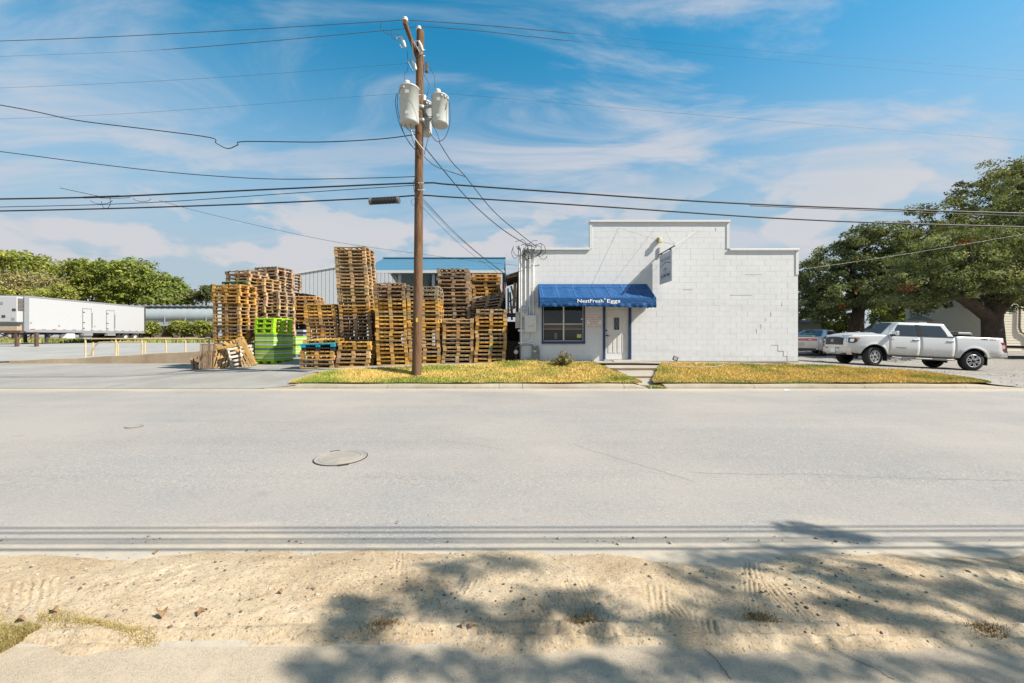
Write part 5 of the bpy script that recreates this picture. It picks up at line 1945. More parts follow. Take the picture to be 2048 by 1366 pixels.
def transformer(cx_px, y0px, y1px, dia_px, y, label):
    s = F / y
    r = dia_px / s / 2
    base = P(cx_px, y1px, y) - PB
    h = (y1px - y0px) / s
    e = MB().lathe([(r * 0.80, 0.0), (r * 0.95, 0.015), (r, 0.06), (r, h * 0.93), (r * 1.05, h * 0.935), (r * 1.06, h * 0.965), (r * 0.98, h * 0.985), (r * 0.5, h * 1.02), (0.02, h * 1.03)], 28, tuple(base)).build('transformer', M_XFMR, pole)
    e['label'] = label
    bs = MB().lathe([(0.055, 0), (0.075, 0.03), (0.055, 0.05), (0.075, 0.08), (0.06, 0.10), (0.085, 0.13), (0.075, 0.19), (0.03, 0.22)], 12, (base.x - r * 0.25, base.y, base.z + h)).build('bushing', M_PORC, e)
    for k in range(3):
        a = -0.7 - 0.5 * k if cx_px < 835 else -0.9 + 0.5 * k
        sgn = -1 if cx_px < 835 else 1
        c = (base.x + sgn * r * math.cos(0.3 + 0.45 * k), base.y - r * math.sin(0.3 + 0.45 * k), base.z + h * 0.86)
        MB().lathe([(0.03, -0.03), (0.03, 0.03), (0.015, 0.05)], 8, c).build('secondary_bushing', M_GALV, e)
    for zz in (0.2, 0.75):
        MB().box((base.x, base.y, base.z + h * zz), (0.10, r * 2.04, 0.09)).build('hanger_lug', M_XFMR, e)
    return base, r, h, e


tb1 = transformer(819, 176, 250, 38, YPOL - 0.12, 'large grey pole transformer left of the pole')
tb2 = transformer(880, 193, 252, 33.5, YPOL + 0.02, 'grey pole transformer right of the pole')
tb3 = transformer(851, 205, 270, 25, YPOL + 0.55, 'grey pole transformer mostly behind the pole')
for (zz) in (217, 243):
    c = pp(843, zz)
    MB().lathe([(0.128, -0.05), (0.128, 0.05)], 14, tuple(c)).build('band', M_GALV, pole)
    MB().bar(c, pp(866, zz - 6), 0.05, 0.06).build('bracket', M_GALV, pole)
    MB().bar(c, c + Vector((0.1, 0.5, 0.03)), 0.05, 0.06).build('bracket', M_GALV, pole)


def cutout(px, py, y, lean):
    c = P(px, py, y) - PB
    e = MB().tube([c + Vector((-0.06, 0, 0.14)), c + Vector((0.0, 0, 0.0)), c + Vector((0.05, 0, -0.14))], [0.03, 0.045, 0.03], 8).build('cutout', M_PORC, pole)
    MB().tube([c + Vector((-0.20, -0.02, 0.11)), c + Vector((-0.05, -0.02, -0.17))], 0.012, 6).bar(c + Vector((-0.2, -0.02, 0.11)), c + Vector((-0.04, 0, 0.15)), 0.02, 0.02).bar(c + Vector((-0.06, -0.02, -0.17)), c + Vector((0.06, 0, -0.15)), 0.02, 0.02).build('fuse', M_GALV, e)
    return e


cutout(807, 84, 10.6, 0.2); cutout(829, 130, YPOL - 0.1, 0.2); cutout(842, 92, YPOL - 0.2, 0.2)
MB().tube([pp(842, 108, YPOL - 0.13), pp(838, 94, YPOL - 0.13)], 0.05, 8).build('lightning_arrester', M_PORC, pole)
MB().box(pp(853, 135), (0.09, 0.09, 0.26)).build('secondary_rack', plain('rack_brown', (0.12, 0.09, 0.07), 0.7), pole)
MB().box(pp(834, 640, YPOL - 0.15), (0.06, 0.006, 0.12)).build('pole_tag', plain('yellow_tag', (0.60, 0.45, 0.05), 0.6), pole)
for py in (100, 112, 190, 366, 380):
    MB().tube([pp(836, py, YPOL - 0.16), pp(850, py, YPOL + 0.02)], 0.012, 6).build('bolt', M_GALV, pole)


def catmull(pts, k=6):
    pts = [Vector(p) for p in pts]
    out = []
    for i in range(len(pts) - 1):
        p0 = pts[max(i - 1, 0)]; p1 = pts[i]; p2 = pts[i + 1]; p3 = pts[min(i + 2, len(pts) - 1)]
        for j in range(k):
            t_ = j / k
            out.append(0.5 * ((2 * p1) + (-p0 + p2) * t_ + (2 * p0 - 5 * p1 + 4 * p2 - p3) * t_ ** 2 + (-p0 + 3 * p1 - 3 * p2 + p3) * t_ ** 3))
    out.append(pts[-1])
    return out


# jumpers on the pole: parts of it
def jumper(pts, r=0.009, mat=None):
    w = [P(p[0], p[1], p[2] if len(p) > 2 else YPOL - 0.15) - PB for p in pts]
    MB().tube(catmull(w), r, 5).build('jumper', mat or M_CABLE, pole)


jumper([(763, 46, 10.28), (762, 58, 10.3), (776, 68, 10.4), (797, 66, 10.6)], 0.007)
jumper([(783, 60, 10.5), (786, 78, 10.55), (798, 70, 10.6)], 0.007)
jumper([(814, 102, 10.6), (816, 135), (809, 150), (811, 165)], 0.007)
jumper([(856, 132), (868, 150), (870, 175)], 0.007)
jumper([(848, 150), (858, 170), (853, 195), (852, 200, YPOL + 0.4)], 0.007)
jumper([(793, 188), (791, 210), (800, 250), (818, 285), (832, 300)])
jumper([(796, 186), (795, 215), (806, 262), (824, 292), (842, 312)])
jumper([(800, 184), (801, 220), (815, 258), (838, 265)])
jumper([(804, 182), (812, 225), (826, 270), (848, 300)], 0.011, M_PORC)
jumper([(816, 184), (820, 225), (822, 268), (832, 296)])
jumper([(817, 186), (828, 212), (848, 230), (870, 232), (890, 220), (894, 205)])
jumper([(899, 205), (900, 245), (890, 275), (875, 283), (864, 272), (859, 258)])
jumper([(860, 240), (872, 262), (880, 282)])
jumper([(857, 272), (853, 290), (848, 310)])
jumper([(832, 352), (827, 370), (832, 395), (838, 400)])
jumper([(836, 354), (843, 372), (838, 390), (829, 398)])
jumper([(826, 398), (822, 403), (826, 410), (834, 408), (836, 400), (829, 397)], 0.006)

# ---------------------------------------------------------------- wires
def wire(name, pts, r, label, y=None, mat=None, k=6, cat='power line', thin=None):
    w = [P(p[0], p[1], p[2] if len(p) > 2 else (y or YPOL)) for p in pts]
    o0 = w[0].copy()
    cw = catmull(w, k)
    rr = r
    if thin:      # conductor drawn thinner outside the given columns so that it reads fainter
        rr = [r if thin[0] <= CX + q.x * F / q.y <= thin[1] else thin[2] for q in cw]
    o = MB().tube([q - o0 for q in cw], rr, 6).build(name, mat or M_CABLE, None, o0)
    return tag(o, label, cat)


wire('power_line', [(-700, 100), (0, 82), (380, 65.5), (763, 43), (810, 40.5), (960, 50), (1155, 67.5), (1600, 108), (2700, 190)], 0.0075, 'topmost power line strung past the head of the pole', 10.3, M_WIREG, 12, thin=(-2000, 1150, 0.0022))
wire('power_line', [(-700, 140), (0, 113), (345, 98), (780, 60), (838, 53.5), (960, 62), (1155, 83), (1600, 124), (2700, 210)], 0.0075, 'second power line, over the pole top just below the topmost', None, M_WIREG, 12, thin=(330, 1150, 0.0025))
wire('power_line', [(-700, 200), (0, 176), (420, 156), (800, 128), (845, 126)], 0.003, 'thin power line from the left to the cutout below the pole top', None, M_WIREG)
wire('power_line', [(-700, 262), (0, 238), (320, 223), (770, 189), (835, 187), (905, 188), (1200, 213), (1600, 246), (2700, 330)], 0.0028, 'thin line crossing the pole level with the transformer tops', None, M_WIREG)
wire('twisted_cable', [(-500, 130), (0, 210), (150, 240), (300, 259), (420, 275), (432, 286), (455, 297), (475, 290), (490, 283), (640, 284), (760, 278), (838, 268)], 0.013, 'sagging twisted cable with a loop left of the transformers', None, M_CABLE, 6, 'cable')
wire('telephone_cable', [(-500, 240), (0, 303), (145, 322), (295, 340), (415, 351), (545, 358), (700, 357), (838, 353)], 0.011, 'dark cable sagging from upper left to the pole at mid height', None, M_CABLE, 6, 'cable')
wire('telephone_cable', [(-700, 408), (0, 398), (200, 394), (340, 388), (600, 376), (838, 366), (900, 369), (1100, 383), (1500, 408), (2048, 427), (2900, 450)], 0.022, 'thick black telephone cable, upper of the two crossing the building front', None, M_CABLE, 6, 'cable')
wire('telephone_cable', [(-700, 425), (0, 414), (300, 405), (560, 388), (838, 370)], 0.010, 'thin black cable between the two thick telephone cables at left', None, M_CABLE, 6, 'cable')
wire('telephone_cable', [(1500, 411.5), (2048, 432), (2900, 458), ], 0.010, 'thin cable hugging the upper thick telephone cable at right', YPOL + 0.05, M_CABLE, 6, 'cable')
wire('telephone_cable', [(-700, 432), (0, 422), (400, 411.5), (735, 397), (838, 391), (900, 394), (1200, 413), (1600, 439), (2048, 454), (2900, 475)], 0.020, 'thick black telephone cable, lower of the two crossing the building front', None, M_CABLE, 6, 'cable')
wire('drop_wire', [(318, 401, YPOL), (430, 431, YPOL + 0.4), (650, 480, YPOL + 1.1), (833, 507, YPOL + 1.7), (960, 523, YPOL + 2.1), (1036, 531, YW - 0.1)], 0.005, 'thin drop wire descending from the left cables to the building corner', None, M_CABLE, 6, 'cable')
wire('service_drop', [(850, 295, YPOL), (885, 338, YPOL + 0.4), (940, 402, YPOL + 1.1), (1000, 455, YPOL + 1.8), (1050, 487, YW - 0.35), (1072, 495, YW - 0.15)], 0.014, 'lower heavy service drop from the pole to the building corner', None, M_CABLE, 6, 'cable')
wire('service_drop', [(878, 284, YPOL), (903, 323, YPOL + 0.35), (930, 352, YPOL + 0.6), (985, 420, YPOL + 1.4), (1040, 468, YPOL + 2.0), (1074, 494, YW - 0.15)], 0.013, 'upper heavy service drop from the transformers to the building corner', None, M_CABLE, 6, 'cable')
wire('service_drop', [(848, 313, YPOL), (870, 332, YPOL + 0.2), (905, 345, YPOL + 0.5), (930, 353, YPOL + 0.62)], 0.010, 'short black cable joining the upper service drop near the pole', None, M_CABLE, 6, 'cable')
for k, (a, c, lab) in enumerate((((847, 398), (1006, 546), 'first'), ((847, 401), (1022, 556), 'second'), ((847, 405), (1016, 552), 'third'), ((846, 415), (995, 545), 'lowest'))):
    A = (a[0], a[1], YPOL); C = (c[0], c[1], 16.2)
    m = [(lerp(a[0], c[0], t_), lerp(a[1], c[1], t_) + 9 * math.sin(math.pi * t_), lerp(YPOL, 16.2, t_)) for t_ in (0.25, 0.5, 0.75)]
    wire('drop_wire', [A] + m + [C], 0.0055, '%s of four thin drop wires from the pole towards the blue-roofed shed' % lab, None, M_CABLE, 6, 'cable')
wire('drop_wire', [(1592, 540, 14.2), (1720, 522, 14.6), (1860, 500, 15.4), (2048, 468, 16.5), (2300, 420, 18)], 0.0035, 'thin pale wire rising from the building across the oaks', None, M_GALV, 6, 'cable')
# splice case hung under the lower cable
sc_ = tag(empty('splice_case', P(769, 402, YPOL)), 'black ribbed splice case hanging from the lower cable left of the pole', 'splice case')
so = Vector(sc_.location)
o = MB().tube([P(741, 403.5, YPOL) - so, P(797, 400.5, YPOL) - so], 0.085, 10).build('case', M_CABLE, sc_)
for px in (741, 796):
    MB().tube([P(px - 2, 403 - (px - 741) * 0.05, YPOL) - so, P(px + 3, 403 - (px - 741) * 0.05, YPOL) - so], 0.098, 10).build('end_cap', plain('cap_grey', (0.12, 0.12, 0.12), 0.5), sc_)
for i in range(7):
    px = 750 + i * 7
    MB().tube([P(px, 402.8 - i * .35, YPOL) - so, P(px + 1.6, 402.8 - i * .35, YPOL) - so], 0.092, 10).build('rib', M_CABLE, sc_)
for px in (748, 790):
    MB().bar(P(px, 402, YPOL) - so, P(px, 394.5, YPOL) - so, 0.02, 0.012).build('strap', M_GALV, sc_)
# looped slack and lashing at the splice further left
sl = tag(empty('cable_splice', P(205, 395, YPOL)), 'knot of looped slack cable on the thick cable at far left', 'cable splice')
so = Vector(sl.location)
for (c, rx, ry2, a0, a1) in (((203, 399), 22, 9, 3.3, 6.1), ((212, 403), 9, 14, 3.1, 7.0), ((285, 396), 18, 7, 3.2, 6.0), ((225, 392), 40, 5, 3.4, 5.8)):
    pts = [P(c[0] + rx * math.cos(lerp(a0, a1, i / 14)), c[1] - ry2 * math.sin(lerp(a0, a1, i / 14)), YPOL - 0.03) - so for i in range(15)]
    MB().tube(pts, 0.007, 5).build('loop', M_CABLE, sl)
MB().tube([P(168, 395, YPOL - 0.02) - so, P(240, 392.5, YPOL - 0.02) - so], 0.03, 8).build('sleeve', M_CABLE, sl)
MB().tube([P(120, 376, YPOL) - so, P(200, 393, YPOL) - so], 0.008, 5).build('tail', M_CABLE, sl)

# the line of wires on the near side of the street: out of view above, their shadows lie across the road
for k, (py, r, hgt) in enumerate(((1056.5, 0.010, 3.9), (1066, 0.011, 3.8), (1079.5, 0.011, 3.7), (1086, 0.009, 3.75), (1100, 0.013, 3.4))):
    yg = CAMZ * F / (py - HY)
    yw = yg - hgt * (SUN_TO.y / -SUN_TO.z)
    pts = []
    for i in range(41):
        x = lerp(-45, 45, i / 40)
        pts.append((x, yw + 0.0008 * (x - 3) * (k % 2) , hgt + 0.0009 * (x + 2) ** 2 * (1.0 if k != 4 else 1.2)))
    o = MB().tube(pts, r, 6).build('overhead_wire', M_CABLE)
    tag(o, 'overhead wire on the near side of the street casting the %s shadow line' % ('first', 'second', 'third', 'fourth', 'fifth')[k], 'power line', 'near side overhead wires')

# ---------------------------------------------------------------- low retaining wall and yellow pipe rail
M_RAIL = plain('yellow_rail_paint', (0.48, 0.39, 0.22), 0.6, var=0.15, dirt=((0.24, 0.12, 0.05), 0.7))
rw = tag(empty('retaining_wall', (P(395, 0, 20.0).x, 20.0, 0)), 'stained low concrete retaining wall below the upper lot', 'wall')
ro = Vector(rw.location)
xs_w = np.linspace(P(20, 0, 20.0).x, -12.2, 60)
v = []; f = []
for i, x in enumerate(xs_w):
    zt = hz1(x, 20.3) + 0.03 + 0.012 * math.sin(x * 2.3)
    zb = hz1(x, 19.9) - 0.15
    yo = 0.03 * math.sin(x * 1.3)
    v += [(x, 19.98 + yo, zb), (x, 20.0 + yo, zt - 0.02), (x, 20.03 + yo, zt), (x, 20.24, zt), (x, 20.24, zb)]
    if i:
        k = 5 * i
        f += [(k - 5 + j, k + j, k + j + 1, k - 4 + j) for j in range(4)]
b = MB(); b.add(v, f); b.add(v[:5], [(0, 1, 2, 3, 4)]); b.add(v[-5:], [(4, 3, 2, 1, 0)])
o = b.build('wall', M_OLDC, rw); o.location = -ro


def rail(label, y, posts, top, zoff, bent):
    e = tag(empty('pipe_rail', (P(posts[0], 0, y).x, y, hz1(P(posts[0], 0, y).x, y + 0.3))), label, 'railing', 'yellow pipe rails on the ramp wall')
    eo = Vector(e.location)
    pl_ = []
    for px in posts:
        x = P(px, 0, y).x
        o = MB().tube([(x, y, hz1(x, y + 0.3) - 0.1), (x, y, P(0, top, y).z)], 0.038, 10).build('post', M_RAIL, e); o.location = -eo
    x0, x1 = P(posts[0], 0, y).x, P(posts[-1], 0, y).x
    zt = P(0, top, y).z
    if bent:
        pts = [(x0 - 0.15, y, hz1(x0, y + 0.3)), (x0 + 0.05, y, zt - 0.35), (x0 + 0.25, y, zt - 0.08), (x0 + 0.6, y, zt), (x1, y, zt)]
        o = MB().tube(catmull(pts, 5), 0.036, 10).build('top_rail', M_RAIL, e)
    else:
        o = MB().tube([(x0 - 0.05, y, zt), (x1, y, zt)], 0.04, 10).build('top_rail', M_RAIL, e)
    o.location = -eo
    return e


rail('yellow pipe rail along the top of the retaining wall', 20.12, [171, 232, 284, 332, 371, 418, 470], 677.5, 0, False)
rail('second yellow pipe rail with a bent down end behind the first', 22.4, [186, 236, 290], 684.5, 0, True)

# ---------------------------------------------------------------- blue roofed open shed
def mat_ribbed(name, col, pitch, axis=0, depth=0.02, rough=0.45, metal=0.0, dark=0.75):
    t = NT(name)
    g = t.n('ShaderNodeTexCoord'); sp = t.n('ShaderNodeSeparateXYZ'); t.l(g.outputs['Object'], sp.inputs[0])
    u = t.math('FRACT', t.math('DIVIDE', sp.outputs[axis], pitch))
    rib = t.rng(t.math('ABSOLUTE', t.math('SUBTRACT', u, 0.5)), 0.40, 0.47, 0.0, 1.0, 'SMOOTHSTEP')
    n_ = t.noise(t.coord('Object'), 0.8, 5.0, 0.6)
    c = t.mix(t.rng(n_, 0.3, 0.75, 0.0, 0.35), col, tuple(k * dark for k in col))
    return t.done(c, rough, t.bump(rib, 0.6, depth), metal, spec=0.4)


M_BROOF = mat_ribbed('blue_metal_roof', (0.075, 0.185, 0.275), 0.30, 1, 0.03, 0.35)
Ye, Yr = 19.0, 22.4
xl_, xr_ = -302 * Ye / F, -16 * Ye / F
ze, zr = P(0, 541, Ye).z, P(0, 517, Yr).z
sh = tag(empty('open_shed', ((xl_ + xr_) / 2, Ye, 0.6)), 'open shed with a blue metal roof behind the pallet stacks', 'shed')
so = Vector(sh.location)
n_rib = 8
for i in range(n_rib):         # roof sheets laid in courses parallel to the eave
    a, c = i / n_rib, (i + 1) / n_rib + 0.01
    y0_, y1_ = lerp(Ye, Yr, a), lerp(Ye, Yr, c)
    z0_, z1_ = lerp(ze, zr, a) + 0.012, lerp(ze, zr, c)
    b = MB(); b.add([(xl_, y0_, z0_), (xr_, y0_, z0_), (xr_, y1_, z1_), (xl_, y1_, z1_), (xl_, y0_, z0_ - 0.03), (xr_, y0_, z0_ - 0.03), (xr_, y1_, z1_ - 0.03), (xl_, y1_, z1_ - 0.03)],
                    [(0, 1, 2, 3), (7, 6, 5, 4), (0, 4, 5, 1), (1, 5, 6, 2), (2, 6, 7, 3), (3, 7, 4, 0)])
    o = b.build('roof_sheet', M_BROOF, sh); o.location = -so
b = MB(); yb2 = Yr + 3.4
b.add([(xl_, Yr, zr), (xr_, Yr, zr), (xr_, yb2, ze), (xl_, yb2, ze)], [(0, 1, 2, 3)])
o = b.build('rear_roof', M_BROOF, sh); o.location = -so
o = MB().box(((xl_ + xr_) / 2, Ye - 0.03, ze - 0.065), (xr_ - xl_ + 0.06, 0.07, 0.13)).build('fascia', M_TRIM, sh); o.location = -so
o = MB().box(((xl_ + xr_) / 2, Yr, zr + 0.02), (xr_ - xl_ + 0.06, 0.3, 0.05)).build('ridge_cap', M_BROOF, sh); o.location = -so
for px in (800, 867, 1002):
    x = P(px, 0, Ye + 0.25).x
    o = MB().box((x, Ye + 0.25, (ze + 0.5) / 2 - 0.08), (0.13, 0.13, ze - 0.5 - 0.12)).build('post', M_TRIM, sh); o.location = -so
xk = P(786, 0, Ye + 0.2).x
o = MB().bar((xk - 0.06, Ye + 0.25, ze - 0.12), (xk + 0.50, Ye + 0.25, ze - 0.95), 0.12, 0.16).build('knee_brace', plain('brace_green', (0.30, 0.34, 0.28), 0.6), sh); o.location = -so
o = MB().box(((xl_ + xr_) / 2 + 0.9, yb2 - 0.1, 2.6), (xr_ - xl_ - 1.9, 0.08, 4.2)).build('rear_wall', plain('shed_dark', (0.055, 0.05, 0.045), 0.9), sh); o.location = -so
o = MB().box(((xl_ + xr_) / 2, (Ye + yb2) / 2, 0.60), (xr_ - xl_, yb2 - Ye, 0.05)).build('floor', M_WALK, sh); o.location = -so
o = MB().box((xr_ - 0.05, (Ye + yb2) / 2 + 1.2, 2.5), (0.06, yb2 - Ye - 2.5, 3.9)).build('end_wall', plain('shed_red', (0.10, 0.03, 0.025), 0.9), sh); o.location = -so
# dim pallets stored inside the shed
rin = random.Random(77)
for (px, n_) in ((818, 22), (905, 18)):
    for i in range(12, n_):
        pallet((P(px, 0, 22.3).x, 22.6, 0.64 + i * 0.15), (0, 0, R(rin.uniform(-3, 3))), T_BRN, '%s pallet, %s from the top inside the shed %s of the pole' % (tone_name(T_BRN), ORD[n_ - 1 - i] if i < n_ - 1 else 'first', 'left' if px < 840 else 'right'), 'pallets stored inside the shed', (1.05, 1, 1.05))

# ---------------------------------------------------------------- white ribbed metal building behind
M_MWALL = plain('white_sheet_metal', (0.50, 0.51, 0.53), 0.5, var=0.06)
Ym = 29.0
mb_ = tag(empty('metal_building', (P(690, 0, Ym).x, Ym, 0.66)), 'white ribbed metal building with a low gable behind the stacks', 'building')
so = Vector(mb_.location)
xa, xp, xc = P(540, 0, Ym).x, P(706, 0, Ym).x, P(872, 0, Ym).x
zf_ = lambda x: P(0, 528 + abs(x - xp) / (Ym / F) * 0.164, Ym).z
np_ = 42
for i in range(np_):
    x0_, x1_ = lerp(xa, xc, i / np_), lerp(xa, xc, (i + 1) / np_)
    b = MB(); b.prism([(x0_ + 0.025, 0.4), (x1_ - 0.01, 0.4), (x1_ - 0.01, zf_(x1_) - 0.06), (x0_ + 0.025, zf_(x0_) - 0.06)], Ym, Ym + 0.06)
    o = b.build('wall_panel', M_MWALL, mb_); o.location = -so
o = MB().prism([(xa, 0.4), (xc, 0.4), (xc, zf_(xc) - 0.1), (xp, zf_(xp) - 0.1), (xa, zf_(xa) - 0.1)], Ym + 0.045, Ym + 16).build('shell', plain('metal_seam', (0.20, 0.21, 0.22), 0.6), mb_); o.location = -so
for (a, c) in ((xa - 0.3, xp), (xp, xc + 0.3)):
    o = MB().bar((a, Ym - 0.02, zf_(a)), (c, Ym - 0.02, zf_(c)), 0.10, 0.12).build('rake_trim', M_TRIM, mb_); o.location = -so
    o = MB().add([(a, Ym - 0.05, zf_(a) + 0.03), (c, Ym - 0.05, zf_(c) + 0.03), (c, Ym + 16, zf_(c) + 0.03), (a, Ym + 16, zf_(a) + 0.03)], [(0, 1, 2, 3)]).build('roof', M_TRIM, mb_); o.location = -so

# ---------------------------------------------------------------- timber lean-to between the stacks and the building
M_OLDW = plain('old_dark_timber', (0.125, 0.085, 0.058), 0.9, var=0.3, scale=3)
M_OLDL = plain('old_pale_timber', (0.30, 0.21, 0.13), 0.9, var=0.3, scale=3)
ltn = tag(empty('lean_to', (P(1024, 0, 15.2).x, 15.2, 0.5)), 'dark timber lean-to against the left side of the building', 'shed')
so = Vector(ltn.location)
xq = lambda px, y=15.0: P(px, 0, y).x
zq = lambda py, y=15.0: P(0, py, y).z
def lb(mb, nm, m):
    o = mb.build(nm, m, ltn); o.location = -so; return o
lb(MB().box((xq(1026), 16.6, (0.5 + zq(640)) / 2), (0.55, 0.1, zq(640) - 0.5)), 'panel', plain('brown_panel', (0.10, 0.07, 0.05), 0.9))
lb(MB().bar((xq(1012), 15.1, zq(562)), (xq(1041), 15.1, zq(553)), 2.6, 0.06, (0, 0, 1)).box((xq(1016), 16.2, zq(600)), (0.05, 2.6, 0.9)), 'roof', plain('rusty_roof', (0.085, 0.07, 0.06), 0.85, var=0.3))
lb(MB().bar((xq(1013), 14.0, zq(562)), (xq(1041), 14.0, zq(556)), 0.06, 0.10), 'fascia_board', M_OLDL)
for k, (a, c, w_) in enumerate((((1030, 570), (1027, 620), 0.10), ((1036, 565), (1034, 640), 0.09), ((1022, 575), (1030, 605), 0.07), ((1016, 606), (1034, 596), 0.09), ((1012, 625), (1036, 612), 0.08), ((1020, 585), (1024, 640), 0.06))):
    lb(MB().bar((xq(a[0]), 14.3 + k * 0.12, zq(a[1])), (xq(c[0]), 14.4 + k * 0.12, zq(c[1])), w_, 0.04), 'timber', M_OLDL if k % 2 == 0 else M_OLDW)
lb(MB().box((xq(1027), 14.6, zq(632)), (0.5, 0.6, 0.10)), 'shelf', M_OLDW)
for k in range(3): lb(MB().box((xq(1018 + k * 7), 14.25, zq(623)), (0.04, 0.04, 0.26)), 'baluster', M_OLDL)
lb(MB().box((xq(1024), 14.25, zq(616)), (0.36, 0.04, 0.03)).box((xq(1024), 14.25, zq(629)), (0.36, 0.04, 0.03)), 'rail', M_OLDL)
lb(MB().box((xq(1027), 15.6, 0.9), (0.5, 1.4, 0.7)), 'stored_crate', M_OLDW)

# ---------------------------------------------------------------- refrigerated box trailer
M_TRLW = plain('trailer_white', (0.40, 0.405, 0.415), 0.45, var=0.05)
M_TRLG = plain('trailer_aluminium', (0.30, 0.31, 0.32), 0.4, 0.3, var=0.12)
M_TRLD = plain('trailer_underside', (0.05, 0.045, 0.04), 0.8, var=0.2)
M_TYRE = plain('tyre_rubber', (0.022, 0.021, 0.020), 0.85, var=0.25)
M_RIM = plain('steel_rim', (0.36, 0.33, 0.29), 0.5, var=0.25)
A_ = Vector((P(52, 0, 32.5).x, 32.5, 0)); B_ = Vector((P(290, 0, 44.6).x, 44.6, 0))
LT = (B_ - A_).length
ang = math.atan2(B_.y - A_.y, B_.x - A_.x)       # local x runs to the rear of the trailer, local -y faces the street
trl = tag(empty('box_trailer', (A_.x, A_.y, 0.76), (0, 0, ang)), 'long white refrigerated box trailer parked on the upper lot', 'trailer')
H0, H1, WT_ = 1.12, 4.08, 2.55
# local frame: x along, y to the left of x (away from the camera side is +y?), camera sees the side at y = 0
sgn = 1.0
def tl(mb, nm, m, par=None, bevel=0.0): return mb.build(nm, m, par or trl, bevel=bevel)
yc = WT_ / 2
tl(MB().box((LT / 2, yc, (H0 + H1) / 2), (LT, WT_, H1 - H0)), 'body', M_TRLW, bevel=0.02)
tl(MB().box((LT / 2, yc, H1 - 0.03), (LT + 0.03, WT_ + 0.04, 0.13)), 'top_rail', M_TRLG)
tl(MB().box((LT / 2, yc, H0 + 0.02), (LT + 0.03, WT_ + 0.05, 0.24)), 'bottom_rail', M_TRLG)
tl(MB().box((0.03, -0.004, (H0 + H1) / 2), (0.35, 0.06, H1 - H0)), 'corner_post', M_TRLG)
tl(MB().box((LT - 0.04, -0.004, (H0 + H1) / 2), (0.16, 0.07, H1 - H0 + 0.02)), 'rear_post', M_TRLD)
M_REFL = plain('reflective_red', (0.36, 0.06, 0.05), 0.5)
for i in range(14):
    tl(MB().box((0.5 + i * (LT - 0.8) / 13, -0.030, H0 + 0.17), (0.32, 0.012, 0.05)), 'reflector_strip', M_REFL if i % 2 == 0 else M_TRLG)
for f0 in (0.40, 0.605):
    d = tl(MB().box((LT * f0 + 0.38, -0.020, H0 + 1.18), (0.86, 0.03, 2.15)), 'side_door', M_TRLW)
    x0_ = LT * f0 - 0.05
    for (c, s) in (((x0_, -0.042, H0 + 1.18), (0.045, 0.02, 2.2)), ((x0_ + 0.86, -0.042, H0 + 1.18), (0.045, 0.02, 2.2)), ((x0_ + 0.43, -0.042, H0 + 2.26), (0.90, 0.02, 0.05))):
        tl(MB().box(c, s), 'door_frame', M_TRLG, d)
    for zz in (0.35, 0.9, 1.9): tl(MB().box((x0_ + 0.08, -0.055, H0 + zz), (0.2, 0.03, 0.06)), 'hinge', M_TRLD, d)
    tl(MB().tube([(x0_ + 0.95, -0.06, H0 + 0.4), (x0_ + 0.95, -0.06, H0 + 1.9)], 0.02, 6), 'lock_rod', M_TRLG, d)
    tl(MB().box((x0_ + 0.43, -0.01, H0 - 0.25), (0.9, 0.3, 0.25)), 'step', M_TRLG)
for (fx, zz) in ((0.22, 0.55), (0.50, 0.6), (0.03, 0.75)): tl(MB().box((LT * fx, -0.035, H0 + zz), (0.16, 0.012, 0.16)), 'placard', plain('placard_grey', (0.35, 0.36, 0.36), 0.6))
# refrigeration unit on the nose (local -x)
ru = tl(MB().box((-0.26, yc, (H0 + H1) / 2 + 0.32), (0.52, WT_ - 0.25, 2.15)), 'refrigeration_unit', M_TRLW, bevel=0.06)
tl(MB().box((-0.30, 0.10, H1 - 0.75), (0.36, 0.03, 1.0)), 'grille', plain('grille_dark', (0.10, 0.075, 0.06), 0.7), ru)
for i in range(9): tl(MB().box((-0.30, 0.075, H1 - 1.2 + i * 0.11), (0.38, 0.02, 0.03)), 'louvre', M_TRLG, ru)
for (dy, zz, m) in ((0.35, 0.0, M_TRLD), (1.25, 0.55, M_TRLG), (1.1, -0.55, M_TRLD), (0.4, -0.75, M_TRLG)): tl(MB().box((-0.53, dy, H1 - 1.2 + zz), (0.03, 0.25, 0.2)), 'hatch', m, ru)
tl(MB().box((-0.2, yc, H0 + 0.22), (0.45, WT_ - 0.5, 0.35)), 'lower_housing', plain('rusty_beige', (0.36, 0.28, 0.19), 0.8, var=0.2), ru)
# running gear
tl(MB().box((LT * 0.5, 0.75, H0 - 0.18), (LT * 0.96, 0.14, 0.22)), 'chassis_beam', M_TRLD)
tl(MB().box((LT * 0.5, WT_ - 0.75, H0 - 0.18), (LT * 0.96, 0.14, 0.22)), 'chassis_beam', M_TRLD)
for x_ in (1.2, ):
    pass
for y_ in (0.45, WT_ - 0.45):
    lg = tl(MB().box((LT * 0.17, y_, 0.62), (0.16, 0.16, 1.0)), 'landing_leg', M_TRLD)
    tl(MB().box((LT * 0.17, y_, 0.06), (0.35, 0.3, 0.05)), 'foot', M_TRLD, lg)
    tl(MB().bar((LT * 0.17, y_, 0.5), (LT * 0.23, y_, H0 - 0.15), 0.06, 0.06), 'brace', M_TRLD, lg)
tl(MB().box((LT * 0.31, 0.25, H0 - 0.42), (0.75, 0.5, 0.45)), 'fuel_tank', M_WHITE, bevel=0.05)
tl(MB().box((LT * 0.44, 0.2, H0 - 0.38), (0.9, 0.35, 0.5)), 'pallet_box', M_TRLG)
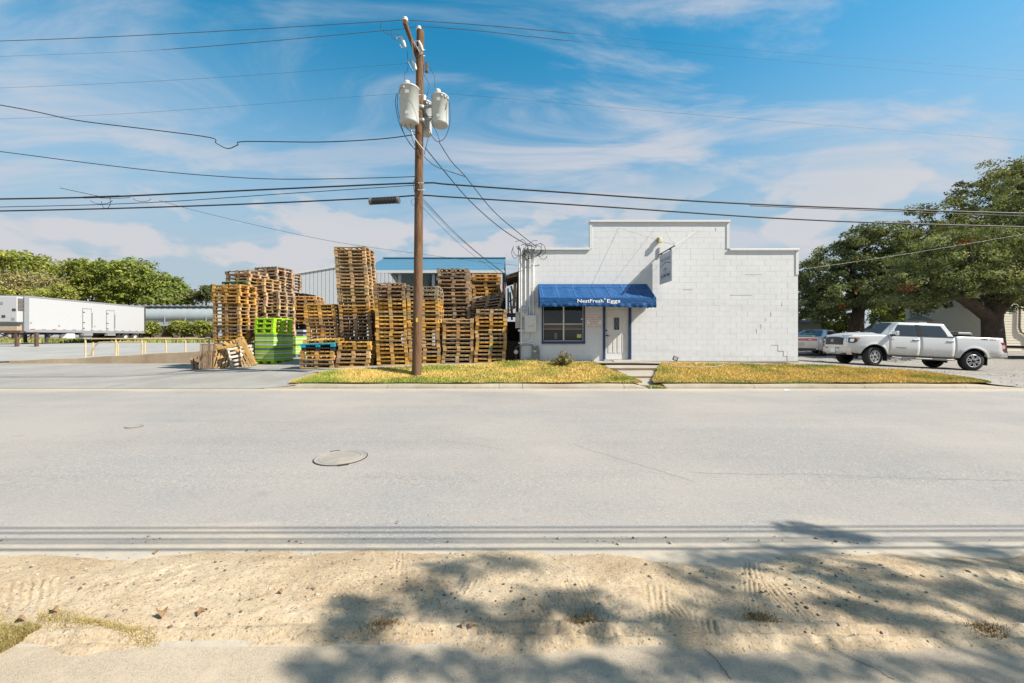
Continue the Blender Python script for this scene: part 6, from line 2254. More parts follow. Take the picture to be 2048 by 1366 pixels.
def wheel_tr(x, y, r=0.51, w_=0.5):
    e = tl(MB().lathe([(r * 0.62, -w_ / 2), (r * 0.93, -w_ / 2), (r, -w_ / 2 + 0.05), (r, w_ / 2 - 0.05), (r * 0.93, w_ / 2), (r * 0.62, w_ / 2)], 24, (x, y, r), 'y', cap=False), 'wheel', M_TYRE)
    tl(MB().lathe([(r * 0.61, -w_ / 2 + 0.03), (r * 0.5, -w_ / 2 + 0.12), (r * 0.22, -w_ / 2 + 0.10), (r * 0.2, -w_ / 2)], 16, (x, y, r), 'y'), 'rim', M_RIM, e)
for x_ in (LT * 0.80, LT * 0.80 + 1.22):
    for y_ in (0.27, WT_ - 0.27): wheel_tr(x_, y_)
    tl(MB().box((x_, yc, 0.55), (0.12, WT_ - 0.5, 0.12)), 'axle', M_TRLD)
for y_ in (0.2, WT_ - 0.2): tl(MB().box((LT * 0.80 - 0.85, y_, 0.70), (0.02, 0.45, 0.7)), 'mud_flap', M_TRLD)
tl(MB().box((LT - 0.1, yc, 0.55), (0.1, WT_ - 0.1, 0.1)).box((LT - 0.1, 0.5, 0.85), (0.1, 0.1, 0.55)).box((LT - 0.1, WT_ - 0.5, 0.85), (0.1, 0.1, 0.55)), 'under_guard', M_TRLD)

# a second trailer chassis parked in front at far left: posts and cross braces
ch = tag(empty('trailer_chassis', (P(20, 0, 30.0).x, 30.0, hz1(P(20, 0, 30).x, 30.0))), 'rusty trailer chassis on stand legs at the far left edge', 'trailer chassis')
so = Vector(ch.location)
def cb(mb, nm):
    o = mb.build(nm, plain('chassis_rust', (0.10, 0.06, 0.04), 0.9, var=0.3), ch); o.location = -so
zc_ = P(0, 664, 30).z; zg_ = so.z
cb(MB().box((P(0, 0, 30).x, 30.0, zc_), (3.4, 0.2, 0.16)), 'beam')
for px in (-14, 34, 73): cb(MB().box((P(px, 0, 30).x, 30.0, (zc_ + zg_) / 2), (0.17, 0.17, zc_ - zg_)), 'stand_leg')
for (a, c) in (((-8, 664), (26, 678)), ((26, 664), (-8, 678))): cb(MB().bar(P(a[0], a[1], 30), P(c[0], c[1], 30), 0.06, 0.06), 'cross_brace')

# ---------------------------------------------------------------- hopper rail car behind the trailer
M_HOP = plain('hopper_grey', (0.30, 0.335, 0.345), 0.45, var=0.1, scale=1.2, dirt=((0.34, 0.22, 0.12), 0.35))
Yh = 52.0
hc = tag(empty('hopper_car', (P(370, 0, Yh).x, Yh, 0.9)), 'pale grey covered hopper rail car behind the white trailer', 'rail car')
so = Vector(hc.location)
hx0, hx1 = P(250, 0, Yh).x, P(452, 0, Yh).x
zt, zs, zb2 = P(0, 615, Yh).z, P(0, 646, Yh).z, P(0, 652, Yh).z
def hb_(mb, nm, m, par=None):
    o = mb.build(nm, m, par or hc)
    if par is None: o.location = -so
    return o
nseg = 14
prof = []
for i in range(nseg + 1):
    a = lerp(-0.55, 0.95, i / nseg)
    prof.append((Yh - 0.2 - 1.45 * math.cos(a * 1.15), lerp(zs, zt, i / nseg)))
prof2 = [(2 * (Yh) - y + 0.0, z) for (y, z) in prof[::-1]]
hb_(MB().prism(prof + prof2, hx0, hx1, 'x'), 'body', M_HOP)
hb_(MB().box(((hx0 + hx1) / 2, Yh - 0.2, zt + 0.12), (hx1 - hx0, 2.0, 0.16)), 'roof_walk', M_TRLG)
for i in range(16): hb_(MB().box((lerp(hx0 + 0.5, hx1 - 0.5, i / 15), Yh - 1.2, zt + 0.2), (0.25, 0.2, 0.2)), 'hatch_clamp', M_TRLG)
hb_(MB().box(((hx0 + hx1) / 2, Yh - 1.5, (zs + zb2) / 2), (hx1 - hx0, 0.25, zs - zb2 + 0.1)), 'side_sill', M_TRLW)
for i in range(5):
    x = lerp(hx0 + 1.4, hx1 - 1.4, i / 4)
    hb_(MB().box((x, Yh - 1.64, zs + 0.35), (0.10, 0.06, 0.9)), 'rib', M_HOP)
    if i < 4:
        xm_ = x + (hx1 - hx0 - 2.8) / 8
        hb_(MB().prism([(xm_ - 1.4, zb2), (xm_ + 1.4, zb2), (xm_ + 0.4, 1.35), (xm_ - 0.4, 1.35)], Yh - 1.3, Yh + 1.3), 'hopper_chute', plain('hopper_brown', (0.20, 0.15, 0.11), 0.8, var=0.2))
for x in (hx0 + 1.0, hx0 + 2.6, hx1 - 2.6, hx1 - 1.0):
    hb_(MB().lathe([(0.42, -0.07), (0.42, 0.07)], 18, (x, Yh - 0.8, 1.33), 'y'), 'wheel', M_TRLD)

# ---------------------------------------------------------------- buildings behind the oaks on the right
M_TAN = mat_ribbed('tan_ribbed_wall', (0.52, 0.46, 0.36), 0.28, 0, 0.03, 0.6)
M_CREAM = plain('cream_siding', (0.60, 0.55, 0.44), 0.65, var=0.08)
M_TIN = plain('weathered_tin', (0.36, 0.365, 0.36), 0.4, 0.35, var=0.3, scale=1.5)
Yt = 31.0
tb_ = tag(empty('tan_shed', (P(1900, 0, Yt).x, Yt, 0.6)), 'tan metal shed with a sloping tin roof behind the pickup', 'shed')
so = Vector(tb_.location)
def tbb(mb, nm, m):
    o = mb.build(nm, m, tb_); o.location = -so; return o
xl0, xr0 = P(1895, 0, Yt).x, P(2012, 0, Yt).x
k38 = 38.0 / Yt
zt0, zt1 = P(0, 616, Yt).z, P(0, 612, Yt).z
qs = [(xl0, Yt), (xr0, Yt), (xr0 * k38, 38.0), (xl0 * k38 + 0.4, 38.0)]
tb8 = MB(); tb8.add([(x, y, 0.3) for x, y in qs] + [(qs[0][0], qs[0][1], zt0), (qs[1][0], qs[1][1], zt1), (qs[2][0], qs[2][1], zt1), (qs[3][0], qs[3][1], zt0)], [(3, 2, 1, 0), (4, 5, 6, 7), (0, 1, 5, 4), (1, 2, 6, 5), (2, 3, 7, 6), (3, 0, 4, 7)])
tbb(tb8, 'wall', M_TAN)
for i in range(9):
    a, c = i / 9, (i + 1) / 9 - 0.012
    e0, e1 = Vector(P(1812, 640, Yt - 1.5)), Vector(P(1896, 640, Yt - 1.5))
    r0, r1 = Vector(P(1878, 608, Yt + 2.5)), Vector(P(1962, 606, Yt + 2.5))
    tbb(MB().add([e0.lerp(e1, a), e0.lerp(e1, c), r0.lerp(r1, c), r0.lerp(r1, a)] + [q - Vector((0, 0, 0.04)) for q in (e0.lerp(e1, a), e0.lerp(e1, c), r0.lerp(r1, c), r0.lerp(r1, a))], [(0, 1, 2, 3), (7, 6, 5, 4), (0, 4, 5, 1), (1, 5, 6, 2), (2, 6, 7, 3), (3, 7, 4, 0)]), 'roof_sheet', M_TIN)
tbb(MB().box((P(1855, 0, Yt).x, Yt + 1.0, (0.3 + P(0, 640, Yt).z) / 2), (3.0, 0.1, P(0, 640, Yt).z - 0.3)), 'low_wall', M_TAN)
Ys = 25.5
cs = tag(empty('cream_house', (P(2060, 0, Ys).x, Ys, 0.5)), 'cream clapboard house wall at the right edge behind the oak', 'house')
so = Vector(cs.location)
xa_, xb_ = P(1997, 0, Ys).x, P(1997, 0, Ys).x + 9.0
zt_ = P(0, 540, Ys).z
nb_ = 30
for i in range(nb_):
    z0_ = lerp(0.45, zt_, i / nb_); z1_ = lerp(0.45, zt_, (i + 1) / nb_)
    b = MB(); b.prism([(Ys, z0_), (Ys + 0.018, z1_), (Ys + 0.06, z1_), (Ys + 0.06, z0_)], xa_, xb_, 'x')
    o = b.build('clapboard', M_CREAM, cs); o.location = -so
o = MB().box(((xa_ + xb_) / 2, Ys + 3.05, (0.45 + zt_) / 2), (xb_ - xa_ - 0.02, 6.0, zt_ - 0.45)).build('shell', M_CREAM, cs); o.location = -so
o = MB().box((xa_ + 0.03, Ys - 0.01, (0.45 + zt_) / 2), (0.12, 0.05, zt_ - 0.45)).build('corner_board', plain('cream_trim', (0.50, 0.47, 0.38), 0.6), cs); o.location = -so
pts = [P(2000, 612, Ys - 0.08), P(2034, 612, Ys - 0.08), P(2040, 618, Ys - 0.08), P(2039, 655, Ys - 0.08), P(2042, 664, Ys - 0.08), P(2056, 672, Ys - 0.08), P(2060, 690, Ys - 0.08)]
o = MB().tube(pts, 0.06, 8).build('downspout', plain('spout_taupe', (0.24, 0.215, 0.17), 0.6), cs); o.location = -so
o = MB().prism([(Ys - 0.5, zt_ - 0.1), (Ys + 6.5, zt_ - 0.1), (Ys + 3, zt_ + 1.6)], xa_ - 0.3, xb_ + 0.3, 'x').build('roof', M_TIN, cs); o.location = -so
Yg = 30.0
gs = tag(empty('grey_shed', (P(1612, 0, Yg).x, Yg, 0.6)), 'dull grey clapboard shed between the building corner and the oak', 'shed')
so = Vector(gs.location)
for i in range(9):
    z0_ = lerp(0.4, P(0, 646, Yg).z, i / 9); z1_ = lerp(0.4, P(0, 646, Yg).z, (i + 1) / 9)
    o = MB().prism([(Yg, z0_), (Yg + 0.02, z1_), (Yg + 0.07, z1_), (Yg + 0.07, z0_)], P(1560, 0, Yg).x, P(1642, 0, Yg).x, 'x').build('clapboard', plain('grey_siding', (0.22, 0.23, 0.20), 0.7), gs); o.location = -so
o = MB().prism([(Yg - 0.4, P(0, 646, Yg).z), (Yg + 5.0, P(0, 646, Yg).z), (Yg + 2.4, P(0, 636, Yg).z)], P(1555, 0, Yg).x, P(1646, 0, Yg).x, 'x').build('roof', plain('dark_shingle', (0.10, 0.10, 0.095), 0.9), gs); o.location = -so
o = MB().box(((P(1560, 0, Yg).x + P(1642, 0, Yg).x) / 2, Yg + 2.5, 1.4), (3.1, 4.8, 2.0)).build('shell', plain('grey_siding', None), gs); o.location = -so
# low trailer bed and a dark machine behind the pickup's tailgate
fb = tag(empty('flatbed_trailer', P(2040, 705, 20.5)), 'low flatbed trailer with a white rail behind the pickup tailgate', 'trailer')
MB().box((0.9, 0, 0.10), (3.0, 1.6, 0.12)).build('bed', M_TRLD, fb)
MB().box((0.55, -0.82, 0.12), (2.6, 0.05, 0.17)).build('white_rail', M_WHITE, fb)
for x in (0.1, 0.9, 1.7): MB().box((x, -0.78, 0.55), (0.05, 0.05, 0.7)).build('stake', M_TRLD, fb)
MB().box((0.9, -0.78, 0.90), (1.8, 0.05, 0.05)).build('top_bar', M_TRLD, fb)
for x in (0.5, 1.3):
    w_ = MB().lathe([(0.16, -0.1), (0.30, -0.1), (0.32, -0.07), (0.32, 0.07), (0.30, 0.1), (0.16, 0.1)], 18, (x, -0.7, -0.12), 'y').build('wheel', M_TYRE, fb)
fz = hz1(fb.location.x + 1, 20.5)
fb.location.z = fz + 0.44

# ---------------------------------------------------------------- vehicles
def mat_paint():
    t = NT('white_car_paint')
    g = t.n('ShaderNodeTexCoord'); sp = t.n('ShaderNodeSeparateXYZ'); t.l(g.outputs['Object'], sp.inputs[0])
    n_ = t.noise(t.coord('Object'), 5.0, 5.0, 0.65)
    d = t.math('MULTIPLY', t.rng(sp.outputs[2], 0.98, 0.48, 0.0, 0.8), t.rng(n_, 0.25, 0.7, 0.4, 1.0))
    col = t.mix(d, (0.52, 0.525, 0.525), (0.30, 0.25, 0.18))       # road dust and the darker ground reflection, painted low on the sides
    m = t.done(col, t.math('ADD', 0.26, t.math('MULTIPLY', d, 0.5)), None, 0.0, 0.5)
    t.b.inputs['Coat Weight'].default_value = 0.5
    t.b.inputs['Coat Roughness'].default_value = 0.06
    return m


M_CARW = mat_paint()
M_CGLASS = mat_glass('tinted_car_glass', (0.02, 0.026, 0.032), 0.04)
M_DARK = plain('dark_trim', (0.02, 0.02, 0.021), 0.6)
M_CHROME = plain('bright_metal', (0.50, 0.50, 0.50), 0.4, 0.5, var=0.05)
M_LENSR = plain('red_lens', (0.42, 0.012, 0.012), 0.15, spec=0.6)
M_LENSC = plain('clear_lens', (0.55, 0.56, 0.56), 0.12, spec=0.7)
M_AMBER = plain('amber_lens', (0.50, 0.14, 0.02), 0.2, spec=0.6)
M_PLATE = plain('licence_plate', (0.62, 0.62, 0.60), 0.5)


def panel(name, xs, zb, zt, yf, side, mat, parent, nv=10, bevel_in=0.02):
    """body side panel: columns xs, from zb(x) to zt(x), half width yf(x,z); with a turned-in edge so that shut lines read"""
    v = []; f = []
    m = nv + 1
    cols = [xs[0]] + list(xs) + [xs[-1]]
    for ci, x in enumerate(cols):
        edge = ci in (0, len(cols) - 1)
        for j in range(m):
            z = lerp(zb(x), zt(x), j / nv)
            y = yf(x, z) - (bevel_in if edge else 0)
            v.append((x, side * y, z))
    for i in range(len(cols) - 1):
        for j in range(nv):
            a = i * m + j
            f.append((a, a + m, a + m + 1, a + 1))
    # turned-in top and bottom
    n0 = len(v)
    for x in xs:
        v.append((x, side * (yf(x, zb(x)) - 0.05), zb(x) + 0.005)); v.append((x, side * (yf(x, zt(x)) - 0.05), zt(x) - 0.004))
    for i in range(len(xs) - 1):
        a = (i + 1) * m; c = n0 + 2 * i
        f.append((a, a + m, c + 2, c)); f.append((a + nv, a + m + nv, c + 3, c + 1))
    b = MB(); b.add(v, f, True)
    o = b.build(name, mat, parent)
    return o


def road_wheel(parent, x, y, r, w, side, spokes, rim_r, steer=0.0, style=0):
    e = MB().lathe([(rim_r, -w / 2 + 0.01), (r * 0.92, -w / 2), (r * 0.985, -w / 2 + 0.03), (r, -w / 2 + 0.06), (r, w / 2 - 0.06), (r * 0.985, w / 2 - 0.03), (r * 0.92, w / 2), (rim_r, w / 2 - 0.01)], 32, (0, 0, 0), 'y', cap=False).build('wheel', M_TYRE, parent, (x, y, r), (0, 0, steer))
    ys = side * (w / 2 - 0.012)
    MB().lathe([(rim_r, -0.04), (rim_r, 0.04)], 28, (0, ys * 0.35, 0), 'y').build('rim_well', M_DARK, e)
    MB().lathe([(rim_r * 0.92, ys - side * 0.02), (rim_r * 1.02, ys - side * 0.01), (rim_r * 1.02, ys + side * 0.012), (rim_r * 0.93, ys + side * 0.012), (rim_r * 0.92, ys - side * 0.02)], 32, (0, 0, 0), 'y', cap=False).build('rim', M_CHROME, e)
    b = MB()
    for k in range(spokes):
        a = 2 * math.pi * k / spokes + 0.3
        for d in ((-0.16, 0.16) if style == 0 else (0.0,)):
            p0 = Vector((math.cos(a + d * 1.6) * rim_r * 0.26, ys, math.sin(a + d * 1.6) * rim_r * 0.26))
            p1 = Vector((math.cos(a + d) * rim_r * 0.95, ys, math.sin(a + d) * rim_r * 0.95))
            b.bar(p0, p1, 0.026 if style == 0 else 0.05, 0.03, (0, 1, 0))
    b.build('spokes', M_CHROME, e)
    MB().lathe([(rim_r * 0.28, ys - side * 0.01), (rim_r * 0.26, ys + side * 0.02), (rim_r * 0.12, ys + side * 0.035)], 16, (0, 0, 0), 'y').build('hub', M_DARK, e)
    return e


def hull(name, bot, top, mat, parent, bevel=0.05, seg=3):
    n = len(bot)
    b = MB()
    b.add(bot + top, [tuple(range(n - 1, -1, -1)), tuple(range(n, 2 * n))] + [(i, (i + 1) % n, n + (i + 1) % n, n + i) for i in range(n)])
    o = b.build(name, mat, parent, bevel=bevel, seg=seg)
    return o


# ------------------------------------------------ pickup
px_mid = Vector((17.16, 16.12))
hd_ = Vector((-3.48, 0.55)).normalized()
lf_ = Vector((-hd_.y, hd_.x))
if lf_.y > 0: lf_ = -lf_
yaw_t = math.atan2(hd_.y, hd_.x)
cen = px_mid - lf_ * 0.93
zr_ = hz1(18.9, 15.85); zf2 = hz1(15.42, 16.4)
pit = math.atan2(zf2 - zr_, 3.55)
trk = tag(empty('pickup_truck', (cen.x, cen.y, (zr_ + zf2) / 2 + 0.006), (0, -pit, yaw_t)), 'dusty white crew cab pickup truck parked on the gravel lot', 'pickup truck')
trk.rotation_mode = 'XYZ'
trk.scale = (0.972, 0.985, 1.0)
AX = 1.85; AR = 0.515; WZ = 0.405


def tz_b(x):
    z = 0.50
    if x > 2.45: z = lerp(0.50, 0.56, (x - 2.45) / 0.4)
    if x < -2.45: z = lerp(0.52, 0.66, (-x - 2.45) / 0.45)
    for a in (AX, -AX):
        d = abs(x - a)
        if d < AR: z = max(z, WZ + math.sqrt(max(AR * AR - d * d, 0)))
    return z


def tz_t(x):
    return float(np.interp(x, [-2.95, -1.2, -1.15, 1.2, 1.5, 2.3, 2.75, 2.86], [1.385, 1.385, 1.345, 1.335, 1.325, 1.29, 1.25, 1.20]))


def t_y(x, z):
    w = 0.985
    if x > 2.0: w -= 0.16 * ((x - 2.0) / 0.86) ** 2.2
    if x < -2.75: w -= 0.05 * ((-x - 2.75) / 0.2)
    w -= 0.05 * max(0, (z - 0.98) / 0.4) ** 1.5 + 0.045 * max(0, (0.85 - z) / 0.35) ** 1.6
    w += 0.014 * math.exp(-((z - 0.80) / 0.035) ** 2)            # lower crease
    for a in (AX, -AX):                                           # flared arches
        d = math.hypot(x - a, z - WZ)
        w += 0.035 * math.exp(-((d - AR) / 0.055) ** 2) if z > WZ else 0
    return w


def cols(a, b, n=26):
    xs = list(np.linspace(a, b, n))
    for ax_ in (AX, -AX):
        for e_ in (-AR, AR):
            for q in (0.0, 0.012, 0.05):
                xx = ax_ + e_ * (1 - q)
                if min(a, b) < xx < max(a, b): xs.append(xx)
    return sorted(set(round(x, 4) for x in xs))


for s in (1, -1):
    panel('front_fender', cols(1.318, 2.84), tz_b, tz_t, t_y, s, M_CARW, trk)
    fd = panel('front_door', cols(0.130, 1.300, 12), tz_b, tz_t, t_y, s, M_CARW, trk)
    rd = panel('rear_door', cols(-1.162, 0.112, 12), tz_b, tz_t, t_y, s, M_CARW, trk)
    bs = panel('bed_side', cols(-2.94, -1.190), tz_b, tz_t, t_y, s, M_CARW, trk)
    for (dd, hx) in ((fd, 0.30), (rd, -0.98)):
        MB().box((hx, s * 0.985, 1.175), (0.24, 0.03, 0.035)).build('handle', M_CHROME, dd, bevel=0.01)
        MB().box((hx, s * 0.968, 1.155), (0.26, 0.02, 0.03)).build('handle_recess', M_DARK, dd)
    for gx in (1.309, 0.121, -1.176):        # dark shut lines
        MB().box((gx, s * 0.905, 0.92), (0.02, 0.06, 0.80)).build('shut_line', M_DARK, trk)
    MB().box((0.06, s * 0.952, 1.352), (2.40, 0.02, 0.022)).build('belt_moulding', M_DARK, trk)
    MB().box((0.07, s * 0.925, 0.485), (2.45, 0.05, 0.05)).build('sill', M_DARK, trk)  # dark sill bar, doubling as the shadow under the rocker
    # mirror
    mr = MB().box((1.17, s * 1.10, 1.42), (0.13, 0.26, 0.19)).build('mirror', M_CARW, trk, bevel=0.04, seg=3)
    MB().box((1.19, s * 1.03, 1.345), (0.10, 0.30, 0.07)).build('mirror_foot', M_DARK, mr)
    # step bar, mud flaps
    MB().tube([(1.15, s * 0.93, 0.43), (1.0, s * 0.97, 0.40), (-1.0, s * 0.97, 0.40), (-1.2, s * 0.92, 0.43)], 0.035, 8).box((0.55, s * 0.97, 0.425), (0.5, 0.12, 0.03)).box((-0.6, s * 0.97, 0.425), (0.5, 0.12, 0.03)).build('step_bar', plain('step_grey', (0.25, 0.25, 0.25), 0.5), trk)
    for x in (AX - 0.50, -AX - 0.50):
        MB().box((x, s * 0.86, 0.42), (0.02, 0.22, 0.36)).build('mud_flap', M_DARK, trk)
    # lamps
    hl = MB().prism([(2.34, 1.185), (2.80, 1.16), (2.81, 0.955), (2.60, 0.95), (2.36, 1.09)], s * 0.70, s * 0.935).build('headlight', M_DARK, trk, bevel=0.01)
    MB().prism([(2.40, 1.165), (2.54, 1.155), (2.54, 1.08), (2.44, 1.10)], s * 0.79, s * 0.942).build('amber_lens', M_AMBER, hl)
    MB().lathe([(0.055, 0.0), (0.05, 0.02)], 14, (2.805, s * 0.77, 1.06), 'x').build('lamp_lens', M_LENSC, hl)
    MB().prism([(2.62, 1.13), (2.79, 1.12), (2.80, 1.0), (2.66, 1.0)], s * 0.84, s * 0.940).build('lamp_lens', M_LENSC, hl)
    fg = MB().box((2.72, s * 0.74, 0.62), (0.06, 0.15, 0.09)).build('fog_lamp', M_DARK, trk)
    MB().lathe([(0.032, 0.0), (0.03, 0.015)], 12, (2.755, s * 0.72, 0.62), 'x').build('lamp_lens', M_LENSC, fg)
    tlp = MB().prism([(-2.965, 1.21), (-2.80, 1.21), (-2.80, 0.82), (-2.965, 0.82)], s * 0.80, s * 0.952).build('taillight', M_LENSR, trk, bevel=0.015)
    MB().prism([(-2.972, 1.09), (-2.83, 1.09), (-2.83, 0.95), (-2.972, 0.95)], s * 0.79, s * 0.958).build('reverse_lens', M_LENSC, tlp)
    # windows with their own frames
    def gy(z): return lerp(0.945, 0.735, (z - 1.345) / (1.87 - 1.345)) + 0.016
    for nm, poly in (('front_side_window', [(1.10, 1.375), (0.20, 1.375), (0.20, 1.80), (0.86, 1.80), (1.0, 1.62)]), ('rear_side_window', [(0.05, 1.375), (-0.90, 1.375), (-0.84, 1.58), (-0.74, 1.80), (0.05, 1.80)])):
        b = MB(); n_ = len(poly)
        b.add([(x, s * gy(z), z) for x, z in poly] + [(x, s * (gy(z) - 0.02), z) for x, z in poly], [tuple(range(n_)), tuple(range(2 * n_ - 1, n_ - 1, -1))] + [(i, (i + 1) % n_, n_ + (i + 1) % n_, n_ + i) for i in range(n_)])
        b.build(nm, M_CGLASS, trk)
    b = MB(); pp_ = [(0.20, 1.36), (0.05, 1.36), (0.05, 1.82), (0.20, 1.82)]
    b.add([(x, s * (gy(z) + 0.004), z) for x, z in pp_] + [(x, s * (gy(z) - 0.03), z) for x, z in pp_], [(0, 1, 2, 3), (7, 6, 5, 4), (0, 4, 5, 1), (1, 5, 6, 2), (2, 6, 7, 3), (3, 7, 4, 0)]); b.build('door_pillar', plain('pillar_black', (0.02, 0.02, 0.02), 0.8, spec=0.1), trk)
    b = MB()
    for k in range(18):       # black arch lip
        for a_ in (AX, -AX):
            t0, t1 = math.pi * k / 18, math.pi * (k + 1) / 18
            r_ = AR - 0.004
            b.add([(a_ + r_ * math.cos(t0), s * 0.90, WZ + r_ * math.sin(t0)), (a_ + r_ * math.cos(t1), s * 0.90, WZ + r_ * math.sin(t1)), (a_ + r_ * math.cos(t1), s * 0.45, WZ + r_ * math.sin(t1)), (a_ + r_ * math.cos(t0), s * 0.45, WZ + r_ * math.sin(t0))], [(0, 1, 2, 3)])
    b.build('wheel_well', M_DARK, trk)
    road_wheel(trk, AX, s * 0.85, 0.405, 0.27, s, 6, 0.255, R(17))
    road_wheel(trk, -AX, s * 0.85, 0.405, 0.27, s, 6, 0.255)
# cab
hull('cab', [(1.30, 0.945, 1.33), (1.48, 0.70, 1.34), (1.56, 0.0, 1.35), (1.48, -0.70, 1.34), (1.30, -0.945, 1.33), (-1.17, -0.945, 1.33), (-1.17, 0.945, 1.33)],
     [(0.80, 0.73, 1.905), (0.90, 0.45, 1.93), (0.94, 0.0, 1.94), (0.90, -0.45, 1.93), (0.80, -0.73, 1.905), (-0.92, -0.73, 1.905), (-0.92, 0.73, 1.905)], M_CARW, trk, 0.06, 4)
ws = MB()
fw = [(1.425, 0.72, 1.375), (1.545, 0.0, 1.385), (1.425, -0.72, 1.375)]
ft = [(0.91, 0.56, 1.87), (0.98, 0.0, 1.89), (0.91, -0.56, 1.87)]
off = Vector((0.03, 0, 0.022))
ws.add([Vector(q) + off for q in fw] + [Vector(q) + off for q in ft], [(0, 1, 4, 3), (1, 2, 5, 4)]); ws.build('windscreen', M_CGLASS, trk)
MB().box((-1.075, 0, 1.60), (0.03, 1.3, 0.36), Euler((0, R(-28), 0))).build('rear_window', M_CGLASS, trk)
MB().box((-0.35, 0, 1.95), (0.30, 0.9, 0.03)).build('roof_lamp_fin', M_CARW, trk, bevel=0.01)
# bonnet
v = []; f = []
nu, nv = 17, 15
for i in range(nu):
    x = lerp(1.34, 2.80, i / (nu - 1))
    for j in range(nv):
        yy = lerp(-1, 1, j / (nv - 1))
        wv = t_y(x, tz_t(x)) - 0.015
        crown = 0.10 * (1 - abs(yy) ** 2.6)
        nose = 0.12 * max(0, (x - 2.55) / 0.25) ** 2
        scoop = 0.035 * (math.exp(-((abs(yy) - 0.0) / 0.42) ** 6)) * smooth(2.6, 2.2, x)
        v.append((x + 0.10 * (1 - yy * yy) * (i / (nu - 1)) ** 2, yy * wv, tz_t(x) - 0.004 + crown + scoop - nose))
for i in range(nu - 1):
    for j in range(nv - 1):
        a = i * nv + j; f.append((a, a + 1, a + nv + 1, a + nv))
b = MB(); b.add(v, f, True); b.build('bonnet', M_CARW, trk)
MB().box((2.50, 0, 1.355), (0.10, 0.62, 0.05)).box((2.05, 0, 1.435), (0.12, 0.50, 0.025)).build('hood_scoop', M_DARK, trk, bevel=0.01)
# nose: fascia, grille, bumper
def nose_grid(name, z0, z1, xf, half, mat, n=17, nz=6, par=None):
    v = []; f = []
    for i in range(n):
        yy = lerp(-1, 1, i / (n - 1)) * half
        for j in range(nz):
            z = lerp(z0, z1, j / (nz - 1)); v.append((xf(yy, z), yy, z))
    for i in range(n - 1):
        for j in range(nz - 1):
            a = i * nz + j; f.append((a, a + 1, a + nz + 1, a + nz))
    b = MB(); b.add(v, f, True); return b.build(name, mat, par or trk)
xn = lambda y, z: 2.90 - 0.16 * abs(y / 0.93) ** 2.4 - 0.10 * max(0, (z - 0.98) / 0.3) ** 2
nose_grid('front_fascia', 0.74, 1.30, xn, 0.865, M_CARW)
gr = nose_grid('grille', 0.85, 1.205, lambda y, z: xn(y, z) + 0.012, 0.60, M_DARK)
gb = MB()
for k in range(-8, 9):
    for q in range(6):
        yy = k * 0.066 + (0.033 if q % 2 else 0); zz = 0.885 + q * 0.056
        if abs(yy) < 0.55: gb.box((xn(yy, zz) + 0.018, yy, zz), (0.012, 0.036, 0.032), Euler((R(45), 0, 0)))
gb.build('grille_mesh', plain('grille_grey', (0.085, 0.085, 0.088), 0.5), gr)
em = MB()
for (ry_, rz_) in ((0.085, 0.058), (0.030, 0.055)):
    for i in range(20):
        a, c = 2 * math.pi * i / 20, 2 * math.pi * (i + 1) / 20
        em.bar((xn(0, 1) + 0.032, ry_ * math.cos(a), 1.03 + rz_ * math.sin(a)), (xn(0, 1) + 0.032, ry_ * math.cos(c), 1.03 + rz_ * math.sin(c)), 0.013, 0.012, (1, 0, 0))
for i in range(12):
    a, c = math.pi * i / 12, math.pi * (i + 1) / 12
    em.bar((xn(0, 1) + 0.032, 0.055 * math.cos(a), 1.05 + 0.025 * math.sin(-a)), (xn(0, 1) + 0.032, 0.055 * math.cos(c), 1.05 + 0.025 * math.sin(-c)), 0.010, 0.012, (1, 0, 0))
em.build('emblem', M_CHROME, gr)
bp = nose_grid('front_bumper', 0.44, 0.745, lambda y, z: 2.955 - 0.20 * abs(y / 0.96) ** 2.6 - 0.06 * max(0, (0.55 - z) / 0.1), 0.955, M_CARW)
MB().box((2.935, 0, 0.705), (0.03, 0.95, 0.035)).build('bumper_slot', M_DARK, bp)
lp = MB().box((2.96, 0.12, 0.585), (0.012, 0.31, 0.155)).build('licence_plate', M_PLATE, trk)
MB().box((2.62, 0, 0.46), (0.5, 1.5, 0.08)).build('under_tray', M_DARK, trk)
# tailgate, bumper, bed, folded cover
MB().box((-2.95, 0, 1.03), (0.05, 1.60, 0.66)).build('tailgate', M_CARW, trk, bevel=0.02)
MB().prism([(-2.62, 0.66), (-2.96, 0.80), (-3.08, 0.78), (-3.10, 0.60), (-2.75, 0.58)], -0.94, 0.94).build('rear_bumper', M_CARW, trk, bevel=0.02)
MB().box((-2.05, 0, 0.80), (1.74, 1.66, 0.04)).build('bed_floor', M_DARK, trk)
MB().box((-2.05, 0, 1.372), (1.72, 1.76, 0.03)).build('bed_cover', plain('cover_black', (0.03, 0.03, 0.03), 0.6), trk, bevel=0.01)
cv_ = MB().box((-1.62, 0, 1.50), (0.55, 1.66, 0.17)).build('folded_cover', plain('cover_vinyl', (0.045, 0.045, 0.047), 0.4), trk, bevel=0.06, seg=3)
MB().box((-1.62, 0.3, 1.60), (0.58, 0.05, 0.02)).box((-1.62, -0.3, 1.60), (0.58, 0.05, 0.02)).box((-1.62, 0.84, 1.52), (0.5, 0.02, 0.05)).build('strap', M_CHROME, cv_)
MB().box((0.0, 0, 0.62), (5.2, 0.95, 0.22)).build('frame_rail', M_DARK, trk)
MB().box((0.05, 0, 0.95), (2.5, 1.80, 0.70)).build('cabin_floor', M_DARK, trk)
text_obj('bed_lettering', 'TRD', 0.115, plain('decal_dark', (0.04, 0.03, 0.03), 0.5), trk, (-2.35, t_y(-2.35, 1.31) + 0.006, 1.315), (R(84), 0, R(180)), 0.001, 'RIGHT', 0.002, 1.2, 0.3)
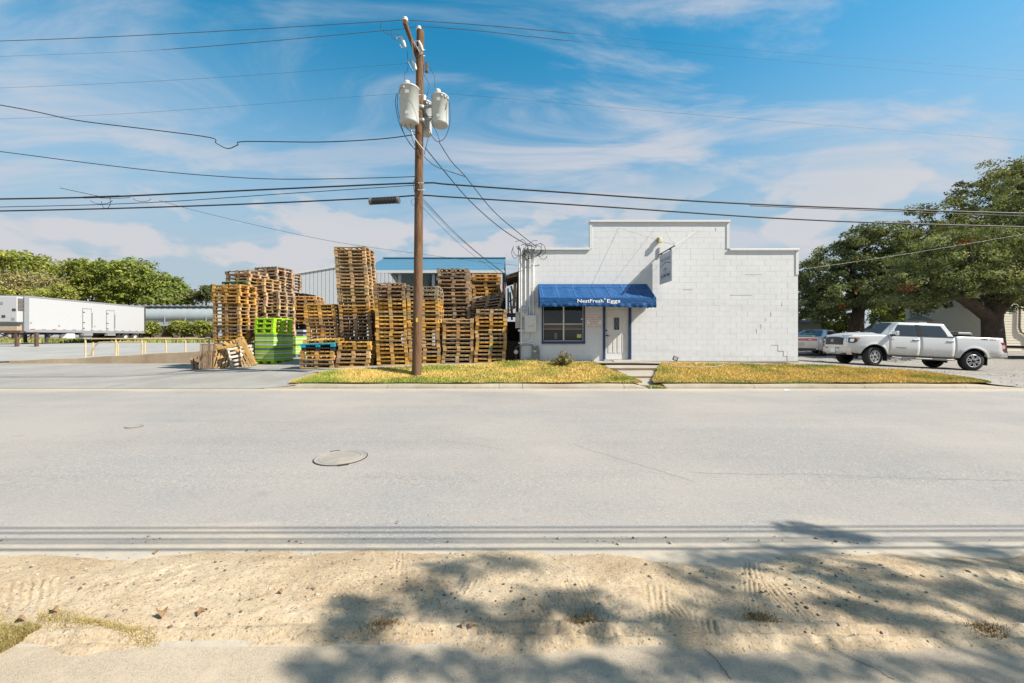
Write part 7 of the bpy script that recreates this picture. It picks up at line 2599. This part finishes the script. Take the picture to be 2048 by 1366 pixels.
text_obj('bed_lettering', '4X4', 0.115, plain('decal_red', (0.30, 0.03, 0.03), 0.5), trk, (-2.39, t_y(-2.39, 1.31) + 0.006, 1.315), (R(84), 0, R(180)), 0.001, 'LEFT', 0.002, 1.2, 0.3)
text_obj('door_lettering', 'TUNDRA', 0.075, M_DARK, trk, (0.86, t_y(0.86, 0.80) + 0.012, 0.815), (R(90), 0, R(180)), 0.001, 'CENTER', 0.001, 1.3)
text_obj('door_badge', '5.7L', 0.06, M_DARK, trk, (1.18, t_y(1.18, 1.16) + 0.008, 1.165), (R(88), 0, R(180)), 0.001, 'CENTER', 0.001, 1.2)

# ------------------------------------------------ sedan, seen from behind
fwd = Vector((0.86, 0.51)).normalized()
rc = Vector(((1640 - CX) * 20.6 / F, 20.6))                    # near rear corner
rgt = Vector((fwd.y, -fwd.x))
cen = rc + fwd * 2.45 - rgt * 0.93
car = tag(empty('sedan_car', (cen.x, cen.y, hz1(cen.x - 1, cen.y) + 0.004), (0, 0, math.atan2(fwd.y, fwd.x))), 'white sedan seen from behind between the building corner and the pickup', 'car')
CA = 1.52; CR = 0.395; CWZ = 0.345


def cz_b(x):
    z = 0.26
    if x < -2.0: z = lerp(0.26, 0.36, (-x - 2.0) / 0.5)
    for a in (CA, -CA):
        d = abs(x - a)
        if d < CR: z = max(z, CWZ + math.sqrt(max(CR * CR - d * d, 0)))
    return z


def cz_t(x): return float(np.interp(x, [-2.5, -2.3, -1.2, 0.9, 1.4, 2.3, 2.5], [1.02, 1.05, 1.02, 0.96, 0.93, 0.80, 0.70]))
def c_y(x, z):
    w = 0.935 - 0.10 * max(0, (abs(x) - 1.9) / 0.6) ** 2 - 0.05 * max(0, (z - 0.75) / 0.3) ** 1.4 - 0.05 * max(0, (0.5 - z) / 0.25) ** 1.5
    for a in (CA, -CA):
        d = math.hypot(x - a, z - CWZ)
        w += 0.022 * math.exp(-((d - CR) / 0.06) ** 2) if z > CWZ else 0
    return w
def ccols(a, b, n=20):
    xs = list(np.linspace(a, b, n))
    for ax_ in (CA, -CA):
        for e_ in (-CR, CR):
            for q in (0.0, 0.012, 0.05):
                xx = ax_ + e_ * (1 - q)
                if a < xx < b: xs.append(xx)
    return sorted(set(round(x, 4) for x in xs))
for s in (1, -1):
    panel('front_fender', ccols(1.06, 2.48), cz_b, cz_t, c_y, s, M_CARW, car)
    panel('front_door', ccols(-0.05, 1.05, 10), cz_b, cz_t, c_y, s, M_CARW, car)
    panel('rear_door', ccols(-1.10, -0.06, 10), cz_b, cz_t, c_y, s, M_CARW, car)
    panel('rear_quarter', ccols(-2.46, -1.11), cz_b, cz_t, c_y, s, M_CARW, car)
    MB().box((-2.05, s * 0.915, 0.62), (0.20, 0.03, 0.035)).build('side_marker', M_DARK, car)
    def gy2(z): return lerp(0.90, 0.62, (z - 1.0) / 0.44) + 0.006
    b = MB(); pl2 = [(0.80, 1.0), (-1.35, 1.03), (-0.80, 1.36), (0.15, 1.38)]
    b.add([(x, s * gy2(z), z) for x, z in pl2], [(0, 1, 2, 3)]); b.build('side_window', M_CGLASS, car)
    road_wheel(car, CA, s * 0.80, 0.345, 0.23, s, 5, 0.245, 0, 1)
    road_wheel(car, -CA, s * 0.80, 0.345, 0.23, s, 5, 0.245, 0, 1)
    b = MB()
    for k in range(16):
        for a_ in (CA, -CA):
            t0, t1 = math.pi * k / 16, math.pi * (k + 1) / 16
            r_ = CR - 0.004
            b.add([(a_ + r_ * math.cos(t0), s * 0.88, CWZ + r_ * math.sin(t0)), (a_ + r_ * math.cos(t1), s * 0.88, CWZ + r_ * math.sin(t1)), (a_ + r_ * math.cos(t1), s * 0.4, CWZ + r_ * math.sin(t1)), (a_ + r_ * math.cos(t0), s * 0.4, CWZ + r_ * math.sin(t0))], [(0, 1, 2, 3)])
    b.build('wheel_well', M_DARK, car)
hull('cabin', [(0.95, 0.86, 0.96), (1.15, 0.0, 0.98), (0.95, -0.86, 0.96), (-1.55, -0.84, 1.03), (-1.85, 0.0, 1.05), (-1.55, 0.84, 1.03)],
     [(0.18, 0.58, 1.44), (0.28, 0.0, 1.47), (0.18, -0.58, 1.44), (-0.65, -0.56, 1.44), (-0.75, 0.0, 1.46), (-0.65, 0.56, 1.44)], M_CARW, car, 0.05, 3)
b = MB(); o2 = Vector((-0.025, 0, 0.02))
bw = [(-1.60, 0.66, 1.065), (-1.80, 0, 1.085), (-1.60, -0.66, 1.065)]; bt = [(-0.80, 0.46, 1.41), (-0.88, 0, 1.43), (-0.80, -0.46, 1.41)]
b.add([Vector(q) + o2 for q in bw] + [Vector(q) + o2 for q in bt], [(0, 1, 4, 3), (1, 2, 5, 4)]); b.build('rear_window', M_CGLASS, car)
b = MB()
b.add([(1.0, 0.66, 1.0), (1.17, 0, 1.02), (1.0, -0.66, 1.0), (0.28, 0.48, 1.41), (0.36, 0, 1.435), (0.28, -0.48, 1.41)], [(0, 1, 4, 3), (1, 2, 5, 4)]); b.build('windscreen', M_CGLASS, car)
for nm, x0_, x1_ in (('boot_lid', -2.46, -1.50), ('bonnet', 0.95, 2.46)):
    v = []; f = []
    for i in range(9):
        x = lerp(x0_, x1_, i / 8)
        for j in range(11):
            yy = lerp(-1, 1, j / 10); v.append((x, yy * (c_y(x, cz_t(x)) - 0.01), cz_t(x) + 0.045 * (1 - abs(yy) ** 2.5)))
    for i in range(8):
        for j in range(10):
            a = i * 11 + j; f.append((a, a + 1, a + 12, a + 11))
    b = MB(); b.add(v, f, True); b.build(nm, M_CARW, car)
xr = lambda y, z: -2.50 + 0.10 * abs(y / 0.83) ** 2.4 + 0.10 * max(0, (z - 0.85) / 0.2) ** 2 * 0.3
nose_grid('rear_fascia', 0.34, 1.045, xr, 0.825, M_CARW, 15, 8, car)
nose_grid('rear_diffuser', 0.27, 0.42, lambda y, z: xr(y, z) - 0.012, 0.74, M_DARK, 13, 3, car)
tlb = nose_grid('taillight_bar', 0.83, 0.955, lambda y, z: xr(y, z) - 0.014, 0.80, M_LENSR, 15, 4, car)
for s in (1, -1): nose_grid('reverse_lens', 0.865, 0.90, lambda y, z, s=s: xr(y + s * 0.50, z) - 0.022, 0.07, M_LENSC, 4, 3, car).location = (0, s * 0.50, 0)
text_obj('badge_lettering', 'CHARGER', 0.075, plain('badge_pale', (0.55, 0.35, 0.33), 0.5), car, (-2.522, -0.05, 0.895), (R(90), 0, R(-90)), 0.001, 'CENTER', 0.001, 1.4)
MB().box((-2.52, -0.02, 0.655), (0.02, 0.32, 0.16)).build('licence_plate', plain('plate_tan', (0.42, 0.36, 0.27), 0.5), car)
spl = MB().box((-2.36, 0, 1.105), (0.14, 1.36, 0.022), Euler((0, R(8), 0))).build('spoiler', M_CARW, car, bevel=0.008)
for s in (1, -1): MB().box((-2.34, s * 0.6, 1.08), (0.08, 0.05, 0.07)).build('spoiler_post', M_CARW, spl)
MB().box((0.0, 0, 0.50), (4.6, 1.5, 0.45)).build('underbody', M_DARK, car)
nose_grid('front_fascia', 0.30, 0.80, lambda y, z: 2.52 - 0.14 * abs(y / 0.83) ** 2.4, 0.83, M_CARW, 15, 6, car)

# ---------------------------------------------------------------- trees and shrubs
def mat_leaf(name, gloss=0.7):
    t = NT(name)
    at = t.n('ShaderNodeAttribute'); at.attribute_name = 'tint'
    t.setin(t.b.inputs['Base Color'], at.outputs['Color'])
    t.b.inputs['Roughness'].default_value = gloss
    t.b.inputs['Specular IOR Level'].default_value = 0.15
    tr_ = t.n('ShaderNodeBsdfTranslucent')
    t.l(t.mix(1.0, at.outputs['Color'], (1.3, 1.35, 0.55), 'MULTIPLY'), tr_.inputs['Color'])
    mx = t.n('ShaderNodeMixShader'); mx.inputs[0].default_value = 0.30
    t.l(t.b.outputs[0], mx.inputs[1]); t.l(tr_.outputs[0], mx.inputs[2])
    t.l(mx.outputs[0], t.out.inputs['Surface'])
    return t.m


M_LEAFG = mat_leaf('tree_leaf')


def mat_bark(name, a=(0.13, 0.10, 0.075), b=(0.055, 0.042, 0.033)):
    t = NT(name)
    v = t.coord('Object', (1, 1, 0.35))
    n_ = t.noise(v, 9.0, 6.0, 0.7, 0.6)
    return t.done(t.mix(t.rng(n_, 0.35, 0.7), a, b), 0.95, t.bump(n_, 1.0, 0.04), spec=0.1)


M_BARK = mat_bark('oak_bark', (0.085, 0.066, 0.05), (0.038, 0.029, 0.023)); M_BARKG = mat_bark('grey_twig', (0.34, 0.29, 0.22), (0.20, 0.165, 0.12))


def leaves(name, C, Nrm, size, tint, parent, mat=None):
    """C centres (n,3); Nrm rough outward normals; one bent quad pair per leaf cluster"""
    n = len(C)
    d = rng.normal(0, 1, (n, 3)); nr = Nrm * 0.9 + d * 0.75
    nr /= np.linalg.norm(nr, axis=1)[:, None] + 1e-9
    t = rng.normal(0, 1, (n, 3)); t -= nr * (t * nr).sum(1)[:, None]; t /= np.linalg.norm(t, axis=1)[:, None] + 1e-9
    u = np.cross(nr, t)
    s = size * rng.uniform(0.55, 1.35, (n, 1))
    a = C - t * s
    b1 = C + u * s * 0.48 + nr * s * 0.12
    c = C + t * s
    e = C - u * s * 0.48 + nr * s * 0.12
    v = np.stack([a, b1, c, e], 1).reshape(-1, 3)
    k = (np.arange(n) * 4)[:, None]
    f = np.concatenate([k + [[0, 1, 2]], k + [[0, 2, 3]]], 0)
    me = np_mesh(name, v, f, mat or M_LEAFG)
    col = np.concatenate([np.repeat(tint, 4, 0), np.ones((n * 4, 1))], 1).astype(np.float32)
    at = me.color_attributes.new('tint', 'FLOAT_COLOR', 'POINT'); at.data.foreach_set('color', col.ravel())
    o = bpy.data.objects.new(name, me); link(o, parent)
    return o


def crown_points(ells, n, clump=0.7, per=60, flat=0.7, seed=1):
    """ells: (cx,cy,cz, rx,ry,rz, weight). Leaf clumps sit near the surface of each ellipsoid; leaves fill the clumps."""
    r = np.random.default_rng(seed)
    w = np.array([e[6] if len(e) > 6 else e[3] * e[5] for e in ells], float); w /= w.sum()
    m = max(1, n // per)
    idx = r.choice(len(ells), m, p=w)
    E = np.array([e[:6] for e in ells])[idx]
    d = r.normal(0, 1, (m, 3)); d /= np.linalg.norm(d, axis=1)[:, None]
    rad = r.uniform(0.45, 1.08, (m, 1)) ** 0.6
    cc = E[:, :3] + d * E[:, 3:6] * rad
    cs = clump * r.uniform(0.5, 1.25, (m, 1))
    ld = r.normal(0, 1, (m, per, 3)); ld /= np.linalg.norm(ld, axis=2)[:, :, None]
    lr = r.uniform(0.35, 1.0, (m, per, 1))
    off = ld * lr * cs[:, None, :]
    off[:, :, 2] *= flat
    C = (cc[:, None, :] + off).reshape(-1, 3)
    N = (ld * 0.8 + d[:, None, :] * 0.5 + np.array([0, 0, 0.35])).reshape(-1, 3)
    N /= np.linalg.norm(N, axis=1)[:, None]
    ci = np.repeat(np.arange(m), per)
    return C, N, ci, m, r


def limb(a, b, r0, r1, bend=0.15, n=7, seed=0):
    r = random.Random(seed)
    a = Vector(a); b = Vector(b); L = (b - a).length
    off = Vector((r.uniform(-1, 1), r.uniform(-1, 1), r.uniform(-0.3, 0.8))) * bend * L
    pts = []; rs_ = []
    for i in range(n + 1):
        t_ = i / n
        p = a.lerp(b, t_) + off * math.sin(math.pi * t_) + Vector((r.uniform(-1, 1), r.uniform(-1, 1), r.uniform(-1, 1))) * 0.02 * L
        if i == 0: p = a
        pts.append(p); rs_.append(lerp(r0, r1, t_ ** 0.8))
    return pts, rs_


def tree(name, base, label, ells, n, size, tints, trunk, limbs, clump=0.7, per=60, flat=0.7, seed=1, bark=None, group=None, cut=None):
    e = tag(empty(name, base), label, 'tree', group)
    o0 = Vector(base)
    for (pts, rs_) in trunk:
        MB().tube([Vector(p) - o0 for p in pts], rs_, 12).build('trunk', bark or M_BARK, e)
    for (pts, rs_) in limbs:
        MB().tube([Vector(p) - o0 for p in pts], rs_, 7).build('limb', bark or M_BARK, e)
    if n:
        C, N, ci, m, r = crown_points(ells, n, clump, per, flat, seed)
        tt = np.array(tints)
        k = r.random((m, 1)); 
        base_t = tt[0] * (1 - k) + tt[1] * k
        base_t = base_t * r.uniform(0.65, 1.35, (m, 1))
        T = base_t[ci] * r.uniform(0.7, 1.25, (len(C), 1))
        if len(tints) > 2:
            odd = (r.random(m) < 0.02)[ci]
            T[odd] = tt[2] * r.uniform(0.7, 1.2, (odd.sum(), 1))
        if cut is not None:
            kp = cut(C); C, N, T = C[kp], N[kp], T[kp]
        leaves('crown', C - np.array(o0), N, size, T, e)
    return e


def E(px, py, y, rx_px, rz_px, ry=None, w=None):
    c = P(px, py, y); s = y / F
    return (c.x, c.y, c.z, rx_px * s, ry if ry else rx_px * s * 0.8, rz_px * s, (w if w else rx_px * rz_px))


OAK = [(0.080, 0.100, 0.042), (0.200, 0.215, 0.100), (0.26, 0.11, 0.05)]
# oak with the thick twisted trunk, right edge
yo = 20.6
bz = hz1(P(1985, 0, yo).x, yo)
Bq = P(1985, 0, yo); Bq.z = bz - 0.1
tr = [([Bq, P(1986, 668, yo), P(1984, 640, yo), P(1986, 622, yo), P(1990, 606, yo)], [0.52, 0.42, 0.40, 0.40, 0.36]),
      ([P(1985, 640, yo), P(1965, 624, yo - 0.2), P(1940, 606, yo - 0.5), P(1915, 592, yo - 0.9), P(1880, 578, yo - 1.2), P(1840, 560, yo - 1.4)], [0.32, 0.30, 0.27, 0.21, 0.15, 0.08]),
      ([P(1988, 622, yo), P(2010, 600, yo), P(2030, 575, yo + 0.4), P(2060, 530, yo + 0.5), P(2080, 470, yo + 0.6)], [0.40, 0.34, 0.28, 0.2, 0.1])]
lm = [limb(P(1990, 606, yo), P(1975, 500, yo + 0.6), 0.34, 0.08, 0.15, 7, 1), limb(P(1915, 592, yo - 0.9), P(1850, 520, yo - 1), 0.18, 0.04, 0.15, 6, 2), limb(P(2030, 575, yo), P(1985, 450, yo), 0.2, 0.05, 0.15, 6, 3),
      limb(P(1940, 606, yo - 0.5), P(1930, 480, yo - 1), 0.2, 0.05, 0.15, 6, 4), limb(P(1880, 578, yo - 1.2), P(1815, 590, yo - 1.6), 0.12, 0.03, 0.1, 6, 5), limb(P(2060, 530, yo), P(2200, 480, yo), 0.25, 0.05, 0.1, 6, 6)]
el = [E(1885, 520, yo - 1.0, 85, 50), E(1945, 500, yo - 0.8, 80, 48), E(2015, 515, yo - 0.8, 80, 52), E(1850, 558, yo - 1.4, 62, 34), E(1920, 552, yo - 1.4, 75, 34), E(1985, 560, yo - 1.2, 60, 30), E(2050, 575, yo - 0.4, 60, 40), E(2110, 520, yo, 110, 95), E(2040, 540, yo - 1.0, 70, 45), E(2030, 585, yo - 1.0, 40, 24, 1.0), E(2000, 470, yo + 0.5, 90, 40), E(2110, 420, yo + 0.6, 120, 80),
      E(1905, 588, yo - 1.0, 50, 18, 1.2), E(1840, 594, yo - 0.8, 48, 22, 1.2), E(1800, 585, yo - 0.8, 36, 26, 1.2), E(1945, 592, yo + 1.2, 30, 16, 1.0), E(2045, 600, yo + 0.6, 30, 22, 1.0), E(1870, 545, yo + 2.5, 90, 40, 1.5), E(1960, 545, yo + 2.5, 90, 38, 1.5)]
tree('live_oak', Bq, 'large live oak with a thick forked trunk behind the pickup tailgate', el, 70000, 0.070, OAK, tr, lm, 0.50, 110, 0.6, 3, None, 'live oaks on the right')
# tall oak behind it
yo = 29.0
Bq = P(2110, 0, yo); Bq.z = hz1(Bq.x, yo) - 0.1
el = [E(2030, 370, yo, 85, 55), E(1965, 400, yo, 75, 48), E(1900, 440, yo - 1, 80, 42), E(2085, 352, yo, 95, 48), E(1840, 480, yo - 1, 70, 40), E(2000, 450, yo, 110, 55), E(1790, 520, yo, 60, 40), E(2150, 430, yo, 130, 95), E(2070, 352, yo - 1, 40, 34), E(1890, 500, yo, 100, 50), E(1945, 385, yo, 34, 30)]
tree('live_oak', Bq, 'tall live oak rising highest at the right edge', el, 54000, 0.092, [(0.085, 0.098, 0.040), (0.205, 0.205, 0.088)], [([Bq, P(2108, 640, yo), P(2100, 560, yo)], [0.8, 0.65, 0.5])],
     [limb(P(2100, 560, yo), P(x, z_, yo), 0.35, 0.06, 0.1, 7, i) for i, (x, z_) in enumerate(((2000, 400), (1900, 460), (2070, 340), (1840, 490)))], 0.68, 110, 0.55, 4, None, 'live oaks on the right')
# middle oak by the sedan
yo = 27.0
Bq = P(1712, 0, yo); Bq.z = hz1(Bq.x, yo) - 0.1
tr = [([Bq, P(1713, 650, yo), P(1716, 628, yo), P(1718, 600, yo)], [0.55, 0.42, 0.36, 0.30]), ([P(1716, 630, yo), P(1728, 606, yo), P(1742, 580, yo)], [0.28, 0.22, 0.14])]
lm = [limb(P(1718, 600, yo), P(x, z_, yo + dy), 0.2, 0.04, 0.12, 6, i + 10) for i, (x, z_, dy) in enumerate(((1660, 560, 0), (1700, 500, 0.5), (1760, 510, 0), (1640, 600, -0.5), (1790, 560, 0.5), (1620, 570, 1)))]
el = [E(1700, 520, yo, 70, 45), E(1645, 560, yo, 55, 42), E(1760, 500, yo, 75, 45), E(1612, 585, yo + 1, 40, 36), E(1690, 585, yo - 1, 70, 34), E(1765, 575, yo - 1, 70, 38), E(1720, 470, yo, 38, 22), E(1815, 540, yo, 60, 50), E(1640, 610, yo, 50, 22), E(1600, 555, yo + 1, 30, 30), E(1790, 470, yo, 50, 25), E(1660, 622, yo + 1.5, 60, 26), E(1760, 612, yo + 1.5, 60, 28), E(1610, 615, yo + 2, 40, 34), E(1830, 600, yo + 1, 60, 26), E(1700, 560, yo + 2, 110, 50)]
tree('live_oak', Bq, 'dark live oak between the building corner and the pickup cab', el, 62000, 0.088, [(0.070, 0.090, 0.040), (0.175, 0.190, 0.088), (0.25, 0.11, 0.05)], tr, lm, 0.6, 110, 0.55, 5, None, 'live oaks on the right')
# dark undergrowth and bright bushes behind
for (px, py, y, rx, rz, col, lab) in ((1650, 640, 36, 60, 26, [(0.10, 0.125, 0.025), (0.17, 0.19, 0.05)], 'sunlit bush behind the sedan roof'), (1790, 632, 38, 40, 24, [(0.14, 0.17, 0.03), (0.22, 0.24, 0.06)], 'bright green bush left of the tan shed'), (1965, 600, 36, 40, 26, [(0.15, 0.18, 0.035), (0.24, 0.25, 0.06)], 'bright foliage seen through the oak fork')):
    B0 = P(px, 0, y); B0.z = hz1(B0.x, y)
    tree('bush', B0, lab, [E(px, py, y, rx, rz), E(px + rx * 0.4, py + 8, y, rx * 0.5, rz * 0.8)], 5000, 0.13, col, [], [limb(B0, P(px + dx, py - 5, y), 0.06, 0.02, 0.1, 5, i) for i, dx in enumerate((-12, 0, 14))], 0.5, 40, 0.8, int(px), None)

# trees beyond the trailers, left
GRN = [(0.13, 0.165, 0.03), (0.27, 0.275, 0.06)]
def far_tree(base_px, y, ells, n, col, label, seed, size=0.27, clump=1.5):
    B0 = P(base_px, 0, y); B0.z = 0.7
    lm_ = [limb(P(base_px, 640, y), (e[0], e[1], e[2]), 0.22, 0.05, 0.08, 5, seed + i) for i, e in enumerate(ells[:6])]
    return tree('broadleaf_tree', B0, label, ells, n, size, col, [([B0, P(base_px, 655, y), P(base_px + 3, 630, y)], [0.45, 0.38, 0.28])], lm_, clump, 45, 0.55, seed, None, 'trees beyond the trailers')
Yf = 72.0
far_tree(30, Yf, [E(20, 540, Yf, 60, 38), E(60, 550, Yf, 40, 32), E(-30, 545, Yf, 55, 45), E(40, 520, Yf, 45, 18), E(85, 560, Yf, 30, 26), E(0, 590, Yf, 80, 30)], 12000, GRN, 'rounded green tree at the far left edge', 31)
far_tree(185, Yf - 4, [E(150, 560, Yf - 4, 42, 32), E(185, 545, Yf - 4, 50, 24), E(215, 570, Yf - 4, 50, 34), E(175, 590, Yf - 4, 60, 26), E(165, 535, Yf - 4, 26, 14)], 12000, GRN, 'broad green tree behind the middle of the white trailer', 37)
far_tree(275, Yf - 6, [E(265, 555, Yf - 6, 48, 34), E(300, 575, Yf - 6, 50, 34), E(250, 590, Yf - 6, 50, 28), E(330, 585, Yf - 6, 38, 30), E(258, 528, Yf - 6, 24, 12), E(225, 540, Yf - 6, 28, 18)], 13000, [(0.12, 0.16, 0.03), (0.24, 0.265, 0.06)], 'tallest green tree behind the rear of the trailer', 43)
far_tree(350, Yf - 8, [E(350, 592, Yf - 8, 24, 22), E(335, 605, Yf - 8, 40, 16)], 5000, [(0.11, 0.145, 0.035), (0.20, 0.235, 0.06)], 'dark rounded tree above the hopper car', 47)
far_tree(402, Yf - 8, [E(402, 592, Yf - 8, 20, 14), E(418, 585, Yf - 8, 18, 18), E(385, 598, Yf - 8, 16, 10)], 2600, [(0.085, 0.105, 0.04), (0.16, 0.165, 0.07)], 'thin greyish tree left of the leftmost pallet stack', 53, 0.22, 1.0)
# half bare grey thicket at far left
rtw = random.Random(61)
for k, (px, y, lab) in enumerate(((45, 60, 'half bare grey tree above the trailer nose'), (95, 61, 'half bare grey tree right of the trailer nose'), (12, 59, 'half bare grey tree at the left picture edge'))):
    B0 = P(px, 0, y); B0.z = 0.7
    lm_ = []
    for i in range(22):
        a = P(px + rtw.uniform(-6, 6), 620 - rtw.uniform(0, 20), y)
        lm_.append(limb(a, P(px + rtw.uniform(-42, 42), rtw.uniform(530, 590), y + rtw.uniform(-2, 2)), 0.07, 0.02, 0.08, 5, 600 + 40 * k + i))
    tree('bare_tree', B0, lab, [E(px, 575, y, 36, 28), E(px + 15, 590, y, 36, 16)], 2600, 0.17, [(0.24, 0.22, 0.08), (0.34, 0.29, 0.13)], [([B0, P(px, 640, y), P(px, 615, y)], [0.25, 0.2, 0.15])], lm_, 1.0, 30, 0.7, 70 + k, M_BARKG, 'half bare trees at far left')
for k, (px, py, y, rx, rz, lab) in enumerate(((60, 592, 56, 70, 14, 'yellow green hedge bush behind the trailer nose'), (300, 657, 47, 14, 10, 'low bush under the hopper car, left one'), (362, 655, 47, 16, 10, 'low bush under the hopper car, middle one'), (402, 655, 47, 16, 10, 'low bush under the hopper car, right one'), (118, 588, 57, 26, 18, 'dark green bush beside the bare trees'))):
    B0 = P(px, 0, y); B0.z = 0.7
    tree('bush', B0, lab, [E(px, py, y, rx, rz)], 2600, 0.16, [(0.15, 0.18, 0.035), (0.29, 0.285, 0.075)], [], [limb(B0, P(px + dx, py, y), 0.05, 0.02, 0.1, 4, i) for i, dx in enumerate((-5, 0, 6))], 0.6, 30, 0.8, 80 + k, None, 'bushes beyond the lot')
# strip of rough grass along the railway
n = 9000
Xg = rng.uniform(-60, -18, n); Yg_ = rng.uniform(41, 50, n)
blades('rough_grass', Xg, Yg_, lambda X, Y: X * 0 + 0.72, 0.45, lambda X, Y: np.array([[0.22, 0.23, 0.06]]) * rng.uniform(0.6, 1.3, (len(X), 1)), 'strip of rough grass between the lot and the rail car', 0.7, 0.06)

# shrub by the window
sp_ = on(1125, 733)
sc0 = Vector((sp_.x, sp_.y, sp_.z))
shb = tag(empty('shrub', sc0), 'small reddish green shrub on the lawn below the window', 'shrub')
rsh = random.Random(4)
tips = []
for i in range(34):
    a = rsh.uniform(0, 6.28); el_ = rsh.uniform(0.35, 1.45); L = rsh.uniform(0.28, 0.46)
    tip_ = Vector((math.cos(a) * math.cos(el_) * L * 0.95, math.sin(a) * math.cos(el_) * L * 0.8, math.sin(el_) * L * 0.98))
    MB().tube([(0, 0, 0), tip_ * 0.5 + Vector((0, 0, 0.03)), tip_], [0.008, 0.005, 0.002], 5).build('stem', M_BARK, shb)
    tips.append(tip_)
C = []; 
for tp in tips:
    for k in range(34):
        t_ = rsh.uniform(0.35, 1.05)
        C.append(tp * t_ + Vector((rsh.gauss(0, 0.022), rsh.gauss(0, 0.022), rsh.gauss(0, 0.018))))
C = np.array([tuple(c) for c in C]); Nn = C / (np.linalg.norm(C, axis=1)[:, None] + 1e-6) + np.array([0, 0, 0.4])
tc_ = np.where(rng.random((len(C), 1)) < 0.35, np.array([[0.20, 0.115, 0.06]]), np.array([[0.14, 0.15, 0.045]])) * rng.uniform(0.6, 1.4, (len(C), 1))
leaves('foliage', C, Nn, 0.027, tc_ * 1.5, shb)
shb.scale = (1.2, 1.2, 1.15)

# ---------------------------------------------------------------- shade tree on the near side of the street (behind the camera)
def shade_at(px, py, h):
    """a point at height h whose shadow falls on the ground seen at the photo pixel"""
    x, y = gp(px, py)
    k = h / -SUN_TO.z
    return (x - SUN_TO.x * k, y - SUN_TO.y * k, h)


blobs = [(640, 1345, 60, 26), (760, 1330, 90, 34), (900, 1340, 110, 30), (1050, 1345, 120, 30), (1230, 1350, 130, 24), (1400, 1330, 90, 36), (1560, 1345, 120, 28), (1740, 1335, 110, 40), (1930, 1345, 130, 34), (2080, 1320, 100, 60),
         (720, 1225, 60, 30), (690, 1265, 70, 20), (830, 1195, 62, 30), (900, 1230, 60, 22), (1000, 1130, 80, 20), (900, 1150, 60, 24), (1075, 1215, 60, 44), (1180, 1230, 60, 52), (1010, 1262, 80, 24),
         (1340, 1260, 60, 30), (1440, 1120, 75, 26), (1400, 1160, 55, 40), (1440, 1240, 55, 40), (1530, 1230, 70, 40), (1560, 1120, 60, 14), (1620, 1060, 60, 18), (1600, 1100, 80, 14), (1700, 1075, 40, 12),
         (1730, 1150, 60, 26), (1780, 1200, 80, 24), (1640, 1160, 45, 20), (1880, 1130, 60, 26), (1960, 1180, 80, 24), (1900, 1190, 60, 20), (2040, 1140, 60, 40), (1820, 1255, 70, 18), (2010, 1235, 60, 22), (1680, 1225, 60, 20), (1960, 1100, 60, 10)]
Bs = Vector((11.5, -4.6, 0.0))
ells = []
rsb = random.Random(9)
for (px, py, rx, ry_) in blobs:
    h = rsb.uniform(5.2, 7.4)
    c = shade_at(px, py, h)
    yg = CAMZ * F / (py - HY)
    wx_ = rx * yg / F
    wy_ = abs(CAMZ * F / (py - ry_ - HY) - CAMZ * F / (py + ry_ - HY)) / 2
    ells.append((c[0], c[1], c[2], wx_ * 0.92, wy_ * 0.92, 0.16, wx_ * wy_))
el_big = [(14.0, -5.4, 8.2, 3.2, 2.4, 1.6, 3.0), (16.5, -3.8, 8.5, 2.6, 1.8, 1.5, 1.5)]
st = tag(empty('shade_tree', Bs), 'spreading tree on the near side of the street shading the dirt shoulder', 'tree')
MB().tube([(0, 0, -0.1), (0.1, 0.1, 1.5), (0.0, 0.3, 3.0), (-0.2, 0.5, 6.0)], [0.32, 0.27, 0.24, 0.18], 12).build('trunk', M_BARK, st)
for i, e in enumerate(ells[::4]):
    pts, rs_ = limb((-0.2, 0.5, 5.6), Vector(e[:3]) - Bs, 0.09, 0.012, 0.05, 6, 900 + i)
    MB().tube(pts, rs_, 6).build('limb', M_BARK, st)
r = np.random.default_rng(19)
Cs = []
for e in ells:
    n_ = int(min(3200, max(140, e[3] * e[4] * 7400)))
    d = r.normal(0, 1, (n_, 3)); d /= np.linalg.norm(d, axis=1)[:, None]
    rad = r.random((n_, 1)) ** 0.42
    Cs.append(np.array(e[:3]) + d * rad * np.array(e[3:6]) + r.normal(0, 0.03, (n_, 3)))
C2, N2, ci2, m2, r2 = crown_points(el_big, 9000, 0.7, 50, 0.7, 8)
Cs = np.concatenate(Cs + [C2])
Nn = r.normal(0, 1, Cs.shape) + np.array(-SUN_TO) * 1.2
Nn /= np.linalg.norm(Nn, axis=1)[:, None]
leaves('crown', Cs - np.array(Bs), Nn, 0.034, np.array([[0.07, 0.10, 0.025]]) * r.uniform(0.7, 1.3, (len(Cs), 1)), st)
